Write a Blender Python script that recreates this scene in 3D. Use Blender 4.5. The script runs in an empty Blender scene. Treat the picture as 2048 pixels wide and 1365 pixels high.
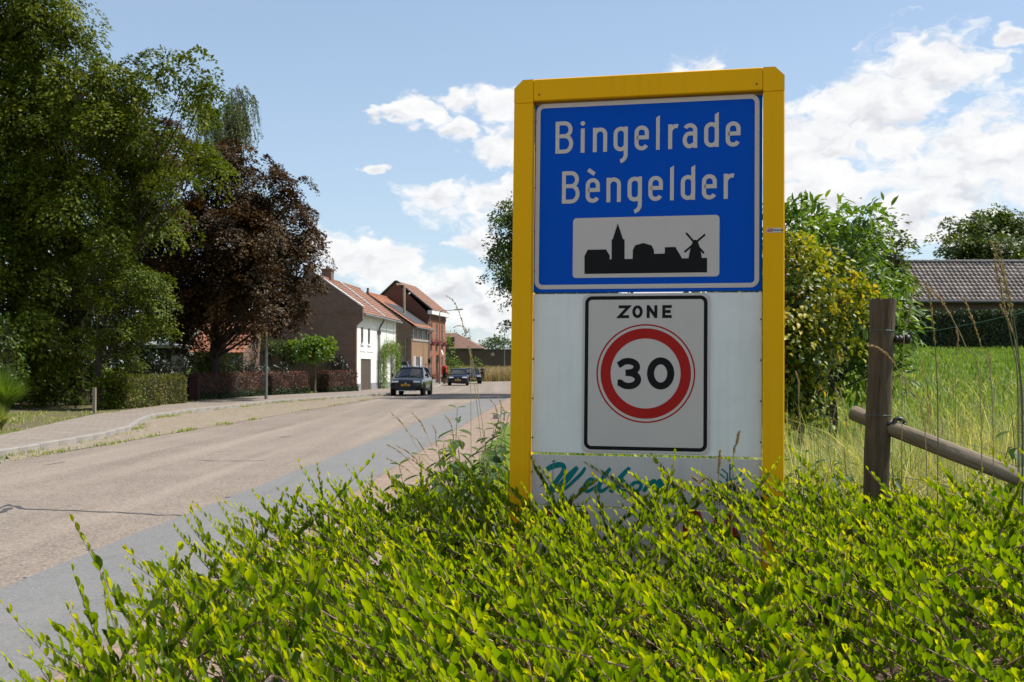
import bpy, bmesh, math, random
import numpy as np
from mathutils import Vector, Matrix

rng = np.random.default_rng(7)
random.seed(7)
SC = bpy.context.scene
COL = SC.collection
PI = math.pi
R = math.radians

# ------------------------------------------------------------------ camera, sky, sun
FPX = 2275.6                     # focal length in photo pixels (40 mm on a 36 mm sensor)
CAM = Vector((0, 0, 1.6))
TILT = math.atan(52.5 / FPX)
cam_d = bpy.data.cameras.new('camera')
cam = bpy.data.objects.new('camera', cam_d)
COL.objects.link(cam)
cam.location = CAM
cam.rotation_euler = (PI / 2 + TILT, 0, 0)
cam_d.lens = 40.0
cam_d.sensor_width = 36.0
cam_d.clip_start = 0.05
cam_d.clip_end = 4000
cam_d.dof.use_dof = True
cam_d.dof.focus_distance = 5.4
cam_d.dof.aperture_fstop = 14.0
SC.camera = cam

SUN_AZ = R(12)                   # from +X towards +Y
SUN_EL = R(57)
sun_dir = Vector((math.cos(SUN_EL) * math.cos(SUN_AZ), math.cos(SUN_EL) * math.sin(SUN_AZ), math.sin(SUN_EL)))
sd = bpy.data.lights.new('sun', 'SUN')
sd.energy = 5.0
sd.angle = R(0.53)
sd.color = (1.0, 0.95, 0.87)
sun = bpy.data.objects.new('sun', sd)
COL.objects.link(sun)
sun.location = (20, 5, 40)
sun.rotation_euler = sun_dir.to_track_quat('Z', 'Y').to_euler()

SC.view_settings.view_transform = 'Standard'
SC.view_settings.look = 'None'
SC.view_settings.gamma = 1.0
SC.view_settings.exposure = 0.25
SC.view_settings.use_curve_mapping = False
SC.render.engine = 'CYCLES'
SC.cycles.use_denoising = True
try:
    SC.cycles.denoiser = 'OPENIMAGEDENOISE'
except Exception:
    pass
SC.cycles.max_bounces = 7
SC.cycles.diffuse_bounces = 3
SC.cycles.glossy_bounces = 3
SC.cycles.transmission_bounces = 5
SC.cycles.caustics_reflective = False
SC.cycles.caustics_refractive = False
SC.cycles.use_adaptive_sampling = True
SC.cycles.adaptive_threshold = 0.012


class NT:
    """tiny node-tree helper"""
    def __init__(s, tree):
        s.t = tree
        s.n = tree.nodes
        s.l = tree.links

    def node(s, typ, **kw):
        nd = s.n.new(typ)
        for k, v in kw.items():
            setattr(nd, k, v)
        return nd

    def inp(s, nd, key, val):
        sock = nd.inputs[key]
        if hasattr(val, 'node'):
            s.l.new(val, sock)
        else:
            sock.default_value = val
        return nd

    def math(s, op, a, b=None, c=None, clamp=False):
        nd = s.node('ShaderNodeMath', operation=op, use_clamp=clamp)
        s.inp(nd, 0, a)
        if b is not None:
            s.inp(nd, 1, b)
        if c is not None:
            s.inp(nd, 2, c)
        return nd.outputs[0]

    def mix(s, fac, a, b, mode='MIX'):
        nd = s.node('ShaderNodeMix', data_type='RGBA', blend_type=mode)
        s.inp(nd, 'Factor', fac)
        for key, val in ((6, a), (7, b)):
            s.inp(nd, key, val if hasattr(val, 'node') else (*val[:3], 1))
        return nd.outputs[2]

    def ramp(s, fac, stops, interp='LINEAR'):
        nd = s.node('ShaderNodeValToRGB')
        nd.color_ramp.interpolation = interp
        el = nd.color_ramp.elements
        while len(el) < len(stops):
            el.new(0.5)
        for e, (p, c) in zip(el, stops):
            e.position = p
            e.color = (*c[:3], 1) if not isinstance(c, (int, float)) else (c, c, c, 1)
        s.inp(nd, 0, fac)
        return nd.outputs[0]

    def noise(s, vec, scale, detail=4, rough=0.5, dist=0.0, dim='3D'):
        nd = s.node('ShaderNodeTexNoise', noise_dimensions=dim)
        if vec is not None:
            s.inp(nd, 'Vector', vec)
        s.inp(nd, 'Scale', scale)
        s.inp(nd, 'Detail', detail)
        s.inp(nd, 'Roughness', rough)
        s.inp(nd, 'Distortion', dist)
        return nd.outputs['Fac']

    def mapr(s, v, a, b, c=0.0, d=1.0, smooth=False):
        nd = s.node('ShaderNodeMapRange')
        if smooth:
            nd.interpolation_type = 'SMOOTHSTEP'
        s.inp(nd, 0, v); s.inp(nd, 1, a); s.inp(nd, 2, b); s.inp(nd, 3, c); s.inp(nd, 4, d)
        return nd.outputs[0]

    def comb(s, x, y, z=0.0):
        nd = s.node('ShaderNodeCombineXYZ')
        s.inp(nd, 0, x); s.inp(nd, 1, y); s.inp(nd, 2, z)
        return nd.outputs[0]


def G_shift(G, vec, off):
    nd = G.node('ShaderNodeVectorMath', operation='ADD')
    G.l.new(vec, nd.inputs[0]); nd.inputs[1].default_value = off
    return nd.outputs[0]


def build_world():
    w = bpy.data.worlds.new('World')
    SC.world = w
    w.use_nodes = True
    T = NT(w.node_tree)
    T.n.clear()
    STR = 0.12
    sky = T.node('ShaderNodeTexSky', sky_type='NISHITA')
    sky.sun_disc = False
    sky.sun_elevation = SUN_EL
    sky.sun_rotation = PI / 2 - SUN_AZ
    sky.altitude = 100
    sky.air_density = 1.0
    sky.dust_density = 0.6
    sky.ozone_density = 1.5
    tc = T.node('ShaderNodeTexCoord')
    # direction to azimuth / elevation (radians)
    sep = T.node('ShaderNodeSeparateXYZ')
    T.l.new(tc.outputs['Generated'], sep.inputs[0])
    az = T.math('ARCTAN2', sep.outputs[0], sep.outputs[1])
    el = T.math('ARCSINE', sep.outputs[2])
    pos = T.comb(az, el, 0.0)

    # cloud field as a node group: puffs = (azimuth, elevation, half width, half height, weight)
    g = bpy.data.node_groups.new('cloud_field', 'ShaderNodeTree')
    g.interface.new_socket('pos', in_out='INPUT', socket_type='NodeSocketVector')
    g.interface.new_socket('density', in_out='OUTPUT', socket_type='NodeSocketFloat')
    G = NT(g)
    gi = G.node('NodeGroupInput')
    go = G.node('NodeGroupOutput')

    ASP = 1.8

    def px(u, v, r):
        return ((u - 1024) / FPX, ASP * (735 - v) / FPX, r / FPX)
    puffs = [
        px(910, 208, 66), px(850, 226, 62), px(905, 268, 44), px(800, 245, 42), px(1015, 215, 72), px(1005, 300, 96),
        px(990, 395, 100), px(880, 402, 82), px(745, 333, 26), px(960, 480, 72),
        px(780, 530, 100), px(680, 510, 110), px(870, 590, 95), px(985, 615, 130),
        px(1830, 178, 140), px(1735, 235, 160), px(1620, 320, 165), px(1650, 385, 130), px(1610, 450, 160), px(1760, 300, 120),
        px(1860, 395, 180), px(1970, 350, 215), px(2110, 380, 220), px(2080, 215, 100), px(1985, 140, 36), px(1800, 470, 120), px(1900, 490, 100),
        px(1380, 150, 62), px(1290, 360, 220), px(1300, 560, 260), px(2480, 380, 260), px(-420, 420, 240), px(-1100, 400, 330),
    ]
    sc_ = G.node('ShaderNodeVectorMath', operation='MULTIPLY')
    G.l.new(gi.outputs[0], sc_.inputs[0]); sc_.inputs[1].default_value = (1, ASP, 0)
    # bend the lookup so that outlines billow
    n1 = G.node('ShaderNodeTexNoise', noise_dimensions='2D'); G.l.new(sc_.outputs[0], n1.inputs['Vector'])
    n1.inputs['Scale'].default_value = 20; n1.inputs['Detail'].default_value = 3; n1.inputs['Roughness'].default_value = .6
    off = G.node('ShaderNodeVectorMath', operation='MULTIPLY_ADD')
    G.l.new(n1.outputs['Color'], off.inputs[0])
    off.inputs[1].default_value = (.060, .060, 0); off.inputs[2].default_value = (-.030, -.030, 0)
    p2 = G.node('ShaderNodeVectorMath', operation='ADD')
    G.l.new(sc_.outputs[0], p2.inputs[0]); G.l.new(off.outputs[0], p2.inputs[1])
    acc = None
    for (a, e, r) in puffs:
        d = G.node('ShaderNodeVectorMath', operation='DISTANCE')
        G.l.new(p2.outputs[0], d.inputs[0]); d.inputs[1].default_value = (a, e, 0)
        v = G.math('MULTIPLY_ADD', d.outputs['Value'], -1.0 / r, 1.0)
        acc = v if acc is None else G.math('MAXIMUM', acc, v)
    # scattered cumulus over the rest of the sky, same kind of cover
    sp = G.node('ShaderNodeSeparateXYZ'); G.l.new(gi.outputs[0], sp.inputs[0])
    away = G.mapr(G.math('ABSOLUTE', G.math('SUBTRACT', sp.outputs[0], .05)), .55, .9)
    high = G.mapr(sp.outputs[1], .36, .6)
    wide = G.noise(gi.outputs[0], 2.6, 2, .5, dim='2D')
    cov = G.math('MULTIPLY_ADD', wide, 5.0, -2.75)
    cov = G.math('ADD', cov, G.math('MULTIPLY_ADD', G.math('MAXIMUM', away, high), 2.0, -2.0))
    acc = G.math('MAXIMUM', acc, cov)
    fine = G.noise(p2.outputs[0], 24, 6, .58, dim='2D')
    fine2 = G.noise(G_shift(G, p2.outputs[0], (.010, .022, 0)), 24, 3, .52, dim='2D')
    dens = G.math('ADD', acc, G.math('MULTIPLY_ADD', fine, 1.7, -.95))
    G.l.new(dens, go.inputs[0])
    g.interface.new_socket('relief', in_out='OUTPUT', socket_type='NodeSocketFloat')
    G.l.new(G.math('SUBTRACT', fine, fine2), go.inputs[1])

    nd = T.node('ShaderNodeGroup'); nd.node_tree = g
    T.l.new(pos, nd.inputs[0])
    d0 = nd.outputs[0]
    relief = nd.outputs[1]
    alpha = T.mapr(d0, -.14, .40, smooth=True)
    thick = T.mapr(d0, .1, 1.0)
    shade = T.math('ADD', T.math('MULTIPLY', relief, 1.5), T.math('MULTIPLY_ADD', thick, -.34, .90), clamp=True)
    low = T.mapr(el, .0, .16)
    ccol = T.ramp(shade, [(0.0, (.58, .60, .66)), (.38, (.82, .83, .87)), (.68, (.98, .985, 1.0)), (1.0, (1.08, 1.07, 1.06))])
    k = T.node('ShaderNodeVectorMath', operation='SCALE')
    T.l.new(ccol, k.inputs[0]); k.inputs['Scale'].default_value = .80 / STR
    veil = T.math('MULTIPLY', alpha, .96)
    # thin summer haze whitens the sky a little everywhere, more towards the horizon
    hz = T.ramp(el, [(0.0, .50), (.12, .40), (.30, .30), (.8, .12)])
    base = T.mix(hz, sky.outputs[0], (.54 / STR, .68 / STR, .84 / STR))
    colr = T.mix(veil, base, k.outputs[0])
    bg = T.node('ShaderNodeBackground')
    T.l.new(colr, bg.inputs[0])
    bg.inputs[1].default_value = STR
    out = T.node('ShaderNodeOutputWorld')
    T.l.new(bg.outputs[0], out.inputs[0])
    w.cycles.sampling_method = 'MANUAL'
    w.cycles.sample_map_resolution = 512


build_world()

# ------------------------------------------------------------------ geometry helpers
ST, CT = math.sin(TILT), math.cos(TILT)


def ray(u, v):
    x = (u - 1024) / FPX
    z = (682.5 - v) / FPX
    return Vector((x, CT - z * ST, ST + z * CT))


def at(u, v, Y):
    d = ray(u, v)
    return CAM + d * (Y / d.y)


def proj(p):
    d = Vector(p) - CAM
    yc = d.y * CT + d.z * ST
    zc = -d.y * ST + d.z * CT
    return 1024 + FPX * d.x / yc, 682.5 - FPX * zc / yc


def road_x(lat, Y):
    return lat + .041 * Y


class MB:
    def __init__(s):
        s.v = []
        s.f = []

    def add(s, verts, faces):
        o = len(s.v)
        s.v.extend([tuple(p) for p in verts])
        s.f.extend([tuple(i + o for i in f) for f in faces])
        return s

    def box(s, a, b, M=None):
        x0, y0, z0 = a; x1, y1, z1 = b
        vs = [(x0, y0, z0), (x1, y0, z0), (x1, y1, z0), (x0, y1, z0), (x0, y0, z1), (x1, y0, z1), (x1, y1, z1), (x0, y1, z1)]
        if M is not None:
            vs = [M @ Vector(p) for p in vs]
        return s.add(vs, [(3, 2, 1, 0), (4, 5, 6, 7), (0, 1, 5, 4), (1, 2, 6, 5), (2, 3, 7, 6), (3, 0, 4, 7)])

    def bbox(s, a, b, bev=.01, M=None):
        """box with chamfered edges"""
        bm = bmesh.new()
        bmesh.ops.create_cube(bm, size=1)
        for v in bm.verts:
            v.co = Vector([(a[i] + b[i]) / 2 + v.co[i] * (b[i] - a[i]) for i in range(3)])
        bmesh.ops.bevel(bm, geom=bm.edges[:], offset=bev, segments=1, affect='EDGES')
        bm.verts.index_update()
        vs = [(M @ v.co) if M is not None else v.co.copy() for v in bm.verts]
        fs = [[v.index for v in f.verts] for f in bm.faces]
        bm.free()
        return s.add(vs, fs)

    def prism(s, poly, fn, d0, d1):
        """poly: 2-D outline (ccw seen from +d); fn(a, b, d) gives the 3-D point"""
        n = len(poly)
        vs = [fn(a, b, d0) for a, b in poly] + [fn(a, b, d1) for a, b in poly]
        fs = [tuple(range(n - 1, -1, -1)), tuple(range(n, 2 * n))]
        fs += [(i, (i + 1) % n, n + (i + 1) % n, n + i) for i in range(n)]
        return s.add(vs, fs)

    def tube(s, pts, rad, seg=8, cap=True):
        pts = [Vector(p) for p in pts]
        n = len(pts)
        if not hasattr(rad, '__len__'):
            rad = [rad] * n
        t0 = (pts[1] - pts[0]).normalized()
        ref = Vector((0, 0, 1)) if abs(t0.z) < .9 else Vector((1, 0, 0))
        a = t0.cross(ref).normalized()
        vs = []
        for i, p in enumerate(pts):
            t = (pts[min(i + 1, n - 1)] - pts[max(i - 1, 0)]).normalized()
            a = (a - t * a.dot(t)).normalized()
            b = t.cross(a)
            for k in range(seg):
                th = 2 * PI * k / seg
                vs.append(p + (a * math.cos(th) + b * math.sin(th)) * rad[i])
        fs = []
        for i in range(n - 1):
            for k in range(seg):
                k2 = (k + 1) % seg
                fs.append((i * seg + k, i * seg + k2, (i + 1) * seg + k2, (i + 1) * seg + k))
        if cap:
            fs.append(tuple(range(seg - 1, -1, -1)))
            fs.append(tuple((n - 1) * seg + k for k in range(seg)))
        return s.add(vs, fs)

    def lathe(s, prof, seg=16, M=None):
        vs, fs = [], []
        n = len(prof)
        for (r, z) in prof:
            for k in range(seg):
                th = 2 * PI * k / seg
                p = Vector((r * math.cos(th), r * math.sin(th), z))
                vs.append(M @ p if M is not None else p)
        for i in range(n - 1):
            for k in range(seg):
                k2 = (k + 1) % seg
                fs.append((i * seg + k, i * seg + k2, (i + 1) * seg + k2, (i + 1) * seg + k))
        fs.append(tuple(range(seg - 1, -1, -1)))
        fs.append(tuple((n - 1) * seg + k for k in range(seg)))
        return s.add(vs, fs)

    def mesh(s, name):
        me = bpy.data.meshes.new(name)
        me.from_pydata([tuple(p) for p in s.v], [], s.f)
        me.update()
        return me


def link(name, me, mat=None, parent=None, smooth=False):
    o = bpy.data.objects.new(name, me)
    COL.objects.link(o)
    if mat is not None and not me.materials:
        me.materials.append(mat)
    if parent is not None:
        o.parent = parent
    if smooth:
        me.polygons.foreach_set('use_smooth', [True] * len(me.polygons))
    return o


def obj(name, mb, mat, parent=None, smooth=False):
    return link(name, mb.mesh(name), mat, parent, smooth)


def tag(o, label=None, cat=None, group=None, kind=None):
    if label: o['label'] = label
    if cat: o['category'] = cat
    if group: o['group'] = group
    if kind: o['kind'] = kind
    return o


def empty(name, loc=(0, 0, 0), rz=0.0, label=None, cat=None, group=None):
    o = bpy.data.objects.new(name, None)
    COL.objects.link(o)
    o.location = loc
    o.rotation_euler = (0, 0, rz)
    o.empty_display_size = .2
    return tag(o, label, cat, group)


def copy_tree(o, parent=None):
    c = o.copy()
    COL.objects.link(c)
    c.parent = parent
    for ch in list(o.children):
        copy_tree(ch, c)
    return c


def np_mesh(name, verts, loops, starts, tint=None):
    me = bpy.data.meshes.new(name)
    verts = np.asarray(verts, dtype=np.float32)
    loops = np.asarray(loops, dtype=np.int32).ravel()
    starts = np.asarray(starts, dtype=np.int32).ravel()
    me.vertices.add(len(verts)); me.vertices.foreach_set('co', verts.ravel())
    me.loops.add(len(loops)); me.loops.foreach_set('vertex_index', loops)
    me.polygons.add(len(starts)); me.polygons.foreach_set('loop_start', starts)
    if tint is not None:
        at_ = me.attributes.new('tint', 'FLOAT', 'POINT')
        at_.data.foreach_set('value', np.asarray(tint, dtype=np.float32).ravel())
    me.update(calc_edges=True)
    return me


def unit(a):
    return a / np.maximum(np.linalg.norm(a, axis=-1, keepdims=True), 1e-9)


def leaf_mesh(name, pos, axis, nrm, ln, wd, tint, kind='simple', fold=.22):
    """many leaves in one mesh: base point, growth axis, face normal, length, width"""
    N = len(pos)
    axis = unit(axis)
    nrm = unit(nrm - axis * (nrm * axis).sum(1, keepdims=True))
    side = np.cross(nrm, axis)
    ln = ln[:, None]; wd = wd[:, None]
    P = lambda t, w, h: pos + axis * (ln * t) + side * (wd * w) + nrm * (wd * h)
    if kind == 'simple':
        V = np.stack([P(0, 0, 0), P(.45, .5, fold), P(1, 0, 0), P(.45, -.5, fold)], 1)
        F = [(0, 2, 1), (0, 3, 2)]
    elif kind == 'mid':
        V = np.stack([P(0, 0, 0), P(.28, .42, fold), P(.62, .42, fold * .8), P(1, 0, -.2), P(.62, -.42, fold * .8), P(.28, -.42, fold), P(.5, 0, .0)], 1)
        F = [(0, 6, 1), (1, 6, 2), (2, 6, 3), (3, 6, 4), (4, 6, 5), (5, 6, 0)]
    else:
        V = np.stack([P(0, 0, 0), P(.26, .40, fold), P(.26, 0, .04), P(.26, -.40, fold), P(.55, .50, fold), P(.55, 0, .0), P(.55, -.50, fold),
                      P(.82, .30, fold * .5), P(.82, 0, -.08), P(.82, -.30, fold * .5), P(1, 0, -.22)], 1)
        F = [(0, 2, 1), (0, 3, 2), (1, 2, 5, 4), (2, 3, 6, 5), (4, 5, 8, 7), (5, 6, 9, 8), (7, 8, 10), (8, 9, 10)]
    nv = V.shape[1]
    base = (np.arange(N) * nv)[:, None]
    flat = np.concatenate([np.array(f) for f in F])
    loops = (base + flat[None, :]).ravel()
    sizes = np.tile([len(f) for f in F], N)
    starts = np.concatenate([[0], np.cumsum(sizes)[:-1]])
    return np_mesh(name, V.reshape(-1, 3), loops, starts, np.repeat(tint, nv))


def rand_dirs(n, r=rng):
    d = r.normal(size=(n, 3))
    return unit(d)


# ------------------------------------------------------------------ materials
MATS = {}


def new_mat(name):
    m = bpy.data.materials.new(name)
    m.use_nodes = True
    T = NT(m.node_tree)
    T.n.clear()
    out = T.node('ShaderNodeOutputMaterial')
    return m, T, out


def principled(T, out, col, rough=.6, metal=0.0, spec=.5, bump=None, bump_d=.01, bump_s=.5, coat=0.0):
    b = T.node('ShaderNodeBsdfPrincipled')
    T.inp(b, 'Base Color', col if hasattr(col, 'node') else (*col[:3], 1))
    T.inp(b, 'Roughness', rough)
    T.inp(b, 'Metallic', metal)
    T.inp(b, 'Specular IOR Level', spec)
    if coat:
        T.inp(b, 'Coat Weight', coat)
        T.inp(b, 'Coat Roughness', .05)
    if bump is not None:
        bp = T.node('ShaderNodeBump')
        T.inp(bp, 'Strength', bump_s)
        T.inp(bp, 'Distance', bump_d)
        T.l.new(bump, bp.inputs['Height'])
        T.l.new(bp.outputs[0], b.inputs['Normal'])
    T.l.new(b.outputs[0], out.inputs[0])
    return b


def objco(T):
    return T.node('ShaderNodeTexCoord').outputs['Object']


def plain(name, col, rough=.6, metal=0.0, var=.12, scale=3.0, spec=.5, coat=0.0, bump=0.0):
    """paint-like surface with a little dirt and unevenness"""
    if name in MATS:
        return MATS[name]
    m, T, out = new_mat(name)
    co = objco(T)
    n = T.noise(co, scale, 6, .6)
    c = T.mix(T.mapr(n, .3, .7), [x * (1 - var) for x in col], [min(1, x * (1 + var)) for x in col])
    n2 = T.noise(co, scale * 9, 3, .6)
    principled(T, out, c, T.mapr(n2, .3, .7, max(.03, rough - .08), rough + .08), metal, spec,
               bump=n2 if bump else None, bump_d=bump, coat=coat)
    MATS[name] = m
    return m


def leafmat(name, stops, trans=.4, rough=.42, tboost=(1.25, 1.2, .55), spec=.4):
    """leaf: colour by the leaf's own tint, light shining through"""
    if name in MATS:
        return MATS[name]
    m, T, out = new_mat(name)
    a = T.node('ShaderNodeAttribute', attribute_name='tint')
    c = T.ramp(a.outputs['Fac'], stops)
    b = T.node('ShaderNodeBsdfPrincipled')
    T.l.new(c, b.inputs['Base Color'])
    T.inp(b, 'Roughness', rough)
    T.inp(b, 'Specular IOR Level', spec)
    tr = T.node('ShaderNodeBsdfTranslucent')
    tcol = T.mix(1.0, c, tboost, 'MULTIPLY')
    T.l.new(tcol, tr.inputs[0])
    mx = T.node('ShaderNodeMixShader')
    mx.inputs[0].default_value = trans
    T.l.new(b.outputs[0], mx.inputs[1])
    T.l.new(tr.outputs[0], mx.inputs[2])
    T.l.new(mx.outputs[0], out.inputs[0])
    MATS[name] = m
    return m


def brickmat(name, c1, c2, mortar, w=.22, h=.065, scale=1.0, blot=.25):
    if name in MATS:
        return MATS[name]
    m, T, out = new_mat(name)
    co = objco(T)
    sp = T.node('ShaderNodeSeparateXYZ'); T.l.new(co, sp.inputs[0])
    vec = T.comb(T.math('ADD', sp.outputs[0], sp.outputs[1]), sp.outputs[2], 0.0)
    br = T.node('ShaderNodeTexBrick')
    T.l.new(vec, br.inputs['Vector'])
    br.inputs['Color1'].default_value = (*c1, 1)
    br.inputs['Color2'].default_value = (*c2, 1)
    br.inputs['Mortar'].default_value = (*mortar, 1)
    br.inputs['Scale'].default_value = 1.0
    br.inputs['Mortar Size'].default_value = .006
    br.inputs['Mortar Smooth'].default_value = .2
    br.inputs['Brick Width'].default_value = w
    br.inputs['Row Height'].default_value = h
    n = T.noise(co, .7, 6, .65)
    n2 = T.noise(vec, 9, 2, .5)
    c = T.mix(T.mapr(n2, .3, .7, 0, .5), br.outputs[0], [x * 1.3 for x in c1])
    c = T.mix(T.mapr(n, .35, .75, 0, blot), c, [x * .55 for x in c1])
    principled(T, out, c, .88, spec=.2, bump=T.math('SUBTRACT', 1.0, br.outputs['Fac']), bump_d=.006, bump_s=.8)
    MATS[name] = m
    return m


def woodmat(name, c1, c2, axis='z', rough=.8):
    if name in MATS:
        return MATS[name]
    m, T, out = new_mat(name)
    co = objco(T)
    mp = T.node('ShaderNodeMapping')
    T.l.new(co, mp.inputs[0])
    mp.inputs['Scale'].default_value = {'z': (30, 30, 1.6), 'x': (1.6, 30, 30), 'y': (30, 1.6, 30)}[axis]
    n = T.noise(mp.outputs[0], 1.0, 7, .65, .6)
    n2 = T.noise(co, 4, 4, .6)
    c = T.mix(T.mapr(n, .32, .68), c1, c2)
    c = T.mix(T.mapr(n2, .45, .8, 0, .6), c, [c1[0] * .75, c1[1] * .85, c1[2] * .7])
    principled(T, out, c, rough, spec=.2, bump=n, bump_d=.006, bump_s=.9)
    MATS[name] = m
    return m

# ------------------------------------------------------------------ ground, road, pavements
KX_ = [(-60, -12.2), (-20, -10.6), (0, -9.85), (20, -9.1), (25.5, -9.23), (28.7, -9.63), (32, -10.5), (35.3, -11.2), (40, -11.4), (44, -11.05),
       (51, -10.75), (55, -9.8), (63, -7.84), (72, -6.6), (81, -5.9), (95, -6.0), (108, -6.6), (117, -6.9), (122, -6.4)]
OX_ = [(-60, -14.4), (-20, -12.7), (0, -12.0), (20, -11.2), (24.4, -11.1), (32, -12.5), (36, -13.2), (47, -13.8), (52.8, -13.9), (60, -12.8),
       (70, -10.1), (72, -9.95), (86, -8.6), (98, -8.55), (112, -7.3), (117, -7.2), (122, -6.6)]


def KX(y): return float(np.interp(y, [a for a, b in KX_], [b for a, b in KX_]))
def OX(y): return float(np.interp(y, [a for a, b in OX_], [b for a, b in OX_]))


def sstep(x):
    x = np.clip(x, 0, 1)
    return x * x * (3 - 2 * x)


def ground_z(X, Y):
    X = np.asarray(X, float); Y = np.asarray(Y, float)
    lat = X - .041 * Y
    k = np.interp(Y, [a for a, b in KX_], [b for a, b in KX_])
    left = .125 * sstep((k - .25 - X) / .3) * (Y < 119)
    right = .06 * sstep((lat + 1.7) / .3) + .34 * sstep((lat - .2) / 1.8) + .047 * np.maximum(0, Y - 6) * sstep((lat - 1.2) / 5) * (1 - .0 * Y)
    right = np.where(Y > 55, np.minimum(right, .06 + 2.6 * sstep((lat - 6) / 6)), right)
    right = np.minimum(right, 2.9)
    far = .3 * sstep((Y - 140) / 30)
    bump = .03 * np.sin(X * 1.3 + .7 * Y) * np.sin(Y * .9) * (np.abs(lat + 6) > 9)
    return -.04 + np.maximum(left, 0) + np.maximum(right, 0) * (lat > -1.8) + far + bump


def gz(x, y): return float(ground_z(x, y))


def build_ground():
    ys = np.concatenate([[-300, -100, -40, -15], np.arange(-8, 16, .5), np.arange(16, 70, 1.0), np.arange(70, 150, 2.5), [160, 180, 220, 300, 450, 700, 1100, 2000, 3500]])
    xs = np.concatenate([[-3000, -1500, -700, -350, -180, -100, -60, -40, -30], np.arange(-24, -5, .5), np.arange(-5, -2.5, .5), np.arange(-2.5, 4, .25), np.arange(4, 30, 1.0), [34, 42, 60, 100, 180, 350, 700, 1500, 3000]])
    XX, YY = np.meshgrid(xs, ys)
    ZZ = ground_z(XX, YY)
    V = np.stack([XX, YY, ZZ], -1).reshape(-1, 3)
    nx, ny = len(xs), len(ys)
    i = np.arange((nx - 1) * (ny - 1)); r = i // (nx - 1); c = i % (nx - 1)
    a = r * nx + c
    L = np.stack([a, a + 1, a + nx + 1, a + nx], 1)
    me = np_mesh('ground', V, L, np.arange(len(L)) * 4)
    m, T, out = new_mat('ground_grass_soil')
    co = objco(T)
    n = T.noise(co, .35, 6, .6)
    n2 = T.noise(co, 6, 6, .7)
    n3 = T.noise(co, 40, 3, .6)
    grass = T.mix(T.mapr(n, .35, .65), (.11, .19, .022), (.16, .22, .04))
    grass = T.mix(T.mapr(n2, .45, .8, 0, .6), grass, (.16, .15, .06))
    soil = T.mix(T.mapr(n3, .3, .7), (.10, .072, .05), (.20, .15, .11))
    sp = T.node('ShaderNodeSeparateXYZ'); T.l.new(co, sp.inputs[0])
    # bare soil under the garden trees and below the shrubs
    left = T.mapr(sp.outputs[0], -11.0, -12.2)
    nearY = T.mapr(sp.outputs[1], 62, 50)
    f = T.math('MULTIPLY', left, nearY)
    pat = T.mapr(T.math('ADD', n2, T.math('MULTIPLY', n, .6)), .62, .86)
    f = T.math('MULTIPLY', f, T.math('SUBTRACT', 1.0, T.math('MULTIPLY', pat, .35)), clamp=True)
    under = T.mapr(sp.outputs[1], 7.5, 6.0)
    under = T.math('MULTIPLY', under, T.mapr(sp.outputs[0], -2.0, -1.6))
    f = T.math('MAXIMUM', f, under)
    c_ = T.mix(f, grass, soil)
    principled(T, out, c_, .95, spec=.1, bump=T.math('ADD', n2, n3), bump_d=.05, bump_s=.7)
    o = link('ground', me, m, smooth=True)
    tag(o, 'ground with grass verge, field and bare soil', kind='structure')


build_ground()


def asphalt(name, dark, light, fleck, band=True):
    m, T, out = new_mat(name)
    co = objco(T)
    vor = T.node('ShaderNodeTexVoronoi'); T.l.new(co, vor.inputs['Vector']); vor.inputs['Scale'].default_value = 42
    n = T.noise(co, .5, 6, .6)
    n2 = T.noise(co, 3.2, 5, .65)
    st = T.node('ShaderNodeMapping'); T.l.new(co, st.inputs[0])
    st.inputs['Rotation'].default_value = (0, 0, R(2.35)); st.inputs['Scale'].default_value = (1.05, .03, 1)
    lanes = T.noise(st.outputs[0], 1.0, 3, .5)
    c = T.mix(T.mapr(n, .3, .7), dark, light)
    c = T.mix(T.mapr(n2, .35, .75, 0, .45), c, [x * .8 for x in dark])
    if band:
        c = T.mix(T.mapr(lanes, .50, .66, 0, .7), c, [min(1, x * 1.22) for x in light])
        c = T.mix(T.mapr(lanes, .46, .34, 0, .5), c, [x * .82 for x in dark])
    sepc = T.node('ShaderNodeSeparateColor'); T.l.new(vor.outputs['Color'], sepc.inputs[0])
    c = T.mix(T.mapr(sepc.outputs[0], .2, .95, 0, .55), c, fleck)
    c = T.mix(T.mapr(sepc.outputs[1], .70, .95, 0, .42 if band else .18), c, (.07, .06, .055))
    # worn edges, oil drips and tyre-polished tracks
    st2 = T.node('ShaderNodeMapping'); T.l.new(co, st2.inputs[0])
    st2.inputs['Rotation'].default_value = (0, 0, R(2.35)); st2.inputs['Scale'].default_value = (2.2, .10, 1)
    c = T.mix(T.mapr(T.noise(st2.outputs[0], 1.0, 4, .6), .56, .74, 0, .30), c, [x * .62 for x in dark])
    c = T.mix(T.mapr(T.noise(co, 1.7, 7, .7), .60, .72, 0, .28), c, [x * .70 for x in dark])
    principled(T, out, c, .85, spec=.25, bump=vor.outputs['Distance'], bump_d=.006, bump_s=.55)
    return m


M_road = asphalt('brown_chip_asphalt', (.180, .146, .117), (.255, .212, .172), (.38, .31, .245))
M_strip = asphalt('grey_asphalt', (.175, .172, .166), (.205, .201, .194), (.225, .221, .214), band=False)


def sheet(name, pts, z, mat, label):
    bm = bmesh.new()
    f = bm.faces.new([bm.verts.new((x, y, z)) for x, y in pts])
    bm.normal_update()
    bmesh.ops.triangulate(bm, faces=[f])
    bmesh.ops.recalc_face_normals(bm, faces=bm.faces[:])
    me = bpy.data.meshes.new(name)
    bm.to_mesh(me); bm.free()
    if me.polygons and me.polygons[0].normal.z < 0:
        me.flip_normals()
    o = link(name, me, mat)
    return tag(o, label, kind='structure')


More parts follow.
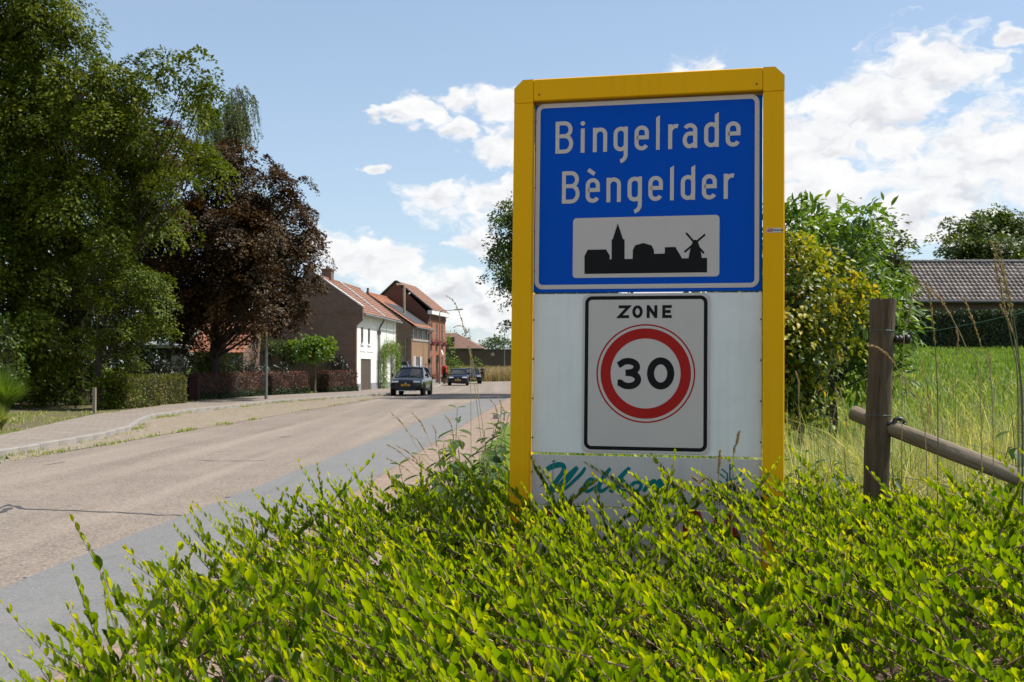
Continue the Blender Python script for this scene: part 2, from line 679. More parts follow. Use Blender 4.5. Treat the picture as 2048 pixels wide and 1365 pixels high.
def build_road():
    left = [(KX(y) + .02, y) for y in (-60, -20, 0, 10, 18)]
    left += [(road_x(-9.33, y), y) for y in (22, 30, 40, 50, 60)]
    left += [(KX(y) + .02, y) for y in (66, 72, 81, 95, 108, 117)]
    left += [(-5.6, 121), (-3, 126), (0, 130), (8, 137), (40, 147), (90, 152)]
    right = [(90, 140), (40, 133), (18, 124), (8, 112), (3.4, 98), (1.3, 84), (.35, 72)]
    right += [(road_x(-2.6, y), y) for y in (62, 40, 20, 0, -20, -60)]
    road = sheet('road', left + right, 0.0, M_road, 'brown chip asphalt road curving right')
    # grey repair strip along the right edge
    jit = [(-60, 0), (-20, .0), (0, .02), (5, -.02), (8, .03), (11, -.01), (14, .02), (18, 0), (24, .03), (32, -.03), (45, .0), (58, .05)]
    pts = [(road_x(-4.06 + d, y), y) for y, d in jit] + [(road_x(-2.7, 62), 63.5)] + [(road_x(-2.62, y), y) for y in (60, 40, 20, 10, 0, -20, -60)]
    sheet('road_strip', pts, .004, M_strip, 'smooth grey asphalt strip along the road edge')
    # tar-filled cracks in the chip asphalt
    mt = plain('tar', (.060, .062, .066), .6, var=.2)

    def crack(px, w):
        P = [(lambda d: (CAM + d * (-1.6 / d.z)))(ray(u, v)) for u, v in px]
        pts = []
        for i in range(len(P) - 1):
            for t in np.linspace(0, 1, 6)[:-1]:
                q = P[i].lerp(P[i + 1], t)
                pts.append(q + Vector((rng.normal() * .012, rng.normal() * .03, 0)))
        pts.append(P[-1])
        mb = MB(); n = len(pts)
        vs = []
        for i, q in enumerate(pts):
            t = (pts[min(i + 1, n - 1)] - pts[max(i - 1, 0)]); t.z = 0; t.normalize()
            s_ = Vector((-t.y, t.x, 0)) * (w * (0.25 + .75 * math.sin(PI * min(1, (i + .3) / n)) ** .5) * rng.uniform(.5, 1.3))
            vs += [(q.x + s_.x, q.y + s_.y, .0036), (q.x - s_.x, q.y - s_.y, .0036)]
        mb.add(vs, [(2 * i, 2 * i + 1, 2 * i + 3, 2 * i + 2) for i in range(n - 1)])
        obj('tar_crack', mb, mt, road)
    crack([(0, 1018), (15, 1010), (60, 1019), (160, 1022), (280, 1028), (368, 1033)], .032)
    crack([(0, 1027), (22, 1016)], .05)
    crack([(380, 921), (460, 923), (530, 922)], .022)
    crack([(88, 931), (130, 924)], .02)
    crack([(450, 996), (475, 994)], .03)
    crack([(175, 1101), (210, 1099)], .02)
    crack([(50, 1156), (70, 1155)], .02)
    crack([(560, 876), (580, 873)], .03)
    crack([(760, 812), (830, 816), (905, 815)], .03)
    crack([(790, 851), (900, 840), (960, 822)], .02)


build_road()


def pavemat(name, c1, c2, joint, w, h, off=.5, rot=0.0, moss=(.10, .11, .045), mossk=.5):
    m, T, out = new_mat(name)
    co = objco(T)
    mp = T.node('ShaderNodeMapping'); T.l.new(co, mp.inputs[0]); mp.inputs['Rotation'].default_value = (0, 0, rot)
    br = T.node('ShaderNodeTexBrick'); br.offset = off
    T.l.new(mp.outputs[0], br.inputs['Vector'])
    br.inputs['Color1'].default_value = (*c1, 1); br.inputs['Color2'].default_value = (*c2, 1); br.inputs['Mortar'].default_value = (*joint, 1)
    br.inputs['Scale'].default_value = 1; br.inputs['Mortar Size'].default_value = min(w, h) * .045
    br.inputs['Brick Width'].default_value = w; br.inputs['Row Height'].default_value = h
    n = T.noise(co, .8, 6, .65); n2 = T.noise(co, 14, 4, .65)
    c = T.mix(T.mapr(n2, .3, .75, 0, .35), br.outputs[0], [x * .7 for x in c1])
    c = T.mix(T.mapr(n, .52, .75, 0, mossk), c, moss)
    principled(T, out, c, .9, spec=.2, bump=T.math('ADD', T.math('SUBTRACT', 1.0, br.outputs['Fac']), T.math('MULTIPLY', n2, .3)), bump_d=.008, bump_s=.7)
    return m


M_slab = pavemat('concrete_slabs', (.255, .212, .175), (.315, .268, .225), (.12, .098, .076), .6, .30, moss=(.22, .18, .13), mossk=.4)
M_bay = pavemat('sandy_clinkers', (.255, .208, .155), (.345, .285, .215), (.15, .125, .085), .21, .105, rot=R(45), moss=(.20, .19, .08), mossk=.6)
M_kerb = plain('kerb_concrete', (.29, .265, .235), .9, var=.22, scale=2.2, bump=.004)
M_brick_pave = plain('paver_clay', (.30, .225, .175), .88, var=.25, scale=5, bump=.003)


def build_pavements():
    ysl = np.concatenate([np.arange(-60, 18, 6), np.arange(18, 64, 1.5), np.arange(64, 121, 4)])
    pts = [(KX(y) - .10, y) for y in ysl] + [(OX(y), y) for y in ysl[::-1]]
    sheet('pavement', pts, .118, M_slab, 'pale concrete pavement along the gardens')
    # lay-by of sandy clinker bricks between kerb and asphalt
    pts = [(road_x(-9.36, y), y) for y in np.arange(19.5, 68, 1.5)] + [(KX(y) + .02, y) for y in np.arange(67, 19, -1.5)]
    sheet('parking_bay', pts, .004, M_bay, 'sandy clinker parking bay beside the road')
    # kerb of single stones
    kb = empty('kerb'); tag(kb, kind='structure')
    proto = MB().bbox((-.495, -.075, -.10), (.495, .075, .128), .015).mesh('kerb_stone')
    proto.materials.append(M_kerb)
    y = 10.0; first = True
    while y < 112:
        x0 = KX(y)
        L = 1.0 if y < 64 else 2.0
        y2 = y + L
        for _ in range(3):
            d = math.hypot(KX(y2) - x0, y2 - y); y2 = y + (y2 - y) * L / d
        x1 = KX(y2)
        o = bpy.data.objects.new('kerb_stone', proto); COL.objects.link(o); o.parent = kb
        o.location = ((x0 + x1) / 2 - .03, (y + y2) / 2, rng.normal() * .004)
        o.rotation_euler = (rng.normal() * .008, rng.normal() * .004, math.atan2(y2 - y, x1 - x0))
        o.scale = (L, 1, 1)
        y = y2
    # right-hand footway: clay pavers, the near ones singly
    base = [(road_x(-2.62, y), y) for y in (-60, -20, 0, 20, 40, 62)] + [(1.1, 80), (2.1, 80), (road_x(-1.2, 62), 62)] + [(road_x(-1.45, y), y) for y in (40,)] + [(road_x(-.75, 36), 36), (road_x(-.4, 30), 30), (road_x(-.35, 20), 20), (road_x(-.45, 9.5), 9.5)] + [(road_x(-1.45, y), y) for y in (8.5, 0, -20, -60)]
    fb = sheet('footway', base, .012, pavemat('clay_pavers_far', (.26, .19, .145), (.36, .265, .20), (.20, .16, .12), .215, .108, moss=(.2, .17, .1), mossk=.35), 'clay brick footway in front of the hedge')
    me = MB().bbox((-.103, -.0505, -.03), (.103, .0505, .030), .006).mesh('paver'); me.materials.append(M_brick_pave)
    n = 0
    rows = int((14.6 - 8.2) / .108)
    for j in range(rows):
        yy = 8.2 + j * .108
        for i in range(8):
            if n >= 300: break
            lat = -2.50 + .215 * i + (.107 if j % 2 else 0)
            o = bpy.data.objects.new('paver', me); COL.objects.link(o); o.parent = fb
            o.location = (road_x(lat, yy), yy, rng.normal() * .0025)
            o.rotation_euler = (rng.normal() * .012, rng.normal() * .012, -.041 + rng.normal() * .01)
            n += 1
    # flush edging between footway and road strip, and a far kerb on the right
    ke = empty('edging'); tag(ke, kind='structure')
    pe = proto.copy(); pe.materials[0] = plain('edge_concrete', (.20, .165, .135), .9, var=.3, scale=3, bump=.004)
    for i in range(60):
        yy = 4 + i * 1.0
        o = bpy.data.objects.new('edge_stone', pe); COL.objects.link(o); o.parent = ke
        o.location = (road_x(-2.62, yy), yy, -.112 + rng.normal() * .003); o.rotation_euler = (0, 0, PI / 2 - .041)
        o.scale = (1, .6, 1)
    for i in range(10):
        yy = 35.5 + i * 1.0
        xx = -1.05 + i * .16 + .012 * i * i
        o = bpy.data.objects.new('edge_stone', proto); COL.objects.link(o); o.parent = ke
        o.location = (xx + .62, yy, .03); o.rotation_euler = (0, 0, math.atan2(1.0, .16 + .024 * i))


build_pavements()

# ------------------------------------------------------------------ the town sign


def signmat(name, col, rough=.45, spec=.1, dirt=.5):
    """coated metal or film that has stood outside: rain streaks, dull patches, fly specks"""
    if name in MATS:
        return MATS[name]
    m, T, out = new_mat(name)
    co = objco(T)
    mp = T.node('ShaderNodeMapping'); T.l.new(co, mp.inputs[0]); mp.inputs['Scale'].default_value = (38, 38, 1.3)
    streak = T.noise(mp.outputs[0], 1.0, 5, .6)
    patch = T.noise(co, 2.3, 6, .65)
    speck = T.node('ShaderNodeTexVoronoi'); T.l.new(co, speck.inputs['Vector']); speck.inputs['Scale'].default_value = 34
    c = T.mix(T.mapr(patch, .35, .75, 0, .30 * dirt), col, [x * .72 + .02 for x in col])
    c = T.mix(T.mapr(streak, .52, .78, 0, .42 * dirt), c, [x * .62 + .015 for x in col])
    c = T.mix(T.mapr(T.noise(co, 9, 4, .7), .62, .74, 0, .25 * dirt), c, [min(1, x * .8 + .06) for x in col])
    c = T.mix(T.mapr(speck.outputs['Distance'], .055, .035, 0, .45 * dirt), c, [x * .35 for x in col])
    principled(T, out, c, T.mapr(patch, .3, .7, rough - .08, rough + .12), spec=spec)
    MATS[name] = m
    return m


M_yellow = signmat('yellow_coat', (.92, .47, .001), .5, .10, .55)
M_blue = signmat('blue_film', (.0, .082, .50), .42, .06, .35)


def filmmat(name, col):
    """retro-reflective film: faint honeycomb"""
    m, T, out = new_mat(name)
    co = objco(T)
    vor = T.node('ShaderNodeTexVoronoi', feature='DISTANCE_TO_EDGE'); T.l.new(co, vor.inputs['Vector']); vor.inputs['Scale'].default_value = 260
    n = T.noise(co, 5, 5, .6)
    c = T.mix(T.mapr(vor.outputs['Distance'], 0, .08), [x * .86 for x in col], col)
    c = T.mix(T.mapr(n, .45, .75, 0, .25), c, [x * .82 for x in col])
    principled(T, out, c, .4, spec=.15)
    return m


M_film = filmmat('white_film', (.63, .565, .51))
M_black = plain('black_film', (.010, .010, .010), .5, var=.1, spec=.12)
M_red = plain('red_film', (.42, .012, .008), .4, var=.06, spec=.15)
M_teal = plain('teal_film', (.0, .17, .165), .4, var=.06, spec=.15)
M_darkred = plain('dark_red_film', (.36, .006, .008), .4, var=.08)
M_panelgrey = signmat('grey_white_panel', (.62, .57, .52), .45, .15, .6)


def milkmat():
    m, T, out = new_mat('milky_panel')
    n = T.noise(objco(T), 3, 6, .65)
    c = T.mix(T.mapr(n, .4, .8), (.90, .90, .86), (.78, .79, .75))
    mp = T.node('ShaderNodeMapping'); T.l.new(objco(T), mp.inputs[0]); mp.inputs['Scale'].default_value = (30, 30, 1.2)
    c = T.mix(T.mapr(T.noise(mp.outputs[0], 1.0, 5, .6), .52, .8, 0, .35), c, (.58, .58, .54))
    sk = T.node('ShaderNodeTexVoronoi'); T.l.new(objco(T), sk.inputs['Vector']); sk.inputs['Scale'].default_value = 22
    c = T.mix(T.mapr(sk.outputs['Distance'], .05, .03, 0, .5), c, (.25, .24, .2))
    b = T.node('ShaderNodeBsdfPrincipled'); T.l.new(c, b.inputs['Base Color']); T.inp(b, 'Roughness', .35)
    tr = T.node('ShaderNodeBsdfTranslucent'); T.l.new(c, tr.inputs[0])
    mx = T.node('ShaderNodeMixShader'); mx.inputs[0].default_value = .16
    T.l.new(b.outputs[0], mx.inputs[1]); T.l.new(tr.outputs[0], mx.inputs[2]); T.l.new(mx.outputs[0], out.inputs[0])
    return m


M_milk = milkmat()

SIGN_C = at(1297, 735, 5.46)
SIGN_ROT = Matrix.Rotation(R(-13.3), 3, 'Z') @ Matrix.Rotation(R(-1.6), 3, 'X') @ Matrix.Rotation(R(.36), 3, 'Y')
# local axes of the sign: x right, y away from the viewer, z up
SX, SY, SZ = SIGN_ROT.col[0], SIGN_ROT.col[1], SIGN_ROT.col[2]


def S(u, v, off=0.0):
    """photo pixel -> sign plane coordinates (metres right, metres up)"""
    d = ray(u, v)
    o = SIGN_C - SY * off
    t = (o - CAM).dot(SY) / d.dot(SY)
    p = CAM + d * t - o
    return p.dot(SX), p.dot(SZ)


MPX = 5.46 / FPX     # metres per photo pixel on the sign


def arc(cx, cy, rx, ry, a0, a1, n=12):
    return [(cx + rx * math.cos(R(a0 + (a1 - a0) * i / n)), cy + ry * math.sin(R(a0 + (a1 - a0) * i / n))) for i in range(n + 1)]


def ribbon(mb, pts, w, d, closed=False):
    """flat stroke of width w at depth d (towards the viewer)"""
    P = [Vector(p) for p in pts]
    q = [P[0]]
    for p in P[1:]:
        if (p - q[-1]).length > 1e-6: q.append(p)
    P = q
    n = len(P)
    if not hasattr(w, '__len__'):
        w = [w] * n
    vs = []
    for i in range(n):
        a = P[i] - P[(i - 1) % n] if (i > 0 or closed) else P[1] - P[0]
        b = P[(i + 1) % n] - P[i] if (i < n - 1 or closed) else P[-1] - P[-2]
        a = a.normalized(); b = b.normalized()
        na = Vector((-a.y, a.x)); nb = Vector((-b.y, b.x))
        m = (na + nb)
        m = m / max(.35, m.length_squared) * 2 if m.length > 1e-6 else na
        ww = w[min(i, len(w) - 1)] / 2
        l = P[i] + m * ww; r = P[i] - m * ww
        vs += [(l.x, -d, l.y), (r.x, -d, r.y)]
    k = n if closed else n - 1
    mb.add(vs, [(2 * i, 2 * i + 1, (2 * i + 3) % (2 * n), (2 * i + 2) % (2 * n)) for i in range(k)])


def flat(mb, pts, d):
    mb.add([(x, -d, z) for x, z in pts], [tuple(range(len(pts)))])


def rrect(x0, z0, x1, z1, r, n=6):
    pts = []
    for cx, cz, a in ((x1 - r, z0 + r, -90), (x1 - r, z1 - r, 0), (x0 + r, z1 - r, 90), (x0 + r, z0 + r, 180)):
        pts += arc(cx, cz, r, r, a, a + 90, n)
    return pts


# stroke alphabet in units of the lower-case height = 50, stroke 7.6
s_ = 3.8
def bowl(): return arc(14, 35.9, 10.2, 10.2, 0, 180, 10) + arc(14, 14.1, 10.2, 10.2, 180, 360, 10) + [(24.2, 35.9)]
G_E = [[(3.8, 26), (24.2, 26), (24.2, 35.9)] + arc(14, 35.9, 10.2, 10.3, 0, 180, 12) + arc(14, 14.1, 10.2, 10.3, 180, 335, 12)]
GLY = {
    'B': (35, [[(19, 35.6), (3.8, 35.6)], [(3.8, 62.2)] + arc(18, 48.9, 11.6, 13.3, 90, -90, 12)[0:] , arc(18.5, 19.7, 12.7, 15.9, 90, -90, 12) + [(3.8, 3.8)], [(3.8, 0), (3.8, 66)]]),
    'i': (7.6, [[(3.8, 0), (3.8, 50)]]),
    'n': (28, [[(3.8, 0), (3.8, 50)], arc(14.2, 35.6, 10.2, 10.6, 165, 0, 12) + [(24.2, 0)]]),
    'g': (28, [bowl(), [(24.2, 50), (24.2, -6)] + arc(10.5, -6.5, 13.7, 14.5, 0, -78, 10)]),
    'e': (28, G_E),
    'l': (7.6, []),
    'r': (21, [[(3.8, 0), (3.8, 50)], arc(15.5, 33, 11.5, 13.2, 160, 72, 10)]),
    'a': (28, [[(24.2, 0), (24.2, 35.9)] + arc(14, 35.9, 10.2, 10.3, 0, 152, 12), [(24.2, 29.5), (14, 29.5)] + arc(13, 16.6, 9.2, 12.9, 90, 285, 14) + [(24.2, 9)]]),
    'd': (28, [bowl()]),
    'è': (28, G_E + [[(4.5, 68), (17.5, 58.5)]]),
}


def write(mb, text, boxes, d, sw=8.1):
    """boxes: for every letter its left pixel and baseline pixel on the photograph"""
    k = MPX
    for i, ch in enumerate(text):
        u, v, wpx = boxes[i]
        x0, z0 = S(u, v)
        x1, _ = S(u + wpx, v)
        w, strokes = GLY[ch]
        sx = (x1 - x0) / w
        for j, stk in enumerate(strokes):
            ribbon(mb, [(x0 + x * sx, z0 + y * k) for x, y in stk], sw * k, d + .00015 * j)
        if ch == 'i':
            flat(mb, [(x0 + 3.8 * sx + p[0] * k, z0 + p[1] * k) for p in arc(0, 60.5, 4.7, 4.7, 0, 360, 16)[:-1]], d)
        if ch in 'ld':
            xo = 0 if ch == 'l' else 20.4
            flat(mb, [(x0 + (xo + a) * sx, z0 + b * k) for a, b in ((0, 0), (7.6, 0), (7.6, 70), (0, 65.5))], d + .0004)


CAPS = {
    'Z': (19, [[(0, 23), (18, 23), (1.5, 3), (19, 3)]]),
    'O': (21, [arc(10.5, 13, 7.7, 10, 90, 450, 20)]),
    'N': (20, [[(3, 0), (3, 26)], [(3, 24), (17, 2)], [(17, 0), (17, 26)]]),
    'E': (18, [[(18, 23), (3, 23), (3, 3), (18, 3)], [(3, 13), (16, 13)]]),
    'B': (19, [[(3, 0), (3, 26)], [(3, 23)] + arc(10, 18.3, 5.5, 4.7, 90, -90, 8) + [(3, 13.6)], [(3, 13.6)] + arc(11, 8.3, 5.5, 5.3, 90, -90, 8) + [(3, 3)]]),
    'K': (19, [[(3, 0), (3, 26)], [(18, 25), (4, 12)], [(8, 15), (18, 1)]]),
    'D': (20, [[(3, 0), (3, 26)], [(3, 23)] + arc(9, 13, 8.5, 10, 90, -90, 10) + [(3, 3)]]),
    'A': (21, [[(2, 0), (10.5, 24), (19, 0)], [(5, 8), (16, 8)]]),
    'L': (17, [[(3, 26), (3, 3), (17, 3)]]),
    'P': (18, [[(3, 0), (3, 26)], [(3, 23)] + arc(10, 17.5, 5.5, 5.5, 90, -90, 8) + [(3, 12)]]),
    'H': (20, [[(3, 0), (3, 26)], [(17, 0), (17, 26)], [(3, 13), (17, 13)]]),
    't': (12, [[(5, 24), (5, 4), (11, 3)], [(0, 17), (11, 17)]]),
    'r': (11, [[(3, 0), (3, 18)], [(3, 13), (6, 16), (11, 16)]]),
    'n': (16, [[(3, 0), (3, 18)], arc(8, 10.5, 5.2, 5.4, 165, 0, 8) + [(13.2, 0)]]),
    'e': (16, [[(3, 9), (13, 9)] + arc(8, 9, 5.3, 6.5, 0, 325, 14)]),
}


def caps(mb, text, x0, z0, h, gap, d, sw):
    k = h / 26
    x = x0
    for ch in text:
        w, strokes = CAPS[ch]
        for j, stk in enumerate(strokes):
            ribbon(mb, [(x + a * k, z0 + b * k) for a, b in stk], sw, d + .00012 * j)
        x += (w + gap) * k
    return x


def build_sign():
    root = empty('town_sign', SIGN_C)
    root.rotation_euler = SIGN_ROT.to_euler()
    tag(root, 'tall yellow framed place name sign with blue panel and 30 zone plate', 'sign')
    # frame: outline in plane coordinates
    L0, L1 = S(1030, 400)[0], S(1068, 400)[0]
    R0, R1 = S(1526, 400)[0], S(1569, 400)[0]
    top = S(1540, 139)[1] * .5 + S(1060, 165)[1] * .5
    tin = S(1300, 196)[1]
    bot = -1.62 - SIGN_C.z + 1.6
    bot = -SIGN_C.z - .15
    cz = top - .115
    dep = (-.045, .055)
    for a, b in ((L0, L1), (R0, R1)):
        obj('post', MB().bbox((a, dep[0], bot), (b, dep[1], cz - .0008), .004), M_yellow, root)
    obj('top_beam', MB().bbox((L1 + .0008, dep[0], tin), (R0 - .0008, dep[1], top), .004), M_yellow, root)
    ch = .043
    for a, b, sgn in ((L0, L1, 1), (R0, R1, -1)):
        if sgn == 1:
            poly = [(a, cz), (b, cz), (b, top), (a + ch, top), (a, top - ch)]
        else:
            poly = [(a, cz), (b, cz), (b, top - ch), (b - ch, top), (a, top)]
        mb = MB().prism(poly, lambda x, z, d: (x, -d, z), -dep[1], -dep[0])
        obj('corner_cap', mb, M_yellow, root)
    # groove strip under the beam
    obj('channel', MB().box((L1 + .002, -.012, tin - .016), (R0 - .002, .030, tin - .0005)), plain('channel_brown', (.20, .12, .01), .5), root)
    pl, pr = L1 + .002, R0 - .002

    # place name panel
    zt, zb = tin - .018, S(1297, 584.5)[1]
    panel = obj('place_name_panel', MB().bbox((pl + .002, -.012, zb), (pr - .001, .004, zt), .002), M_blue, root)
    d = .0135
    x0, z1 = S(1074, 212)[0], (S(1090, 210)[1] + S(1500, 190.5)[1]) / 2
    x1, z0 = S(1519, 300)[0], (S(1090, 580)[1] + S(1500, 575.5)[1]) / 2
    w = 9.0 * MPX
    mb = MB()
    ribbon(mb, rrect(x0 + w / 2, z0 + w / 2, x1 - w / 2, z1 - w / 2, .030), w, d, closed=True)
    tag(obj('border_line', mb, M_film, panel), 'pale border line with rounded corners')
    c = lambda x, y: (1060 + x / 3.4125, 200 + y / 3.4125)
    row1 = [('B', 177, 372, 120), ('i', 349, 366, 26), ('n', 432, 362, 96), ('g', 573, 357, 96), ('e', 716, 350, 96), ('l', 862, 346, 25), ('r', 945, 341, 73), ('a', 1044, 336, 98), ('d', 1190, 329, 99), ('e', 1337, 325, 100)]
    row2 = [('B', 221, 712, 120), ('è', 383, 707, 95), ('n', 524, 703, 98), ('g', 668, 698, 97), ('e', 810, 694, 98), ('l', 957, 690, 26), ('d', 1031, 688, 97), ('e', 1175, 684, 100), ('r', 1323, 680, 76)]
    # one shared baseline per row so that the lettering sits straight on the panel
    for row, nm in ((row1, 'Bingelrade'), (row2, 'Bèngelder')):
        boxes = [(c(x, y)[0], c(x, y)[1], w_ / 3.4125) for _, x, y, w_ in row]
        mb = MB()
        write(mb, [r_[0] for r_ in row], boxes, d)
        obj('lettering', mb, M_film, panel)
    # pictogram plate
    px0, pz0 = S(*c(296, 1000))[0], S(*c(790, 1213))[1]
    px1, pz1 = S(*c(1294, 1000))[0], S(*c(790, 800))[1]
    mb = MB(); flat(mb, rrect(px0, pz0, px1, pz1, .018), d)
    plate = obj('pictogram_plate', mb, M_film, panel)
    sil = [(375, 1191), (1210, 1180), (1210, 1081), (1174, 1082), (1164, 1020), (1152, 985), (1143, 962), (1128, 957), (1113, 965), (1105, 990), (1095, 1025), (1083, 1084), (1040, 1085),
           (994, 1007), (922, 1009), (922, 1052), (849, 1054), (847, 1025), (832, 996), (776, 980), (720, 996), (704, 1028), (703, 1088), (648, 1089), (648, 955), (638, 955), (602, 846), (567, 956), (560, 956), (560, 1091),
           (547, 1092), (547, 1066), (522, 1024), (397, 1026), (375, 1070)]
    bm = bmesh.new()
    f = bm.faces.new([bm.verts.new((S(*c(x, y))[0], -(d + .0008), S(*c(x, y))[1])) for x, y in sil])
    bm.normal_update()
    bmesh.ops.triangulate(bm, faces=[f])
    me = bpy.data.meshes.new('skyline'); bm.to_mesh(me); bm.free()
    link('skyline', me, M_black, plate)
    mb = MB()
    for i, (a, b, w_) in enumerate((((1067, 912), (1188, 1050), 11), ((1197, 922), (1056, 1042), 11))):
        ribbon(mb, [S(*c(*a)), S(*c(*b))], 12 / 3.4125 * MPX * 1.15, d + .0010 + .0002 * i)
    obj('mill_sails', mb, M_black, plate)

    # milky backing panel with the zone plate
    zt2, zb2 = zb - .006, S(1297, 910)[1]
    back = obj('backing_panel', MB().bbox((pl + .001, -.008, zb2), (pr - .001, .002, zt2), .002), M_milk, root)
    zx0, zx1 = S(1166, 750)[0], S(1419.5, 750)[0]
    zz1, zz0 = S(1292, 588.5)[1], S(1292, 907.5)[1]
    zz1 = min(zz1, zt2 - .002)
    mb = MB(); mb.prism(rrect(zx0, zz0 + .004, zx1, zz1, .030), lambda a, b, q: (a, -q, b), .009, .0165)
    zp = obj('zone_plate', mb, M_film, root)
    mb = MB(); bw = 7.2 * MPX; o_ = 4.3 * MPX
    ribbon(mb, rrect(zx0 + o_ + bw / 2, zz0 + .004 + o_ + bw / 2, zx1 - o_ - bw / 2, zz1 - o_ - bw / 2, .026), bw, .0172, closed=True)
    obj('black_border', mb, M_black, zp)
    e = lambda x, y: (1000 + x / 2.528, 560 + y / 2.528)
    mb = MB()
    for ch, xa, xb in (('Z', 602, 655), ('O', 672, 723), ('N', 743, 798), ('E', 822, 870)):
        a0 = S(*e(xa, 162))[0]; a1 = S(*e(xb, 162))[0]
        zb_ = S(*e(736, 195))[1]; zt_ = S(*e(736, 130))[1]
        w_, st = CAPS[ch]
        for j, k_ in enumerate(st):
            ribbon(mb, [(a0 + x / w_ * (a1 - a0), zb_ + y / 26 * (zt_ - zb_)) for x, y in k_], 6.0 * MPX, .0172 + .00015 * j)
    obj('zone_lettering', mb, M_black, zp)
    cx, czz = S(*e(737, 474))
    mb = MB()
    for r0, r1 in ((69.8, 90.2), (95.6, 98.6)):
        rm = (r0 + r1) / 2 * MPX
        ribbon(mb, arc(cx, czz, rm, rm, 0, 360, 72)[:-1], (r1 - r0) * MPX, .0172, closed=True)
    tag(obj('speed_ring', mb, M_red, zp), 'red prohibition ring around the number')
    mb = MB()
    h = 31.7; sw = 14.0
    kx = MPX
    three = arc(0, 16.5 + 0, 18, 8.9 + 0, 158, -88, 18)
    x3, z3 = S(*e(655, 473)); x0_, z0_ = S(*e(814, 474))
    up = [(x3 + (x - 1) * kx, z3 + (y - 1.5) * kx) for x, y in [(-21, 17.5)] + arc(-1, 14.2, 17.5, 11.5, 148, -72, 16) + [(-6, 2.2)]]
    lo = [(x3 + (x - 1) * kx, z3 + (y - 1.5) * kx) for x, y in [(-6, 2.4)] + arc(0, -11.0, 18.8, 13.2, 82, -150, 18) + [(-22, -17.5)]]
    ribbon(mb, up, sw * kx * .92, .0172); ribbon(mb, lo, sw * kx * .92, .0174)
    ribbon(mb, arc(x0_, z0_, 20.0 * kx, 25 * kx, 0, 360, 48)[:-1], sw * kx, .0172, closed=True)
    obj('speed_digits', mb, M_black, zp)

    # welcome panel
    zt3, zb3 = S(1297, 914.5)[1], S(1297, 1017)[1]
    wp = obj('welcome_panel', MB().bbox((pl + .001, -.010, zb3), (pr - .001, .002, zt3), .002), M_panelgrey, root)
    q = lambda x, y: S(1040 + x / 6.823, 880 + y / 6.823)
    mb = MB()
    k_ = MPX / 6.823
    strokes = [
        ([(375, 405), (420, 375), (500, 345), (570, 340), (605, 370), (590, 440), (520, 540), (450, 630), (425, 685), (460, 690), (560, 600), (680, 470), (790, 370)], [60, 75, 80, 70, 62, 60, 62, 66, 66, 55, 60, 62, 50]),
        ([(790, 375), (690, 500), (600, 610), (585, 670), (640, 650), (760, 540), (850, 450), (895, 375)], [50, 66, 66, 50, 40, 48, 48, 36]),
        ([(880, 640), (985, 592), (1012, 548), (965, 535), (902, 600), (886, 665), (930, 702), (1025, 645)], [40, 46, 46, 48, 52, 54, 50, 36]),
        ([(1238, 385), (1150, 500), (1085, 620), (1092, 692), (1140, 690), (1215, 635)], [44, 58, 60, 54, 44, 34]),
        ([(1502, 376), (1400, 480), (1310, 595), (1238, 715)], [44, 62, 64, 54]),
        ([(1425, 540), (1370, 590), (1322, 618)], [50, 50, 40]),
        ([(1335, 612), (1372, 695), (1455, 680)], [50, 52, 36]),
        ([(1625, 575), (1555, 590), (1522, 650), (1552, 700), (1612, 690), (1655, 635), (1640, 580), (1612, 572)], [46, 48, 50, 50, 48, 46, 44, 40]),
        ([(1690, 705), (1740, 625), (1775, 560)], [48, 52, 46]),
        ([(1745, 640), (1815, 560), (1845, 575), (1810, 650), (1785, 705)], [36, 48, 50, 52, 46]),
        ([(1830, 640), (1905, 555), (1935, 575), (1900, 650), (1880, 695)], [36, 48, 50, 52, 46]),
        ([(1915, 640), (1995, 555), (2025, 575), (1990, 650), (1985, 692), (2040, 690), (2125, 625)], [36, 48, 50, 52, 50, 44, 34]),
    ]
    j = 0
    for pts, ws in strokes:
        # smooth the brush path
        P = [Vector(q(*p)) for p in pts]
        out = []; wo = []
        n = len(P)
        for i in range(n - 1):
            p0, p1, p2, p3 = P[max(i - 1, 0)], P[i], P[i + 1], P[min(i + 2, n - 1)]
            for t in np.linspace(0, 1, 6)[:-1]:
                out.append(.5 * ((2 * p1) + (-p0 + p2) * t + (2 * p0 - 5 * p1 + 4 * p2 - p3) * t * t + (-p0 + 3 * p1 - 3 * p2 + p3) * t ** 3))
                wo.append((ws[i] * (1 - t) + ws[i + 1] * t) * k_)
        out.append(P[-1]); wo.append(ws[-1] * k_)
        ribbon(mb, out, wo, .0112 + .00015 * j); j += 1
    q2 = lambda x, y: S(1300 + x / 6.203, 880 + y / 6.203)
    tag(obj('script_lettering', mb, M_teal, wp), 'teal brush script word Welkom')
    mb = MB(); j = 0
    lines = [[(993, 300), (993, 640)], [(993, 362), (1052, 325)], [(1030, 420), (1030, 690)], [(1030, 500), (1075, 470), (1130, 430), (1130, 400)], [(1062, 675), (1062, 560), (1110, 520), (1180, 480)],
             [(1100, 640), (1100, 590), (1165, 535)], [(962, 690), (962, 420), (890, 360)], [(930, 665), (930, 560), (850, 500)], [(928, 470), (835, 395)], [(890, 640), (890, 580), (845, 540)], [(962, 520), (940, 480)]]
    for l in lines:
        ribbon(mb, [q2(*p) for p in l], 17 * MPX / 6.203, .0112 + .00012 * j); j += 1
    tag(obj('tree_emblem', mb, M_teal, wp), 'teal line tree emblem')
    a0, b0 = q2(715, 800); a1, _ = q2(1260, 800)
    mb = MB(); caps(mb, 'BEEKDAELEN', a0, b0, 8.6 * MPX, 9.5, .0112, 2.2 * MPX)
    obj('municipality_lettering', mb, M_teal, wp)

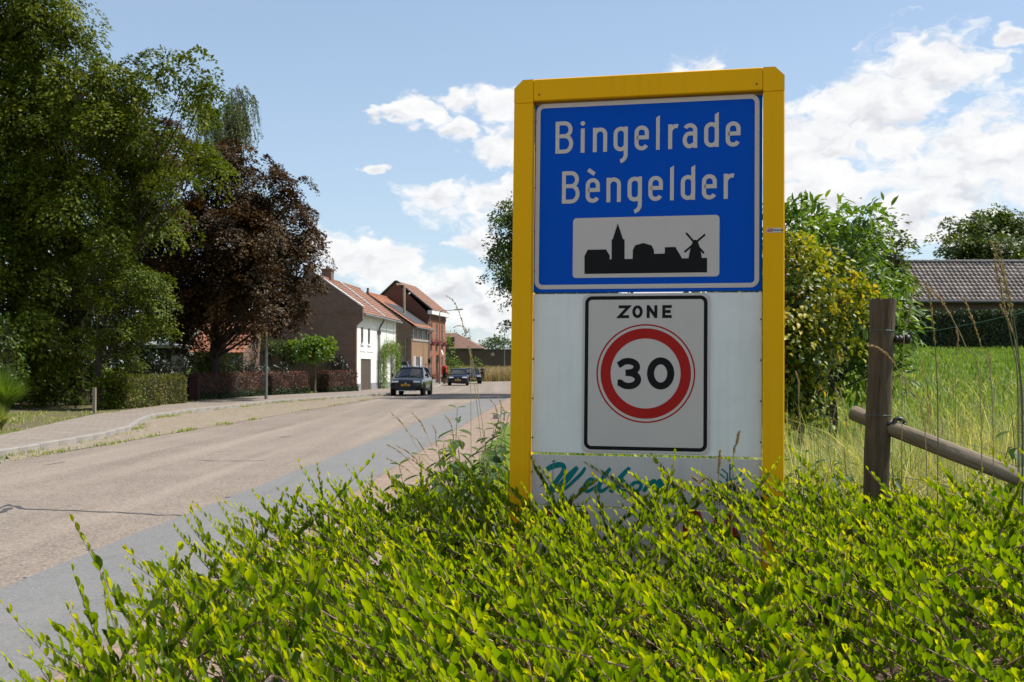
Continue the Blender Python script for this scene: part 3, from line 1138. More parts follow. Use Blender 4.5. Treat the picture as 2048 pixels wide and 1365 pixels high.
    # lowest panel with red marks, mostly behind the shrubs
    zt4, zb4 = zb3 - .006, zb3 - .26
    lp = obj('lower_panel', MB().bbox((pl + .001, -.010, zb4), (pr - .001, .002, zt4), .002), M_panelgrey, root)
    for poly in ([(1064, 1022), (1084, 1022), (1090, 1040), (1066, 1052)], [(1096, 1022), (1120, 1022), (1106, 1052), (1090, 1070)], [(1130, 1030), (1150, 1022), (1150, 1070), (1136, 1070)], [(1158, 1022), (1176, 1022), (1188, 1070), (1170, 1060)],
                 [(1368, 1022), (1400, 1022), (1412, 1060), (1400, 1066), (1386, 1040), (1372, 1084), (1364, 1084)], [(1422, 1022), (1436, 1022), (1440, 1042), (1428, 1050)], [(1446, 1030), (1466, 1026), (1478, 1076), (1462, 1080)], [(1504, 1024), (1522, 1024), (1520, 1044), (1506, 1050)]):
        mb = MB()
        flat(mb, [S(*p) for p in poly][::-1], .0112)
        obj('red_mark', mb, M_darkred, lp)
    # maker's sticker on the right post
    sx0, sz0 = S(1533.5, 468.5); sx1, sz1 = S(1563.5, 459)
    mb = MB(); flat(mb, [(sx0, sz0), (sx1, sz0), (sx1, sz1), (sx0, sz1)], .0462)
    st = obj('sticker', mb, plain('sticker_white', (.62, .58, .58), .4), root)
    mb = MB(); flat(mb, [S(1534.5, 466.5), S(1545.5, 466.5), S(1546, 460.5), S(1536, 460.5)], .0468)
    obj('sticker_red_field', mb, M_red, st)
    mb = MB(); caps(mb, 'POL', S(1536.6, 464.8)[0], S(1536.6, 465.2)[1], 3.4 * MPX, 5, .0474, .6 * MPX)
    obj('sticker_mark', mb, plain('sticker_white', (.62, .58, .58), .4), st)
    mb = MB(); caps(mb, 'Heteren', S(1547, 465.2)[0], S(1547, 465.4)[1], 3.8 * MPX, 3, .0468, .8 * MPX)
    obj('sticker_name', mb, M_black, st)
    # rivets along the inner edges of the posts
    rv = MB().lathe([(.0045, 0), (.004, .002), (.001, .003)], 8, Matrix.Rotation(PI / 2, 4, 'X')).mesh('rivet'); rv.materials.append(plain('rivet_dark', (.05, .04, .03), .6))
    for i, v in enumerate((235, 290, 370, 460, 540, 640, 720, 800, 880, 950)):
        for x in (pl + .006, pr - .006):
            o = bpy.data.objects.new('rivet', rv); COL.objects.link(o); o.parent = root
            o.location = (x, -.0125, S(1297, v)[1])
    for z in (tin + .03,):
        for x in (L1 + .03, R0 - .03):
            o = bpy.data.objects.new('rivet', rv); COL.objects.link(o); o.parent = root; o.location = (x, -.0452, z)
    return root


build_sign()

# ------------------------------------------------------------------ shrub hedge round the sign
def np_tubes(name, paths, radii, seg=4, tint=None):
    """paths (N,K,3), radii (N,K)"""
    N, K, _ = paths.shape
    tan = np.empty_like(paths)
    tan[:, 1:-1] = paths[:, 2:] - paths[:, :-2]
    tan[:, 0] = paths[:, 1] - paths[:, 0]
    tan[:, -1] = paths[:, -1] - paths[:, -2]
    tan = unit(tan)
    ref = np.where(np.abs(tan[..., 2:3]) > .9, np.array([1., 0, 0]), np.array([0, 0, 1.]))
    a = unit(np.cross(tan, ref)); b = np.cross(tan, a)
    th = np.arange(seg) * 2 * PI / seg
    V = paths[:, :, None, :] + radii[:, :, None, None] * (a[:, :, None, :] * np.cos(th)[None, None, :, None] + b[:, :, None, :] * np.sin(th)[None, None, :, None])
    idx = np.arange(N * K * seg).reshape(N, K, seg)
    A = idx[:, :-1, :]; B = np.roll(idx, -1, 2)[:, :-1, :]; C = np.roll(idx, -1, 2)[:, 1:, :]; D = idx[:, 1:, :]
    L = np.stack([A, B, C, D], -1).reshape(-1, 4)
    t = None if tint is None else np.repeat(tint, K * seg)
    return np_mesh(name, V.reshape(-1, 3), L, np.arange(len(L)) * 4, t)


M_shrub = leafmat('shrub_leaf', [(0, (.014, .050, .004)), (.4, (.088, .160, .005)), (.72, (.185, .262, .006)), (1, (.31, .34, .012))], trans=.60, rough=.36, tboost=(2.1, 1.8, .25), spec=.35)
M_twig = plain('shrub_twig', (.40, .24, .18), .6, var=.4, scale=30)


def build_hedge():
    r = np.random.default_rng(11)
    root = empty('shrub_hedge', (0.6, 4.0, gz(.6, 4.0)))
    tag(root, 'dense low hedge of small glossy yellow green leaves filling the foreground', 'hedge')
    N = 4000
    X = r.uniform(-1.9, 3.7, N); Y = r.uniform(1.5, 6.5, N) ** 1.0
    lat = X - .041 * Y
    edge = -1.42 + .12 * np.sin(Y * 2.3) + .10 * np.sin(Y * 5.1 + 1)
    back = np.where(X < .15, 7.2 - .2 * np.abs(X + .4), 6.05 + .1 * np.sin(3 * X))
    keep = (lat > edge) & (Y < back)
    # nothing grows through the sign itself: the posts and panels stand in a line
    sp = np.stack([X - SIGN_C.x, Y - SIGN_C.y], 1) @ np.array([SY.x, SY.y])
    al = np.stack([X - SIGN_C.x, Y - SIGN_C.y], 1) @ np.array([SX.x, SX.y])
    keep &= ~((np.abs(sp) < .10) & (np.abs(al) < .72))
    keep &= ~((sp > .0) & (al > -.72) & (al < .72) & (r.random(N) < .7))
    keep &= np.abs(X) / np.maximum(Y, .1) < .75
    X = X[keep]; Y = Y[keep]; lat = lat[keep]; edge = edge[keep]; N = len(X)
    H = .90 + .05 * np.sin(X * 2.1 + Y) + .05 * np.sin(Y * 2.7 - X * 1.3) + .03 * np.sin(X * 6 + 2) * np.sin(Y * 5)
    H += .10 * sstep((X - .3) / 2) * (Y < 5) - .05 * sstep((3 - Y) / 1.5)
    H += .13 * np.exp(-((X + .2) / 1.0) ** 2 - ((Y - 6.0) / 1.1) ** 2)
    H += .05 * sstep((Y - 4.0) / .8) * sstep((X + .1) / .5) + .035 * np.sin(X * 3.7 + 1.1) * np.sin(Y * 3.3 + .4)
    side = np.clip((lat - edge) / .4, 0, 1)
    H = H * (.66 + .34 * np.sqrt(side))
    dep = r.random(N) ** 1.2 * .50
    L = r.uniform(.24, .48, N) * np.where(r.random(N) < .18, 1.3, 1.0)
    d = np.stack([-.72 + r.normal(size=N) * .34, -.08 + r.normal(size=N) * .32, .60 + r.normal(size=N) * .17], 1)
    right = r.random(N) < .26
    d[right, 0] = .50 + r.normal(size=right.sum()) * .28
    d = unit(d)
    # long leaders that stand above the rest, most of them before the sign
    lead = (r.random(N) < .04) | ((lat - edge < .5) & (r.random(N) < .22)) | ((Y > 4.4) & (Y < 5.25) & (X > .05) & (X < 1.45) & (r.random(N) < .20))
    L[lead] = r.uniform(.42, .62, lead.sum()); dep[lead] = r.uniform(.0, .12, lead.sum())
    d[lead, 2] += .25; d = unit(d)
    root_p = np.stack([X, Y, H - dep - d[:, 2] * L * .55], 1)
    root_p[:, 0] -= d[:, 0] * L * .5
    root_p[:, 2] = np.maximum(root_p[:, 2], .06)
    bend = np.stack([r.normal(size=N) * .10, r.normal(size=N) * .10, r.normal(size=N) * .10 - .02], 1)
    K = 7
    t = np.linspace(0, 1, K)
    paths = root_p[:, None, :] + d[:, None, :] * (L[:, None] * t)[..., None] + bend[:, None, :] * (L[:, None] * t ** 2)[..., None]
    rad = .0030 * (1 - .72 * t)[None, :] * r.uniform(.7, 1.3, N)[:, None]
    me = np_tubes('twigs', paths, rad, 3); me.materials.append(M_twig)
    tag(link('twigs', me, M_twig, root), kind='stuff')
    # woody base stems down to the ground
    nb = 420
    bi = r.choice(N, nb, replace=False)
    top = root_p[bi]; foot = top.copy(); foot[:, 2] = ground_z(foot[:, 0], foot[:, 1]) - .02
    foot[:, :2] += r.normal(size=(nb, 2)) * .12
    mid = (top + foot) / 2 + r.normal(size=(nb, 3)) * .03
    me = np_tubes('stems', np.stack([foot, mid, top], 1), np.tile([.007, .005, .0025], (nb, 1)), 5); me.materials.append(M_twig)
    tag(link('stems', me, M_twig, root), kind='stuff')
    # opposite leaves along every shoot
    P, A, Nn, Ln, Wd, Ti = [], [], [], [], [], []
    npair = np.clip((L / .0225).astype(int), 6, 28)
    for q in range(28):
        m = q < npair
        tt = .04 + .97 * (q / (npair[m] - 1.0))
        sh = np.where(m)[0]
        pos = root_p[m] + d[m] * (L[m] * tt)[:, None] + bend[m] * (L[m] * tt ** 2)[:, None]
        ax = unit(d[m] + 2 * bend[m] * tt[:, None])
        up = np.tile([0, 0, 1.0], (len(sh), 1)) + np.array([.25, 0, 0])
        sd_ = unit(np.cross(ax, up))
        nu = unit(np.cross(sd_, ax))
        young = np.clip((tt - .74) / .26, 0, 1)
        for s in (-1, 1):
            g = r.random(len(sh)) > .05
            n_ = g.sum()
            tw = r.normal(size=n_) * .35
            op = (.95 - .5 * young[g])[:, None]
            axis = ax[g] * (.40 + .5 * young[g])[:, None] + sd_[g] * (s * .42 * op * np.cos(tw)[:, None]) + np.array([0, 0, .75]) + r.normal(size=(n_, 3)) * .22
            nr = np.array([.38, .66, .38]) - sd_[g] * (s * .22) + nu[g] * .15 + r.normal(size=(n_, 3)) * .36
            size = r.uniform(.66, 1.22, n_) * (1 - .42 * young[g]) * (.72 + .28 * np.minimum(1, tt[g] * 3))
            P.append(pos[g]); A.append(axis); Nn.append(nr)
            Ln.append(.045 * size); Wd.append(.0195 * size)
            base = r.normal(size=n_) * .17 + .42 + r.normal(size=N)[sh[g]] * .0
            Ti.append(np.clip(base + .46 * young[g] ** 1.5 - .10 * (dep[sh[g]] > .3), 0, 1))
    P = np.concatenate(P); A = np.concatenate(A); Nn = np.concatenate(Nn); Ln = np.concatenate(Ln); Wd = np.concatenate(Wd); Ti = np.concatenate(Ti)
    # the 300 leaves that show largest become objects of their own
    u = 1024 + FPX * P[:, 0] / P[:, 1]; v = 735 - FPX * (P[:, 2] - 1.6) / P[:, 1]
    vis = (u > 40) & (u < 2000) & (v < 1330) & (P[:, 2] > .80) & (P[:, 1] < 3.6)
    score = np.where(vis, Ln / P[:, 1] * (1 + 2.0 * (P[:, 2] - .8)), 0)
    big = np.argsort(-score)[:300]
    rest = np.ones(len(P), bool); rest[big] = False
    for near in (True, False):
        k = rest & ((P[:, 1] < 3.7) == near)
        me = leaf_mesh('foliage', P[k], A[k], Nn[k], Ln[k], Wd[k], Ti[k], 'full' if near else 'mid')
        tag(link('foliage', me, M_shrub, root, smooth=near), kind='stuff')
    protos = []
    for k in range(6):
        pm = leaf_mesh('leaf', np.zeros((1, 3)), np.array([[0, 1., 0]]), np.array([[0, 0, 1.]]), np.array([.045]), np.array([.0235]), np.array([.25 + .15 * k]), 'full')
        pm.materials.append(M_shrub); pm.polygons.foreach_set('use_smooth', [True] * len(pm.polygons))
        protos.append(pm)
    for i in big:
        a = Vector(A[i]).normalized(); n = Vector(Nn[i]); n = (n - a * n.dot(a)).normalized(); s = a.cross(n)
        o = bpy.data.objects.new('leaf', protos[int(np.clip((Ti[i] - .25) / .15 + .5, 0, 5))])
        COL.objects.link(o); o.parent = root
        M = Matrix((s, a, n)).transposed().to_4x4()
        M = Matrix.Translation(Vector(P[i]) - root.location) @ M @ Matrix.Scale(Ln[i] / .045, 4)
        o.matrix_local = M
    for name in ('twigs', 'stems', 'foliage'):
        for ch in root.children:
            if ch.name.split('.')[0] == name:
                ch.location = -root.location


build_hedge()

# ------------------------------------------------------------------ trees, shrubs, grass
M_bark = woodmat('bark', (.030, .025, .020), (.075, .062, .050), rough=.95)
M_green = leafmat('hornbeam_leaf', [(0, (.010, .026, .003)), (.5, (.078, .118, .008)), (1, (.25, .27, .018))], trans=.34, rough=.5, spec=.2)
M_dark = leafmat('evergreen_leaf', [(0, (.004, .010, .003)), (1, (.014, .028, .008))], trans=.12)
M_copper = leafmat('copper_leaf', [(0, (.008, .005, .003)), (.5, (.058, .036, .014)), (1, (.19, .120, .045))], trans=.24, tboost=(1.5, 1.0, .5), spec=.2, rough=.5)
M_birch = leafmat('birch_leaf', [(0, (.09, .12, .05)), (1, (.18, .21, .08))], trans=.4)
M_lime = leafmat('lime_leaf', [(0, (.035, .085, .010)), (.5, (.11, .20, .018)), (1, (.25, .34, .030))], trans=.45)
M_gold = leafmat('golden_leaf', [(0, (.03, .07, .006)), (.35, (.14, .20, .014)), (.7, (.42, .41, .03)), (1, (.60, .42, .05))], trans=.45, tboost=(1.3, 1.1, .4))
M_mid = leafmat('mid_leaf', [(0, (.014, .036, .006)), (.5, (.065, .110, .013)), (1, (.19, .22, .026))], trans=.36)
M_beech = leafmat('beech_hedge_leaf', [(0, (.04, .06, .012)), (.5, (.13, .135, .025)), (1, (.28, .24, .04))], trans=.34)
M_purple = leafmat('purple_hedge_leaf', [(0, (.04, .018, .014)), (.6, (.15, .065, .045)), (1, (.24, .11, .065))], trans=.25)
M_ivy = leafmat('ivy_leaf', [(0, (.018, .035, .012)), (1, (.05, .075, .022))], trans=.25)


def spray_leaves(r, clumps, per_m3, spray_r, leaves_per, leaf_len, aspect=.55, flat=.35, shell=.45, droop=.35, upb=.9, tint0=.45, tvar=.2, noise=.25, updir=None):
    """leaf positions for a crown: flattened sprays of leaves filling soft ellipsoids"""
    P, A, Nn, Ln, Ti = [], [], [], [], []
    for (c, rad) in clumps:
        c = np.array(c, float); rad = np.array(rad, float)
        vol = 4.19 * rad.prod()
        ns = max(3, int(per_m3 * vol))
        dirs = rand_dirs(ns, r)
        rr = (shell + (1 - shell) * r.random(ns) ** .5) * (1 + noise * r.normal(size=ns))
        sc = c + dirs * rad * rr[:, None]
        sr = spray_r * r.uniform(.55, 1.3, ns)
        n = leaves_per
        th = r.uniform(0, 2 * PI, (ns, n)); q = np.sqrt(r.random((ns, n)))
        tilt = unit(dirs * np.array([.8, .8, .4]) + np.array([0, 0, upb]) + r.normal(size=(ns, 3)) * .25)
        ref = np.where(np.abs(tilt[:, 2:3]) > .95, np.array([1., 0, 0]), np.array([0, 0, 1.]))
        e1 = unit(np.cross(tilt, ref)); e2 = np.cross(tilt, e1)
        pl = e1[:, None] * (np.cos(th) * q * sr[:, None])[..., None] + e2[:, None] * (np.sin(th) * q * sr[:, None])[..., None]
        pos = sc[:, None] + pl + tilt[:, None] * (r.normal(size=(ns, n)) * flat * sr[:, None] * .5)[..., None]
        pos[..., 2] -= droop * sr[:, None] * q ** 2
        ax = unit(pl) + dirs[:, None] * .3 + r.normal(size=(ns, n, 3)) * .35 + np.array([0, 0, -.25])
        nr = tilt[:, None] + unit(pl) * (q * .75)[..., None] + r.normal(size=(ns, n, 3)) * .24
        P.append(pos.reshape(-1, 3)); A.append(ax.reshape(-1, 3)); Nn.append(nr.reshape(-1, 3))
        Ln.append(leaf_len * r.uniform(.7, 1.25, ns * n))
        ti = tint0 + tvar * r.normal(size=(ns, 1)) * .6 + tvar * r.normal(size=(ns, n)) * .7
        Ti.append(np.clip(ti, 0, 1).ravel())
    P = np.concatenate(P); A = np.concatenate(A); Nn = np.concatenate(Nn); Ln = np.concatenate(Ln); Ti = np.concatenate(Ti)
    return P, A, Nn, Ln, Ln * aspect, Ti


def limb_paths(r, base, fork, ends, K=7):
    """curved limbs from a trunk to the clumps"""
    out = []
    base = np.array(base, float)
    for e in ends:
        e = np.array(e, float)
        h = fork * (.55 + .45 * r.random()) if e[2] > fork else max(.4, e[2] * .7)
        h = min(h + max(0, (e[2] - h)) * .35 * r.random(), e[2] * .92 + .3)
        s = base + np.array([r.normal() * .06, r.normal() * .06, h])
        t = np.linspace(0, 1, K)[:, None]
        mid = (s + e) / 2 + np.array([r.normal() * .25, r.normal() * .25, -.08 * np.linalg.norm(e - s)])
        out.append((1 - t) ** 2 * s + 2 * t * (1 - t) * mid + t * t * e)
    return np.array(out)


def make_tree(name, label, cat, base, fork, tr, clumps, mat, seed, leaf_len=.1, per_m3=1.2, spray_r=.5, leaves_per=26, group=None, top=None, bark=None, kind='simple', limb_r=.085, **kw):
    r = np.random.default_rng(seed)
    base = Vector(base)
    root = empty(name, base)
    tag(root, label, cat, group)
    C = [((np.array(c) - np.array(base)), rad) for c, rad in clumps]
    P, A, Nn, Ln, Wd, Ti = spray_leaves(r, C, per_m3, spray_r, leaves_per, leaf_len, **kw)
    ok = P[:, 2] > .05
    me = leaf_mesh('crown', P[ok], A[ok], Nn[ok], Ln[ok], Wd[ok], Ti[ok], kind)
    tag(link('crown', me, mat, root, smooth=False), kind='stuff')
    H = top or .74 * max(c[2] for c, rad in C)
    z = np.linspace(-.15, H, 9)
    wob = np.cumsum(r.normal(size=(9, 2)) * .035 * H / 9, 0)
    path = np.stack([wob[:, 0], wob[:, 1], z], 1)
    rad_ = tr * (1 - .93 * np.linspace(0, 1, 9) ** .8); rad_[0] *= 1.25
    me = np_tubes('trunk', path[None], rad_[None], 10)
    link('trunk', me, bark or M_bark, root, smooth=True)
    ends = [c for c, rad in C]
    lp = limb_paths(r, (0, 0, 0), fork, ends)
    k = np.linspace(1, .16, lp.shape[1])
    Lr = np.array([np.linalg.norm(l[-1] - l[0]) for l in lp])
    lr = np.clip(limb_r * (Lr / 4.0), .012, limb_r * 1.5)
    me = np_tubes('limbs', lp, lr[:, None] * k[None], 6)
    link('limbs', me, bark or M_bark, root, smooth=True)
    # twigs into the sprays
    ids = r.choice(len(P), min(260, len(P)), replace=False)
    tw = []
    for i in ids:
        j = np.argmin([np.linalg.norm(np.array(e) - P[i]) for e in ends])
        s = lp[j][r.integers(3, 7)]
        m_ = (s + P[i]) / 2 + np.array([0, 0, .12 * np.linalg.norm(P[i] - s)])
        tw.append([s, m_, P[i]])
    me = np_tubes('twigs', np.array(tw), np.tile([limb_r * .22, limb_r * .13, limb_r * .05], (len(tw), 1)), 4)
    tag(link('twigs', me, bark or M_bark, root), kind='stuff')
    return root


def pc(lst, Y, k=1.0, dj=1.2, seed=3, flat=.8):
    """clumps from (pixel x, pixel y, pixel radius) at depth Y, spread in depth"""
    r = np.random.default_rng(seed)
    out = []
    for q in lst:
        u, v, rp = q[:3]
        y = Y + (q[3] if len(q) > 3 else r.uniform(-dj, dj))
        p = at(u, v, y)
        R_ = rp * y / FPX * k
        out.append(((p.x, p.y, p.z), (R_, R_ * 1.1, R_ * flat)))
    return out


def build_left_trees():
    b = (-17.4, 45.5)
    cl = pc([(70, 40, 95), (-60, 60, 120), (150, 75, 55), (60, 140, 95), (165, 140, 70), (245, 150, 60), (320, 135, 48), (385, 135, 42), (418, 165, 26),
             (290, 215, 70), (375, 215, 50), (215, 240, 80), (100, 250, 100), (-20, 220, 120), (-150, 200, 140), (330, 290, 62), (400, 310, 45), (440, 322, 26),
             (240, 330, 80), (130, 360, 90), (20, 370, 100), (-110, 380, 130), (290, 385, 66), (350, 365, 44), (200, 440, 75), (90, 470, 85), (-30, 480, 100), (280, 460, 50), (320, 440, 40),
             (60, 650, 70), (140, 640, 60), (0, 690, 80), (90, 730, 60), (-90, 720, 90), (160, 720, 50), (40, 780, 50), (120, 790, 40), (-130, -60, 140), (40, -60, 110), (-40, -160, 120), (120, 560, 80), (20, 590, 90), (-100, 590, 120)], 43, seed=5, dj=1.8)
    make_tree('hornbeam_tree', 'tall light green leafy tree at the left edge reaching out of the picture', 'tree', (*b, gz(*b)), 3.5, .36, cl, M_green, 21,
              leaf_len=.155, per_m3=1.9, spray_r=.74, leaves_per=150, tint0=.54, tvar=.20, shell=.45, droop=.85, flat=.22, limb_r=.05, kind='simple', aspect=.62)
    b = (-14.9, 41.0)
    cl = pc([(205, 500, 34), (235, 530, 40), (165, 520, 22), (290, 560, 44), (325, 560, 26), (250, 590, 46), (320, 605, 32), (200, 590, 26), (180, 588, 18), (290, 655, 34), (250, 660, 30), (330, 655, 22), (215, 668, 26), (165, 664, 18), (240, 720, 30), (262, 735, 18), (225, 770, 32), (250, 790, 22), (215, 805, 26), (235, 690, 26)], 41, seed=8, dj=.6)
    make_tree('understory_tree', 'small green tree with layered drooping sprays above the clipped beech hedge', 'tree', (*b, gz(*b)), 2.0, .14, cl, M_green, 22,
              leaf_len=.11, per_m3=11.0, spray_r=.48, leaves_per=110, tint0=.55, tvar=.2, shell=.5, droop=.5, limb_r=.045, aspect=.6)
    b = (-14.2, 54.5)
    cl = pc([(505, 335, 50), (445, 320, 55), (560, 375, 52), (600, 425, 42), (622, 475, 30), (545, 450, 72), (455, 420, 84), (595, 530, 48), (520, 550, 72), (430, 530, 84), (375, 440, 70), (370, 590, 72), (480, 600, 52), (550, 610, 52), (600, 590, 34), (395, 330, 55),
             (625, 560, 20), (615, 610, 22), (520, 650, 34), (345, 670, 46), (535, 610, 30, -3.5), (522, 545, 32, -3.5), (538, 480, 32, -3.5), (505, 640, 24, -3), (398, 650, 30), (445, 640, 34), (350, 620, 60), (420, 600, 60), (560, 560, 60), (590, 480, 60), (480, 480, 90), (500, 665, 20), (300, 330, 80), (240, 240, 80), (150, 190, 70), (320, 500, 90), (260, 420, 90), (120, 300, 90), (60, 250, 70), (330, 260, 45), (30, 400, 80)], 53, seed=6, dj=2.2)
    make_tree('copper_maple', 'dark copper red maple tree with a rounded crown before the brick gable', 'tree', (*b, gz(*b)), 2.6, .34, cl, M_copper, 23,
              leaf_len=.13, per_m3=2.1, spray_r=.70, leaves_per=180, tint0=.48, tvar=.22, shell=.4, droop=.6, flat=.25, limb_r=.05, aspect=.8)
    # added dark evergreens, a backing that blocks sky light behind the crowns
    k = 0
    for (u, y, lst, lab) in ((60, 58, [(60, 700, 120), (60, 560, 120), (40, 430, 110), (150, 650, 90), (120, 520, 80)], 'added dark evergreen blocking sky light behind the tall left tree'),
                             (-160, 60, [(-160, 700, 130), (-160, 540, 130), (-140, 400, 110)], 'added dark evergreen blocking sky light just beyond the left picture edge'),
                             (230, 62, [(215, 680, 90), (230, 570, 90), (250, 460, 80), (290, 640, 60)], 'added dark evergreen blocking sky light left of the copper maple trunk'),
                             (345, 79, [(330, 690, 60), (350, 600, 60), (380, 650, 50)], 'added dark evergreen blocking horizon light behind the garden shed'),
                             (470, 82, [(450, 700, 60), (500, 640, 60), (520, 710, 50), (470, 590, 50)], 'added dark evergreen blocking horizon light behind the orange roofed outhouse'),
                             (575, 80, [(560, 700, 50), (600, 680, 44), (570, 620, 46)], 'added dark evergreen blocking horizon light between outhouse and brick gable')):
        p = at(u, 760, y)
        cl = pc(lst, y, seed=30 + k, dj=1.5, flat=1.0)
        make_tree('backing_evergreen', lab, 'tree', (p.x, p.y, gz(p.x, p.y)), 2.0, .25, cl, M_dark, 40 + k, leaf_len=.36, per_m3=1.1, spray_r=.8, leaves_per=26, tint0=.4, limb_r=.05, aspect=.5)
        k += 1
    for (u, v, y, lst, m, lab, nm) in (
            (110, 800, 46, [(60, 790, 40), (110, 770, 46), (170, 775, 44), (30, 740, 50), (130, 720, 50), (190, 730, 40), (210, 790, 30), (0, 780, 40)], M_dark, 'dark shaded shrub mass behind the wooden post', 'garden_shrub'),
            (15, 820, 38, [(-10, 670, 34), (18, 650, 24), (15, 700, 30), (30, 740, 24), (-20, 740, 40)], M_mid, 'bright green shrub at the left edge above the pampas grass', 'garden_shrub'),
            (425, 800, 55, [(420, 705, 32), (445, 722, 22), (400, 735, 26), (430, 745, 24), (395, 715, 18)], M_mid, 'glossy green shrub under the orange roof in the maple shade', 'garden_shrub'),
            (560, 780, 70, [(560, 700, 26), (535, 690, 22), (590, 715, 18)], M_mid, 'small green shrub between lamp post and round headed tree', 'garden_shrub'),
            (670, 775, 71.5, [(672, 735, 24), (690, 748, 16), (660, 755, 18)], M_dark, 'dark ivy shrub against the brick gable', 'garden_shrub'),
            (470, 780, 63, [(440, 735, 22), (480, 730, 26), (510, 735, 22), (540, 740, 20), (560, 735, 16)], M_dark, 'added dark shrub row screening sunlit walls behind the shaded clipped hedge', 'garden_shrub'),  # this row and the next two shrubs are added to block light
            (310, 780, 58, [(280, 735, 24), (320, 730, 26), (350, 740, 20)], M_dark, 'added dark shrub screening the bright background behind the yellow green beech hedge', 'garden_shrub'),
            (372, 780, 61, [(368, 700, 20), (372, 730, 22), (380, 670, 16)], M_dark, 'added tall dark shrub blocking pale sky between garden shed and orange roofed outhouse', 'garden_shrub')):
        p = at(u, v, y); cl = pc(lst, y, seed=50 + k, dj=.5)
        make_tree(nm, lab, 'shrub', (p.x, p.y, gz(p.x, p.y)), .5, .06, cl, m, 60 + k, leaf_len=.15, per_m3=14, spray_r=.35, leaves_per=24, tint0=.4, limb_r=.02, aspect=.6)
        k += 1


build_left_trees()


def build_birch():
    r = np.random.default_rng(77)
    b = Vector((-19.8, 76, .1))
    root = empty('birch_tree', b)
    tag(root, 'weeping birch with thin hanging twigs behind the copper maple', 'tree')
    H = 20.5
    z = np.linspace(0, H, 10)
    path = np.stack([np.sin(z * .2) * .3, np.cos(z * .17) * .2, z], 1)
    link('trunk', np_tubes('trunk', path[None], (.22 * (1 - z / H * .95))[None], 8), plain('birch_bark', (.45, .43, .40), .8, var=.3), root, smooth=True)
    limbs, twigs, P, A, T_ = [], [], [], [], []
    for i in range(26):
        h = r.uniform(9, 19.5); th = r.uniform(0, 2 * PI); ln = r.uniform(1.8, 4.2) * (1.25 - h / 26)
        if i < 8: th = r.uniform(-.5, .5); ln *= 1.25
        s = np.array([0, 0, h]); e = s + np.array([math.cos(th) * ln, math.sin(th) * ln, ln * .55])
        t = np.linspace(0, 1, 6)[:, None]; m = (s + e) / 2 + np.array([0, 0, .25 * ln])
        lp = (1 - t) ** 2 * s + 2 * t * (1 - t) * m + t * t * e
        limbs.append(lp)
        for j in range(26):
            q = lp[r.integers(2, 6)] + r.normal(size=3) * .25
            L = r.uniform(.9, 2.3)
            dr = np.array([math.cos(th) * .35 + r.normal() * .15, math.sin(th) * .35 + r.normal() * .15, 0])
            tt = np.linspace(0, 1, 5)[:, None]
            tp = q + dr * tt * L * .6 + np.array([0, 0, -1]) * (tt ** 1.4) * L
            twigs.append(tp)
            n = 30
            ts = r.random(n)
            pos = q + dr * (ts * L * .6)[:, None] + np.array([0, 0, -1]) * ((ts ** 1.4) * L)[:, None] + r.normal(size=(n, 3)) * .05
            P.append(pos); A.append(np.tile([0, 0, -1.], (n, 1)) + r.normal(size=(n, 3)) * .45); T_.append(np.clip(.5 + .25 * r.normal(size=n), 0, 1))
    link('limbs', np_tubes('limbs', np.array(limbs), np.tile(np.linspace(.035, .008, 6), (len(limbs), 1)), 5), M_bark, root)
    tag(link('twigs', np_tubes('twigs', np.array(twigs), np.tile(np.linspace(.012, .005, 5), (len(twigs), 1)), 3), M_bark, root), kind='stuff')
    P = np.concatenate(P); A = np.concatenate(A); T_ = np.concatenate(T_)
    me = leaf_mesh('crown', P, A, rand_dirs(len(P), r), r.uniform(.10, .17, len(P)), r.uniform(.06, .10, len(P)), T_)
    tag(link('crown', me, M_birch, root), kind='stuff')


build_birch()


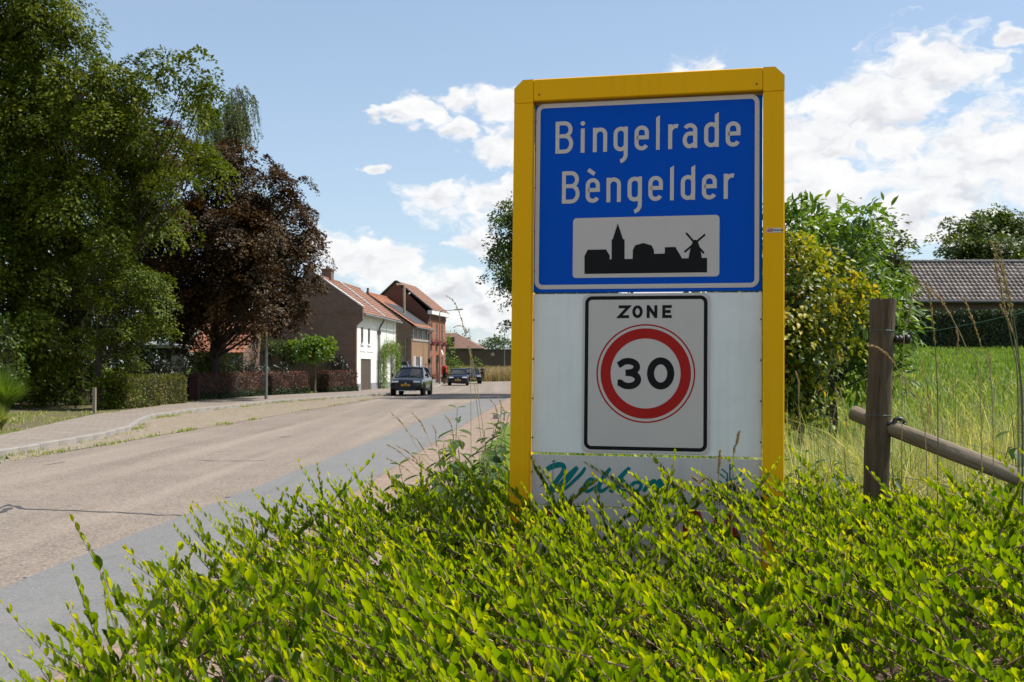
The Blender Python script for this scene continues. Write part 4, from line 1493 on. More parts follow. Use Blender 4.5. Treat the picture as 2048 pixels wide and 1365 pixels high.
def box_hedge(name, label, p0, p1, depth, h, mat, seed, leaf=.07, dens=900, ivy=False, cat='hedge'):
    """clipped hedge: leaves standing on a slightly uneven block"""
    r = np.random.default_rng(seed)
    p0 = Vector(p0); p1 = Vector(p1)
    d = p1 - p0; L = d.length; d.normalize(); nrm = Vector((d.y, -d.x, 0))       # nrm looks to the street
    root = empty(name, ((p0 + p1) / 2).to_tuple()[:2] + (p0.z,), math.atan2(d.y, d.x))
    tag(root, label, cat)
    P, N_ = [], []
    areas = [('f', L * h), ('b', L * h), ('t', L * depth), ('e0', depth * h), ('e1', depth * h)]
    for k, a in areas:
        n = int(dens * a)
        s, t = r.random(n), r.random(n)
        if k == 'f': q = np.stack([(s - .5) * L, np.full(n, -depth / 2), t * h], 1); m = (0, -1, .25)
        elif k == 'b': q = np.stack([(s - .5) * L, np.full(n, depth / 2), t * h], 1); m = (0, 1, .25)
        elif k == 't': q = np.stack([(s - .5) * L, (t - .5) * depth, np.full(n, h)], 1); m = (0, 0, 1)
        elif k == 'e0': q = np.stack([np.full(n, -L / 2), (s - .5) * depth, t * h], 1); m = (-1, 0, .25)
        else: q = np.stack([np.full(n, L / 2), (s - .5) * depth, t * h], 1); m = (1, 0, .25)
        m = np.array(m, float)
        wob = .04 * np.sin(q[:, 0] * 5 + seed) * np.sin(q[:, 2] * 7) + .03 * np.sin(q[:, 0] * 13)
        q = q + m * (wob + r.normal(size=n) * .035)[:, None]
        P.append(q); N_.append(np.tile(m, (n, 1)))
    P = np.concatenate(P); N_ = np.concatenate(N_)
    # rounded shoulders
    over = np.clip((P[:, 2] - (h - .12)) / .12, 0, 1) ** 2
    P[:, 1] *= 1 - .10 * over
    n = len(P)
    nr = N_ + r.normal(size=(n, 3)) * .6
    ax = rand_dirs(n, r) + np.array([0, 0, .3])
    Ti = np.clip(.42 + .20 * r.normal(size=n) + .18 * np.sin(P[:, 0] * 2.2 + seed) * np.sin(P[:, 2] * 3), 0, 1)
    low = P[:, 2] < (.34 + .08 * np.sin(P[:, 0] * 4)) if ivy else np.zeros(n, bool)
    ln = leaf * r.uniform(.7, 1.3, n)
    me = leaf_mesh('foliage', P[~low], ax[~low], nr[~low], ln[~low], ln[~low] * .6, Ti[~low])
    tag(link('foliage', me, mat, root), kind='stuff')
    if ivy:
        q = P[low] + np.array([0, -.05, 0])
        me = leaf_mesh('ivy', q, ax[low], nr[low], ln[low] * 1.1, ln[low] * .9, Ti[low])
        tag(link('ivy', me, M_ivy, root), 'ivy growing along the hedge foot', kind='stuff')
    # woody core
    mb = MB()
    for i in range(int(L / .16)):
        x = -L / 2 + .08 + i * .16 + r.normal() * .03
        mb.tube([(x, r.normal() * .04, -.05), (x + r.normal() * .05, r.normal() * .05, h * .5), (x + r.normal() * .12, r.normal() * .08, h * .95)], [.02, .014, .006], 5)
    tag(obj('stems', mb, M_bark, root), kind='stuff')
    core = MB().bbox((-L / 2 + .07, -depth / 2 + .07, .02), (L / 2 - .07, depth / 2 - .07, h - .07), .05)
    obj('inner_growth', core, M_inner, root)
    return root


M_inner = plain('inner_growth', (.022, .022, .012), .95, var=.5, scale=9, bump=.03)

box_hedge('beech_hedge', 'clipped yellow green beech hedge beside the footpath behind the wooden post', (-14.55, 41.6, .09), (-13.95, 47.3, .09), .9, 1.12, M_beech, 1, dens=800)
box_hedge('clipped_hedge', 'long dark clipped hedge in the shade under the copper maple', (-14.5, 51.4, .09), (-13.4, 60.2, .09), .8, 1.15, M_purple, 2, dens=520, ivy=True)
box_hedge('clipped_hedge', 'sunlit purple brown clipped hedge right of the lamp post', (-13.2, 61.0, .09), (-12.05, 65.2, .09), .8, 1.18, M_purple, 3, dens=620, ivy=True)
box_hedge('clipped_hedge', 'short purple brown clipped hedge joining the white house corner', (-11.2, 67.6, .09), (-10.05, 71.3, .09), .8, 1.22, M_purple, 4, dens=620, ivy=True)


def globe_tree(p, h, rx, rz, seed, label):
    r = np.random.default_rng(seed)
    c = [((p[0] + rx * .55 * math.cos(a), p[1] + rx * .55 * math.sin(a), h), (rx * .6, rx * .6, rz * .8)) for a in np.linspace(0, 2 * PI, 6)[:-1]] + [((p[0], p[1], h + rz * .35), (rx * .6, rx * .6, rz * .6))]
    return make_tree('globe_tree', label, 'tree', p, h - rz * .6, .085, c, M_lime, seed, leaf_len=.19, per_m3=30, spray_r=.30, leaves_per=20, tint0=.55, tvar=.2, top=h, limb_r=.03, aspect=.8, droop=.9, bark=woodmat('pale_bark', (.11, .085, .06), (.22, .17, .12)), group='round headed trees before the gable')


p_ = at(629, 780, 67); globe_tree((p_.x, p_.y, .1), 2.85, 1.02, .66, 91, 'round headed lime green tree with a straight bare trunk, front one of the pair')
p_ = at(606, 778, 70); globe_tree((p_.x, p_.y, .1), 2.85, .95, .6, 92, 'round headed lime green tree with leaning trunk, back left one of the pair')


def build_right_plants():
    # golden-leaved climber heaped over a bush right of the sign
    p = at(1600, 800, 11.2)
    cl = pc([(1590, 520, 52), (1640, 530, 46), (1600, 590, 60), (1660, 590, 44), (1700, 570, 34), (1620, 650, 60), (1690, 640, 44), (1600, 700, 50), (1660, 690, 40), (1540, 560, 70), (1540, 660, 70), (1480, 600, 90), (1725, 590, 18), (1560, 490, 40), (1600, 760, 50), (1540, 760, 60), (1620, 800, 44), (1570, 810, 44)], 11.2, seed=12, dj=.45)
    make_tree('golden_climber', 'heap of golden yellow climber leaves right beside the yellow sign post', 'shrub', (p.x, p.y, gz(p.x, p.y)), .8, .05, cl, M_gold, 101, leaf_len=.062, per_m3=330, spray_r=.18, leaves_per=26, tint0=.36, tvar=.28, shell=.7, limb_r=.018, aspect=.72, kind='mid', droop=.5, upb=.5)
    p = at(1660, 800, 13.5)
    cl = pc([(1680, 600, 50), (1720, 660, 50), (1690, 730, 50), (1760, 740, 40), (1740, 580, 44), (1800, 680, 22), (1610, 430, 30), (1640, 440, 36), (1590, 450, 40), (1680, 450, 34), (1720, 440, 34), (1660, 490, 46), (1720, 490, 40), (1700, 540, 44), (1750, 570, 34), (1770, 620, 34), (1740, 640, 40), (1790, 600, 22), (1790, 560, 24), (1780, 650, 30), (1800, 640, 18), (1720, 610, 40), (1750, 520, 30), (1570, 440, 40), (1700, 680, 44), (1760, 690, 34), (1735, 425, 16), (1615, 415, 14)], 13.5, seed=13, dj=.6)
    make_tree('elder_shrub', 'bright green elder shrub with pointed leaflets rising behind the golden climber', 'shrub', (p.x, p.y, gz(p.x, p.y)), 1.0, .07, cl, M_lime, 102, leaf_len=.14, per_m3=150, spray_r=.30, leaves_per=20, tint0=.48, tvar=.22, shell=.5, limb_r=.03, aspect=.34, kind='mid', upb=.6)
    p = at(1770, 770, 24)
    cl = pc([(1750, 450, 34), (1780, 470, 30), (1795, 500, 24), (1760, 510, 44), (1800, 550, 22), (1720, 480, 50), (1770, 580, 40), (1730, 560, 50), (1680, 520, 60), (1805, 590, 14), (1785, 540, 34), (1790, 610, 26), (1745, 620, 50), (1800, 520, 16)], 24, seed=14, dj=.9)
    make_tree('field_maple', 'dark green small tree between the elder shrub and the barn roof', 'tree', (p.x, p.y, gz(p.x, p.y)), 1.6, .12, cl, M_mid, 103, leaf_len=.12, per_m3=34, spray_r=.3, leaves_per=36, tint0=.5, limb_r=.025, aspect=.6)
    p = at(1990, 640, 68)
    cl = pc([(1960, 470, 50), (2000, 455, 46), (1920, 490, 40), (1985, 510, 60), (2040, 490, 50), (1930, 545, 40), (2080, 480, 60), (2060, 560, 60), (1960, 590, 70), (2050, 620, 70), (1990, 430, 24), (1905, 455, 22), (2110, 540, 60), (1955, 430, 18)], 68, seed=15, dj=1.5)
    make_tree('walnut_tree', 'broad round green tree standing behind the barn roof', 'tree', (p.x, p.y, gz(p.x, p.y)), 3.0, .3, cl, M_mid, 104, leaf_len=.22, per_m3=4.2, spray_r=.6, leaves_per=64, tint0=.55, tvar=.22, shell=.35, limb_r=.06, aspect=.6)
    # tree at the road behind the sign
    p = (3.6, 65.0)
    cl = pc([(1010, 430, 30), (1000, 500, 30), (1020, 470, 50), (1005, 555, 26), (1030, 540, 50), (1070, 440, 60), (1090, 520, 80), (1140, 480, 80), (1150, 400, 60), (1100, 380, 50), (1200, 470, 70), (1180, 550, 70), (1100, 590, 60), (1025, 595, 22), (1020, 410, 18), (1015, 650, 10), (1240, 530, 60), (1060, 500, 60), (1050, 560, 40)], 64, seed=16, dj=4.5)
    make_tree('roadside_oak', 'roadside tree whose crown edge shows left of the yellow sign frame', 'tree', (*p, gz(*p)), 3.0, .28, cl, M_mid, 105, leaf_len=.18, per_m3=4.5, spray_r=.5, leaves_per=46, tint0=.45, limb_r=.04, aspect=.6)
    # far things
    for k, (u, y, lst, m, lab, nm, ll, pm) in enumerate((
            (985, 205, [(985, 690, 24), (965, 695, 16), (1005, 688, 20), (1025, 700, 18), (950, 705, 10), (1050, 695, 24)], M_mid, 'distant round tree behind the long brick wall', 'far_tree', .5, .7),
            (915, 225, [(905, 678, 12), (925, 680, 10), (940, 688, 10)], M_mid, 'distant treetop above the brown tiled roof', 'far_tree', .5, .7),
            (905, 117, [(890, 720, 16), (905, 728, 14), (915, 740, 12), (885, 745, 14), (892, 690, 12), (887, 668, 8), (930, 750, 8)], M_lime, 'light green bush at the corner of the tall brick house', 'roadside_bush', .24, 6),
            (955, 142, [(953, 738, 9), (950, 722, 7), (958, 730, 7), (945, 745, 8)], M_lime, 'small green bush in the dry grass behind the parked cars', 'roadside_bush', .24, 7))):
        p = at(u, 745, y); cl = pc(lst, y, seed=70 + k, dj=1.2)
        make_tree(nm, lab, 'tree' if 'tree' in nm else 'bush', (p.x, p.y, gz(p.x, p.y)), 1.5, .15, cl, m, 110 + k, leaf_len=ll, per_m3=pm, spray_r=ll * 3, leaves_per=22, tint0=.45, limb_r=.05, aspect=.6)


build_right_plants()


# ---------------------------------------------------------------- grass
M_grass = leafmat('meadow_grass', [(0, (.050, .12, .012)), (.5, (.14, .24, .028)), (.8, (.30, .33, .09)), (1, (.62, .55, .32))], trans=.50, rough=.5, tboost=(1.3, 1.2, .5))
M_straw = leafmat('straw', [(0, (.16, .17, .05)), (.5, (.36, .27, .13)), (1, (.55, .42, .25))], trans=.35, rough=.6, tboost=(1.1, 1, .7))


def blades(name, X, Y, h, w, tint, r, lean=.35, Z=None):
    n = len(X)
    Z = ground_z(X, Y) if Z is None else Z
    b = np.stack([X, Y, Z], 1)
    th = r.uniform(0, 2 * PI, n)
    ld = np.stack([np.cos(th), np.sin(th), np.zeros(n)], 1)
    sd_ = np.stack([-np.sin(th + r.normal(size=n) * .8), np.cos(th), np.zeros(n)], 1)
    ln = lean * r.random(n)
    up = np.array([0, 0, 1.])
    rows = []
    for t, ww in ((0, .8), (.4, 1.0), (.75, .7)):
        c = b + ld * (ln * h * t ** 2)[:, None] + up * (h * t * (1 - .25 * ln * t))[:, None]
        rows += [c - sd_ * (w * ww / 2)[:, None], c + sd_ * (w * ww / 2)[:, None]]
    rows.append(b + ld * (ln * h)[:, None] + up * (h * (1 - .3 * ln))[:, None])
    V = np.stack(rows, 1)
    F = [0, 1, 3, 2, 2, 3, 5, 4, 4, 5, 6]
    loops = (np.arange(n)[:, None] * 7 + np.array(F)[None]).ravel()
    starts = (np.arange(n)[:, None] * 11 + np.array([0, 4, 8])[None]).ravel()
    return np_mesh(name, V.reshape(-1, 3), loops, starts, np.repeat(tint, 7))


def build_grass():
    r = np.random.default_rng(5)
    # tall meadow behind fence and sign
    n = 64000
    Y = 5.9 + 20 * r.random(n) ** 1.7
    a = r.uniform(-.12, .62, n)
    X = a * Y
    lat = X - .041 * Y
    keep = (lat > -.75 - .0 * Y) & ~((X < .24 * Y) & (Y > 13)) & ~((lat < .3) & (Y > 9.5) & (r.random(n) < .6))
    X, Y = X[keep], Y[keep]; n = len(X)
    pat = .5 + .5 * np.sin(X * 1.7 + 1) * np.sin(Y * 1.1)
    h = r.uniform(.25, .70, n) * (1 - .45 * sstep((Y - 9) / 8)) * (.8 + .35 * pat)
    h *= np.where(X / Y < .12, .8, 1)
    t = np.clip(r.normal(size=n) * .20 + .36 + .15 * pat, 0, 1)
    dry = r.random(n) < np.where(Y < 10, .34, .18); t[dry] = r.uniform(.8, 1, dry.sum())
    me = blades('meadow_grass', X, Y, h, r.uniform(.004, .013, n) * (1 + Y / 25), t, r, 1.5)
    tag(link('meadow_grass', me, M_grass), 'tall meadow grass beyond the shrubs and the fence', 'grass', kind='stuff')
    # taller pale wild grass round the fence
    n = 20000
    Y = 5.3 + 4.6 * r.random(n) ** .8; X = r.uniform(.235, .56, n) * Y
    ok = (Y > 6.0) | (r.random(n) < .10); X, Y = X[ok], Y[ok]; n = len(X)
    pat = np.sin(X * 4.1) * np.sin(Y * 2.7 + X)
    h = r.uniform(.40, .98, n) * (1 + .25 * pat)
    t = np.clip(r.normal(size=n) * .22 + .80, 0, 1)
    me = blades('wild_grass', X, Y, h, r.uniform(.003, .008, n), t, r, 1.9)
    tag(link('wild_grass', me, M_grass), 'pale tall wild grass tangled round the wooden fence', 'grass', kind='stuff')
    # mown pasture up to the barn hedge
    n = 28000
    Y = 20 + 33 * r.random(n); X = (.22 + .34 * r.random(n)) * Y
    h = r.uniform(.08, .22, n); t = np.clip(r.normal(size=n) * .14 + .46, 0, 1)
    me = blades('pasture_grass', X, Y, h, r.uniform(.016, .036, n), t, r, .7)
    tag(link('pasture_grass', me, M_grass), 'short green pasture grass in front of the barn hedge', 'grass', kind='stuff')
    # dry tall grass beyond the road bend
    n = 13000
    Y = r.uniform(131, 158, n); X = r.uniform(-13, 6, n)
    ok = (Y > 131 + np.maximum(0, X) * .8) ; X, Y = X[ok], Y[ok]; n = len(X)
    near = r.random(n) < .25
    h = r.uniform(1.0, 2.0, n); t = np.clip(r.normal(size=n) * .2 + .80, 0, 1)
    me = blades('dry_grass', X, Y, h, r.uniform(.05, .12, n), np.clip(t - .25, 0, 1), r, .6)
    tag(link('dry_grass', me, M_straw), 'tall dry yellow grass beyond the road bend', 'grass', kind='stuff')
    n = 2500
    Y = r.uniform(113, 128, n); X = r.uniform(-9.5, -6.6, n) + (Y - 113) * .06
    me = blades('verge_grass', X, Y, r.uniform(.4, 1.2, n), r.uniform(.04, .08, n), np.clip(r.normal(size=n) * .2 + .5, 0, 1), r, .6)
    tag(link('verge_grass', me, M_grass), 'green verge grass at the tall brick house corner', 'grass', kind='stuff')
    # weeds in the kerb joints, lay-by edge, soil patch and right verge
    X, Y, Z = [], [], []
    for i in range(130):
        y = r.uniform(17, 60)
        if i < 70: x = KX(y) + .09 + abs(r.normal()) * .06
        elif i < 110: x = road_x(-9.36, y) + r.normal() * .07
        else: x = OX(y) + r.normal() * .08
        m = r.integers(12, 70) if r.random() < .35 else r.integers(4, 14)
        X.append(x + r.normal(size=m) * .07); Y.append(y + r.normal(size=m) * .35); Z.append(np.full(m, .0 if i < 110 else .11))
    X = np.concatenate(X); Y = np.concatenate(Y); Z = np.concatenate(Z); n = len(X)
    me = blades('kerb_weeds', X, Y, r.uniform(.03, .10, n), r.uniform(.01, .022, n), np.clip(r.normal(size=n) * .2 + .72, 0, 1), r, 1.0, Z)
    tag(link('kerb_weeds', me, M_grass), 'small weeds in the kerb joints along the left pavement', 'weeds', kind='stuff')
    n = 9000
    Y = r.uniform(24, 38, n); X = -11.3 - .12 * (Y - 24) - r.random(n) ** 1.4 * 6
    ok = (np.sin(X * 1.9) * np.sin(Y * .8 + X) + r.normal(size=n) * .5 > .15) & (X < np.interp(Y, [a for a, b in OX_], [b for a, b in OX_]) - .1); X, Y = X[ok], Y[ok]; n = len(X)
    me = blades('garden_grass', X, Y, r.uniform(.04, .12, n), r.uniform(.012, .025, n), np.clip(r.normal(size=n) * .2 + .75, 0, 1), r, 1.0)
    tag(link('garden_grass', me, M_grass), 'patchy grass on the soil at the left edge', 'grass', kind='stuff')
    n = 9000
    Y = r.uniform(9, 60, n); X = road_x(-.38, Y) + r.random(n) * 2.2 + .02
    me = blades('far_verge_grass', X, Y, r.uniform(.08, .4, n), r.uniform(.015, .03, n), np.clip(r.normal(size=n) * .2 + .6, 0, 1), r, 1.0)
    tag(link('far_verge_grass', me, M_grass), 'grass verge beside the footway left of the sign post', 'grass', kind='stuff')


build_grass()


def pampas(label, p, h, n, seed, tint, name='pampas_grass'):
    r = np.random.default_rng(seed)
    root = empty(name, p); tag(root, label, 'ornamental grass')
    th = r.uniform(0, 2 * PI, n); L = h * r.uniform(.8, 1.35, n); sp = r.random(n) ** .7
    ld = np.stack([np.cos(th), np.sin(th), np.zeros(n)], 1); sd_ = np.stack([-np.sin(th), np.cos(th), np.zeros(n)], 1)
    rows = []
    for t in (0, .25, .5, .75, 1):
        c = ld * (.12 + sp * L * .75 * t ** 1.5)[:, None] + np.array([0, 0, 1.]) * (L * (t - .55 * sp * t ** 2.6))[:, None]
        w = .010 * (1 - t * .85)
        rows += [c - sd_ * w, c + sd_ * w]
    V = np.stack(rows, 1)
    F = np.concatenate([np.array([2 * i, 2 * i + 1, 2 * i + 3, 2 * i + 2]) for i in range(4)])
    loops = (np.arange(n)[:, None] * 10 + F[None]).ravel(); starts = np.arange(n * 4) * 4
    me = np_mesh('blades', V.reshape(-1, 3), loops, starts, np.repeat(np.clip(tint + .15 * r.normal(size=n), 0, 1), 10))
    tag(link('blades', me, M_grass, root), kind='stuff')


p_ = at(4, 830, 35.5); pampas('large green pampas grass clump at the left edge before dark shrubs', (p_.x, p_.y, .08), 1.35, 1800, 1, .42)
p_ = at(-8, 880, 27.5); pampas('small yellowish ornamental grass tuft at the left picture edge', (p_.x, p_.y, .08), .55, 600, 2, .7, 'grass_tuft')


# ---------------------------------------------------------------- nettles and seeding grass stalks
M_nettle = leafmat('nettle_leaf', [(0, (.025, .06, .016)), (.5, (.065, .125, .026)), (1, (.14, .20, .045))], trans=.42, rough=.55)
M_stem = plain('green_stem', (.11, .13, .05), .7, var=.3, scale=20)


def nettle(label, base, h, seed, leaf=.085, group=None, n=9, catkin=True):
    r = np.random.default_rng(seed)
    root = empty('nettle', base); tag(root, label, 'nettle', group)
    lean = np.array([r.normal() * .08, r.normal() * .06])
    t = np.linspace(0, 1, 6)
    path = np.stack([lean[0] * h * t ** 2, lean[1] * h * t ** 2, h * t], 1)
    link('stem', np_tubes('stem', path[None], (.005 * (1 - .7 * t))[None], 5), M_stem, root)
    P, A, N_, L, T_ = [], [], [], [], []
    cp = []
    for i in range(n):
        tt = .25 + .75 * i / (n - 1)
        c = np.array([lean[0] * h * tt ** 2, lean[1] * h * tt ** 2, h * tt])
        for k in range(2):
            th = i * PI / 2 + k * PI + r.normal() * .25
            o = np.array([math.cos(th), math.sin(th), 0])
            young = max(0, (tt - .82) / .18)
            P.append(c + o * .02 * (1 - young)); A.append(o * (1 - .3 * young) + np.array([0, 0, -.75 + .9 * young + r.normal() * .15]))
            N_.append(o * .7 + np.array([0, 0, 1.0]) + r.normal(size=3) * .15)
            L.append(leaf * (1 - .6 * young) * r.uniform(.85, 1.15)); T_.append(np.clip(.4 + .2 * r.normal() + .3 * young, 0, 1))
            if catkin and .3 < tt < .85:
                for q in range(2):
                    o2 = np.array([math.cos(th + 1 + q), math.sin(th + 1 + q), 0])
                    e = c + o2 * .05 + np.array([0, 0, -.05])
                    cp.append([c, c + o2 * .03 + np.array([0, 0, .008]), e])
    P, A, N_, L, T_ = map(np.array, (P, A, N_, L, T_))
    proto = leaf_mesh('leaves', P, A, N_, L, L * .48, T_, 'full', fold=.16)
    tag(link('leaves', proto, M_nettle, root, smooth=True), kind='stuff')
    if cp:
        tag(link('catkins', np_tubes('catkins', np.array(cp), np.tile([.0015, .0035, .002], (len(cp), 1)), 4), plain('catkin', (.22, .21, .09), .8, var=.3), root), kind='stuff')


def build_nettles():
    lab = 'nettle with drooping leaves in the clump left of the sign post'
    spots = [(905, 835, 7.4), (935, 850, 7.0), (960, 845, 7.3), (985, 880, 7.0), (860, 905, 6.9), (1005, 870, 7.2), (950, 905, 6.6), (890, 900, 7.2), (1000, 930, 6.5), (925, 890, 7.6), (870, 930, 6.5), (915, 925, 6.4), (970, 920, 6.9), (1015, 900, 6.6), (880, 955, 6.2), (940, 950, 6.2), (985, 955, 6.1), (1012, 960, 6.0), (955, 868, 7.5), (840, 950, 6.4)]
    for i, (u, v, y) in enumerate(spots):
        p = at(u, v, y)
        nettle(lab, (p.x, p.y, gz(p.x, p.y)), p.z - gz(p.x, p.y) + .06, 200 + i, .15, 'nettles left of the sign', n=15)
    p = at(1102, 925, 5.18); nettle('dark shaded nettle right in front of the welcome script panel', (p.x, p.y, gz(p.x, p.y)), p.z - gz(p.x, p.y), 230, .085, n=10)
    lab = 'dark leaved nettle between the sign and the wooden fence post'
    for i, (u, v, y) in enumerate(((1600, 905, 6.0), (1625, 895, 6.1), (1680, 890, 6.1), (1705, 900, 6.2), (1645, 930, 5.9), (1590, 940, 5.8))):
        p = at(u, v, y); nettle(lab, (p.x, p.y, gz(p.x, p.y)), p.z - gz(p.x, p.y), 240 + i, .10, 'nettles by the fence post', n=10)
    p = at(1800, 905, 5.9); nettle('nettle growing right against the fence post below the rail', (p.x, p.y, gz(p.x, p.y)), p.z - gz(p.x, p.y), 250, .09, n=10)
    p = at(2040, 830, 5.6); nettle('nettle at the right picture edge above the fence rail', (p.x, p.y, gz(p.x, p.y)), p.z - gz(p.x, p.y), 251, .11, n=10)


build_nettles()


def stalk(label, pts, y, head=.28, thick=1.0, tint=.55, group=None, seed=0, y2=None):
    """grass stalk through photo points at depth y (tip first); the foot goes down to the ground"""
    r = np.random.default_rng(300 + seed)
    P = [at(u, v, y) for u, v in pts][::-1]
    foot = P[0].copy(); foot.z = gz(foot.x, foot.y)
    if foot.z < P[0].z - .02: P = [Vector((foot.x + (P[0].x - P[1].x) * .3, foot.y + .05, foot.z))] + P
    # smooth path
    out = []
    n = len(P)
    for i in range(n - 1):
        p0, p1, p2, p3 = P[max(i - 1, 0)], P[i], P[i + 1], P[min(i + 2, n - 1)]
        for t in np.linspace(0, 1, 8)[:-1]:
            out.append(.5 * ((2 * p1) + (-p0 + p2) * t + (2 * p0 - 5 * p1 + 4 * p2 - p3) * t * t + (-p0 + 3 * p1 - 3 * p2 + p3) * t ** 3))
    out.append(P[-1])
    W = np.array([list(p) for p in out])
    base = W[0].copy()
    root = empty('grass_stalk', base); tag(root, label, 'grass stalk', group)
    W = W - base
    seg = np.linalg.norm(np.diff(W, axis=0), axis=1); s = np.concatenate([[0], np.cumsum(seg)]); L = s[-1]
    rad = np.linspace(.0022, .0010, len(W)) * thick
    link('stem', np_tubes('stem', W[None], rad[None], 5), M_stem if tint < .5 else plain('dry_stem', (.34, .29, .14), .7, var=.25, scale=20), root)
    m = int(70 * thick)
    q = L - head * r.random(m) * 1.0
    pos = np.stack([np.interp(q, s, W[:, k]) for k in range(3)], 1)
    d = np.stack([np.interp(np.minimum(q + .01, L), s, W[:, k]) for k in range(3)], 1) - pos
    d = unit(d + 1e-6)
    ax = d + rand_dirs(m, r) * .42
    k = 1 - .6 * np.abs((L - q) / head - .5)
    me = leaf_mesh('seed_head', pos, ax, rand_dirs(m, r), r.uniform(.012, .02, m) * k * thick, r.uniform(.004, .006, m) * thick, np.clip(tint + .2 * r.normal(size=m), 0, 1), 'simple', .4)
    tag(link('seed_head', me, M_straw, root), kind='stuff')
    return root


def build_stalks():
    stalk('tall thin grass stalk with nodding seed head in front of the parked cars', [(893, 592), (912, 610), (930, 665), (945, 740), (960, 860), (976, 1000)], 6.2, .26, 1.0, .62, seed=1)
    stalk('short bent seed head left of the tall stalk before the brick wall', [(908, 655), (920, 652), (934, 665), (941, 720)], 6.25, .12, .8, .62, seed=2)
    stalk('pale seed head leaning up left before the dark wall', [(928, 686), (940, 700), (948, 740), (958, 800), (970, 930)], 6.3, .16, 1.0, .7, seed=3)
    stalk('tall double seed head crossing the barn roof at the right edge', [(1983, 487), (1996, 520), (2012, 570), (2028, 640), (2040, 740), (2046, 860)], 4.7, .32, 1.5, .42, seed=4)
    stalk('upright brown seed head crossing the barn roof beside the double one', [(1996, 485), (2005, 530), (2016, 600), (2032, 700), (2044, 840)], 4.75, .30, 1.4, .42, seed=5)
    stalk('brown seed head left of the double seed head on the barn roof', [(1989, 522), (1998, 560), (2010, 620), (2024, 690), (2036, 800)], 4.8, .24, 1.3, .42, seed=6)
    stalk('brown seed head leaning left before the barn gutter', [(1853, 567), (1860, 600), (1866, 650), (1872, 720), (1876, 860)], 5.4, .30, 1.4, .42, seed=7)
    stalk('feathery pale seed head bending left over the barn hedge', [(1843, 570), (1862, 580), (1885, 605), (1906, 640), (1930, 690), (1960, 780)], 5.3, .22, 1.3, .66, seed=8)
    stalk('straight brown seed head before the barn hedge middle', [(1927, 596), (1938, 620), (1950, 655), (1964, 700), (1985, 800)], 5.3, .22, 1.2, .5, seed=9)
    stalk('pale short seed head standing before the barn hedge', [(2002, 612), (2012, 632), (2022, 655), (2034, 700), (2040, 790)], 5.2, .14, 1.2, .8, seed=10)
    stalk('thin brown stalk just right of the fence post top', [(1829, 570), (1822, 610), (1812, 650), (1806, 720), (1804, 860)], 5.6, .22, 1.1, .5, seed=11)
    stalk('pale drooping seed head crossing the upper fence post', [(1738, 692), (1752, 694), (1772, 708), (1790, 730), (1815, 775), (1850, 860)], 5.4, .17, 1.3, .75, seed=12)
    lab = 'pale dry grass stalk with seed head in the meadow beside the fence'
    r = np.random.default_rng(9)
    for i in range(26):
        u = r.uniform(1580, 2040); v = r.uniform(640, 880); y = r.uniform(6.3, 10.5)
        if 1735 < u < 1800: u += 80
        ln = r.uniform(60, 150); dx = r.normal() * 30 - 8
        stalk(lab, [(u, v), (u - dx * .1 + 4, v + ln * .3), (u - dx * .6, v + ln), (u - dx, v + ln * 2.0)], y, r.uniform(.10, .2), r.uniform(.9, 1.3), r.uniform(.5, .9), 'dry stalks in the meadow', 20 + i)
    lab = 'straw coloured grass stalk arching over the footway left of the nettles'
    for i, (u, v, bu, bv) in enumerate(((782, 826, 880, 990), (825, 828, 890, 960), (775, 890, 870, 985), (795, 893, 880, 975), (775, 918, 880, 1000), (812, 915, 890, 980), (890, 832, 920, 930), (862, 850, 880, 930), (795, 970, 880, 1010), (870, 975, 900, 1010),
                                        (995, 790, 1005, 930), (980, 800, 1010, 890), (1005, 815, 1000, 930), (820, 870, 880, 960))):
        stalk(lab, [(u, v), (u * .8 + bu * .2 + 5, v * .85 + bv * .15), (u * .4 + bu * .6, v * .5 + bv * .5), (bu, bv)], 6.7 + .05 * i, .16, 1.0, .95, 'straw stalks over the footway', 60 + i)
    lab = 'short pinkish seed head poking out of the hedge before the sign'
    for i, (u, v, bu, bv) in enumerate(((1440, 905, 1436, 1010), (1385, 955, 1425, 1000), (1478, 865, 1465, 960), (1470, 968, 1500, 1030))):
        stalk(lab, [(u, v), (u * .7 + bu * .3, v * .8 + bv * .2), (bu, bv)], 4.95, .10, 1.3, .8, 'seed heads in front of the sign', 80 + i)


build_stalks()

# ------------------------------------------------------------------ houses
M_brown_brick = brickmat('brown_brick', (.155, .090, .066), (.24, .145, .108), (.46, .40, .35))
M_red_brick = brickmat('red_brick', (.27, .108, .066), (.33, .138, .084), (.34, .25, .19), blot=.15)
M_red_brick_dark = brickmat('shaded_red_brick', (.12, .046, .032), (.16, .062, .042), (.20, .15, .12))  # red brick with gable shade put into the colour; frieze uses it too
M_tan_brick = brickmat('tan_brick', (.26, .150, .085), (.36, .215, .125), (.36, .29, .22))
M_wall_brick = brickmat('dark_wall_brick', (.075, .050, .038), (.11, .072, .052), (.13, .11, .09))
M_white = plain('white_limewash', (.78, .77, .74), .8, var=.05, scale=1.2, bump=.004)
M_grey_plinth = plain('grey_plinth', (.26, .27, .28), .8, var=.1)
M_brown_paint = plain('brown_paint', (.085, .058, .040), .55, var=.12, scale=6)
M_glass = plain('window_glass', (.018, .022, .028), .06, var=.2, spec=.8)
M_whitepaint = plain('white_paint', (.76, .76, .74), .5, var=.04)
M_bluepaint = plain('dark_blue_paint', (.03, .04, .07), .5)
M_zinc = plain('zinc', (.22, .23, .24), .45, metal=.4, var=.15)
M_slate = plain('slate_grey', (.045, .047, .052), .6, var=.2, scale=4)


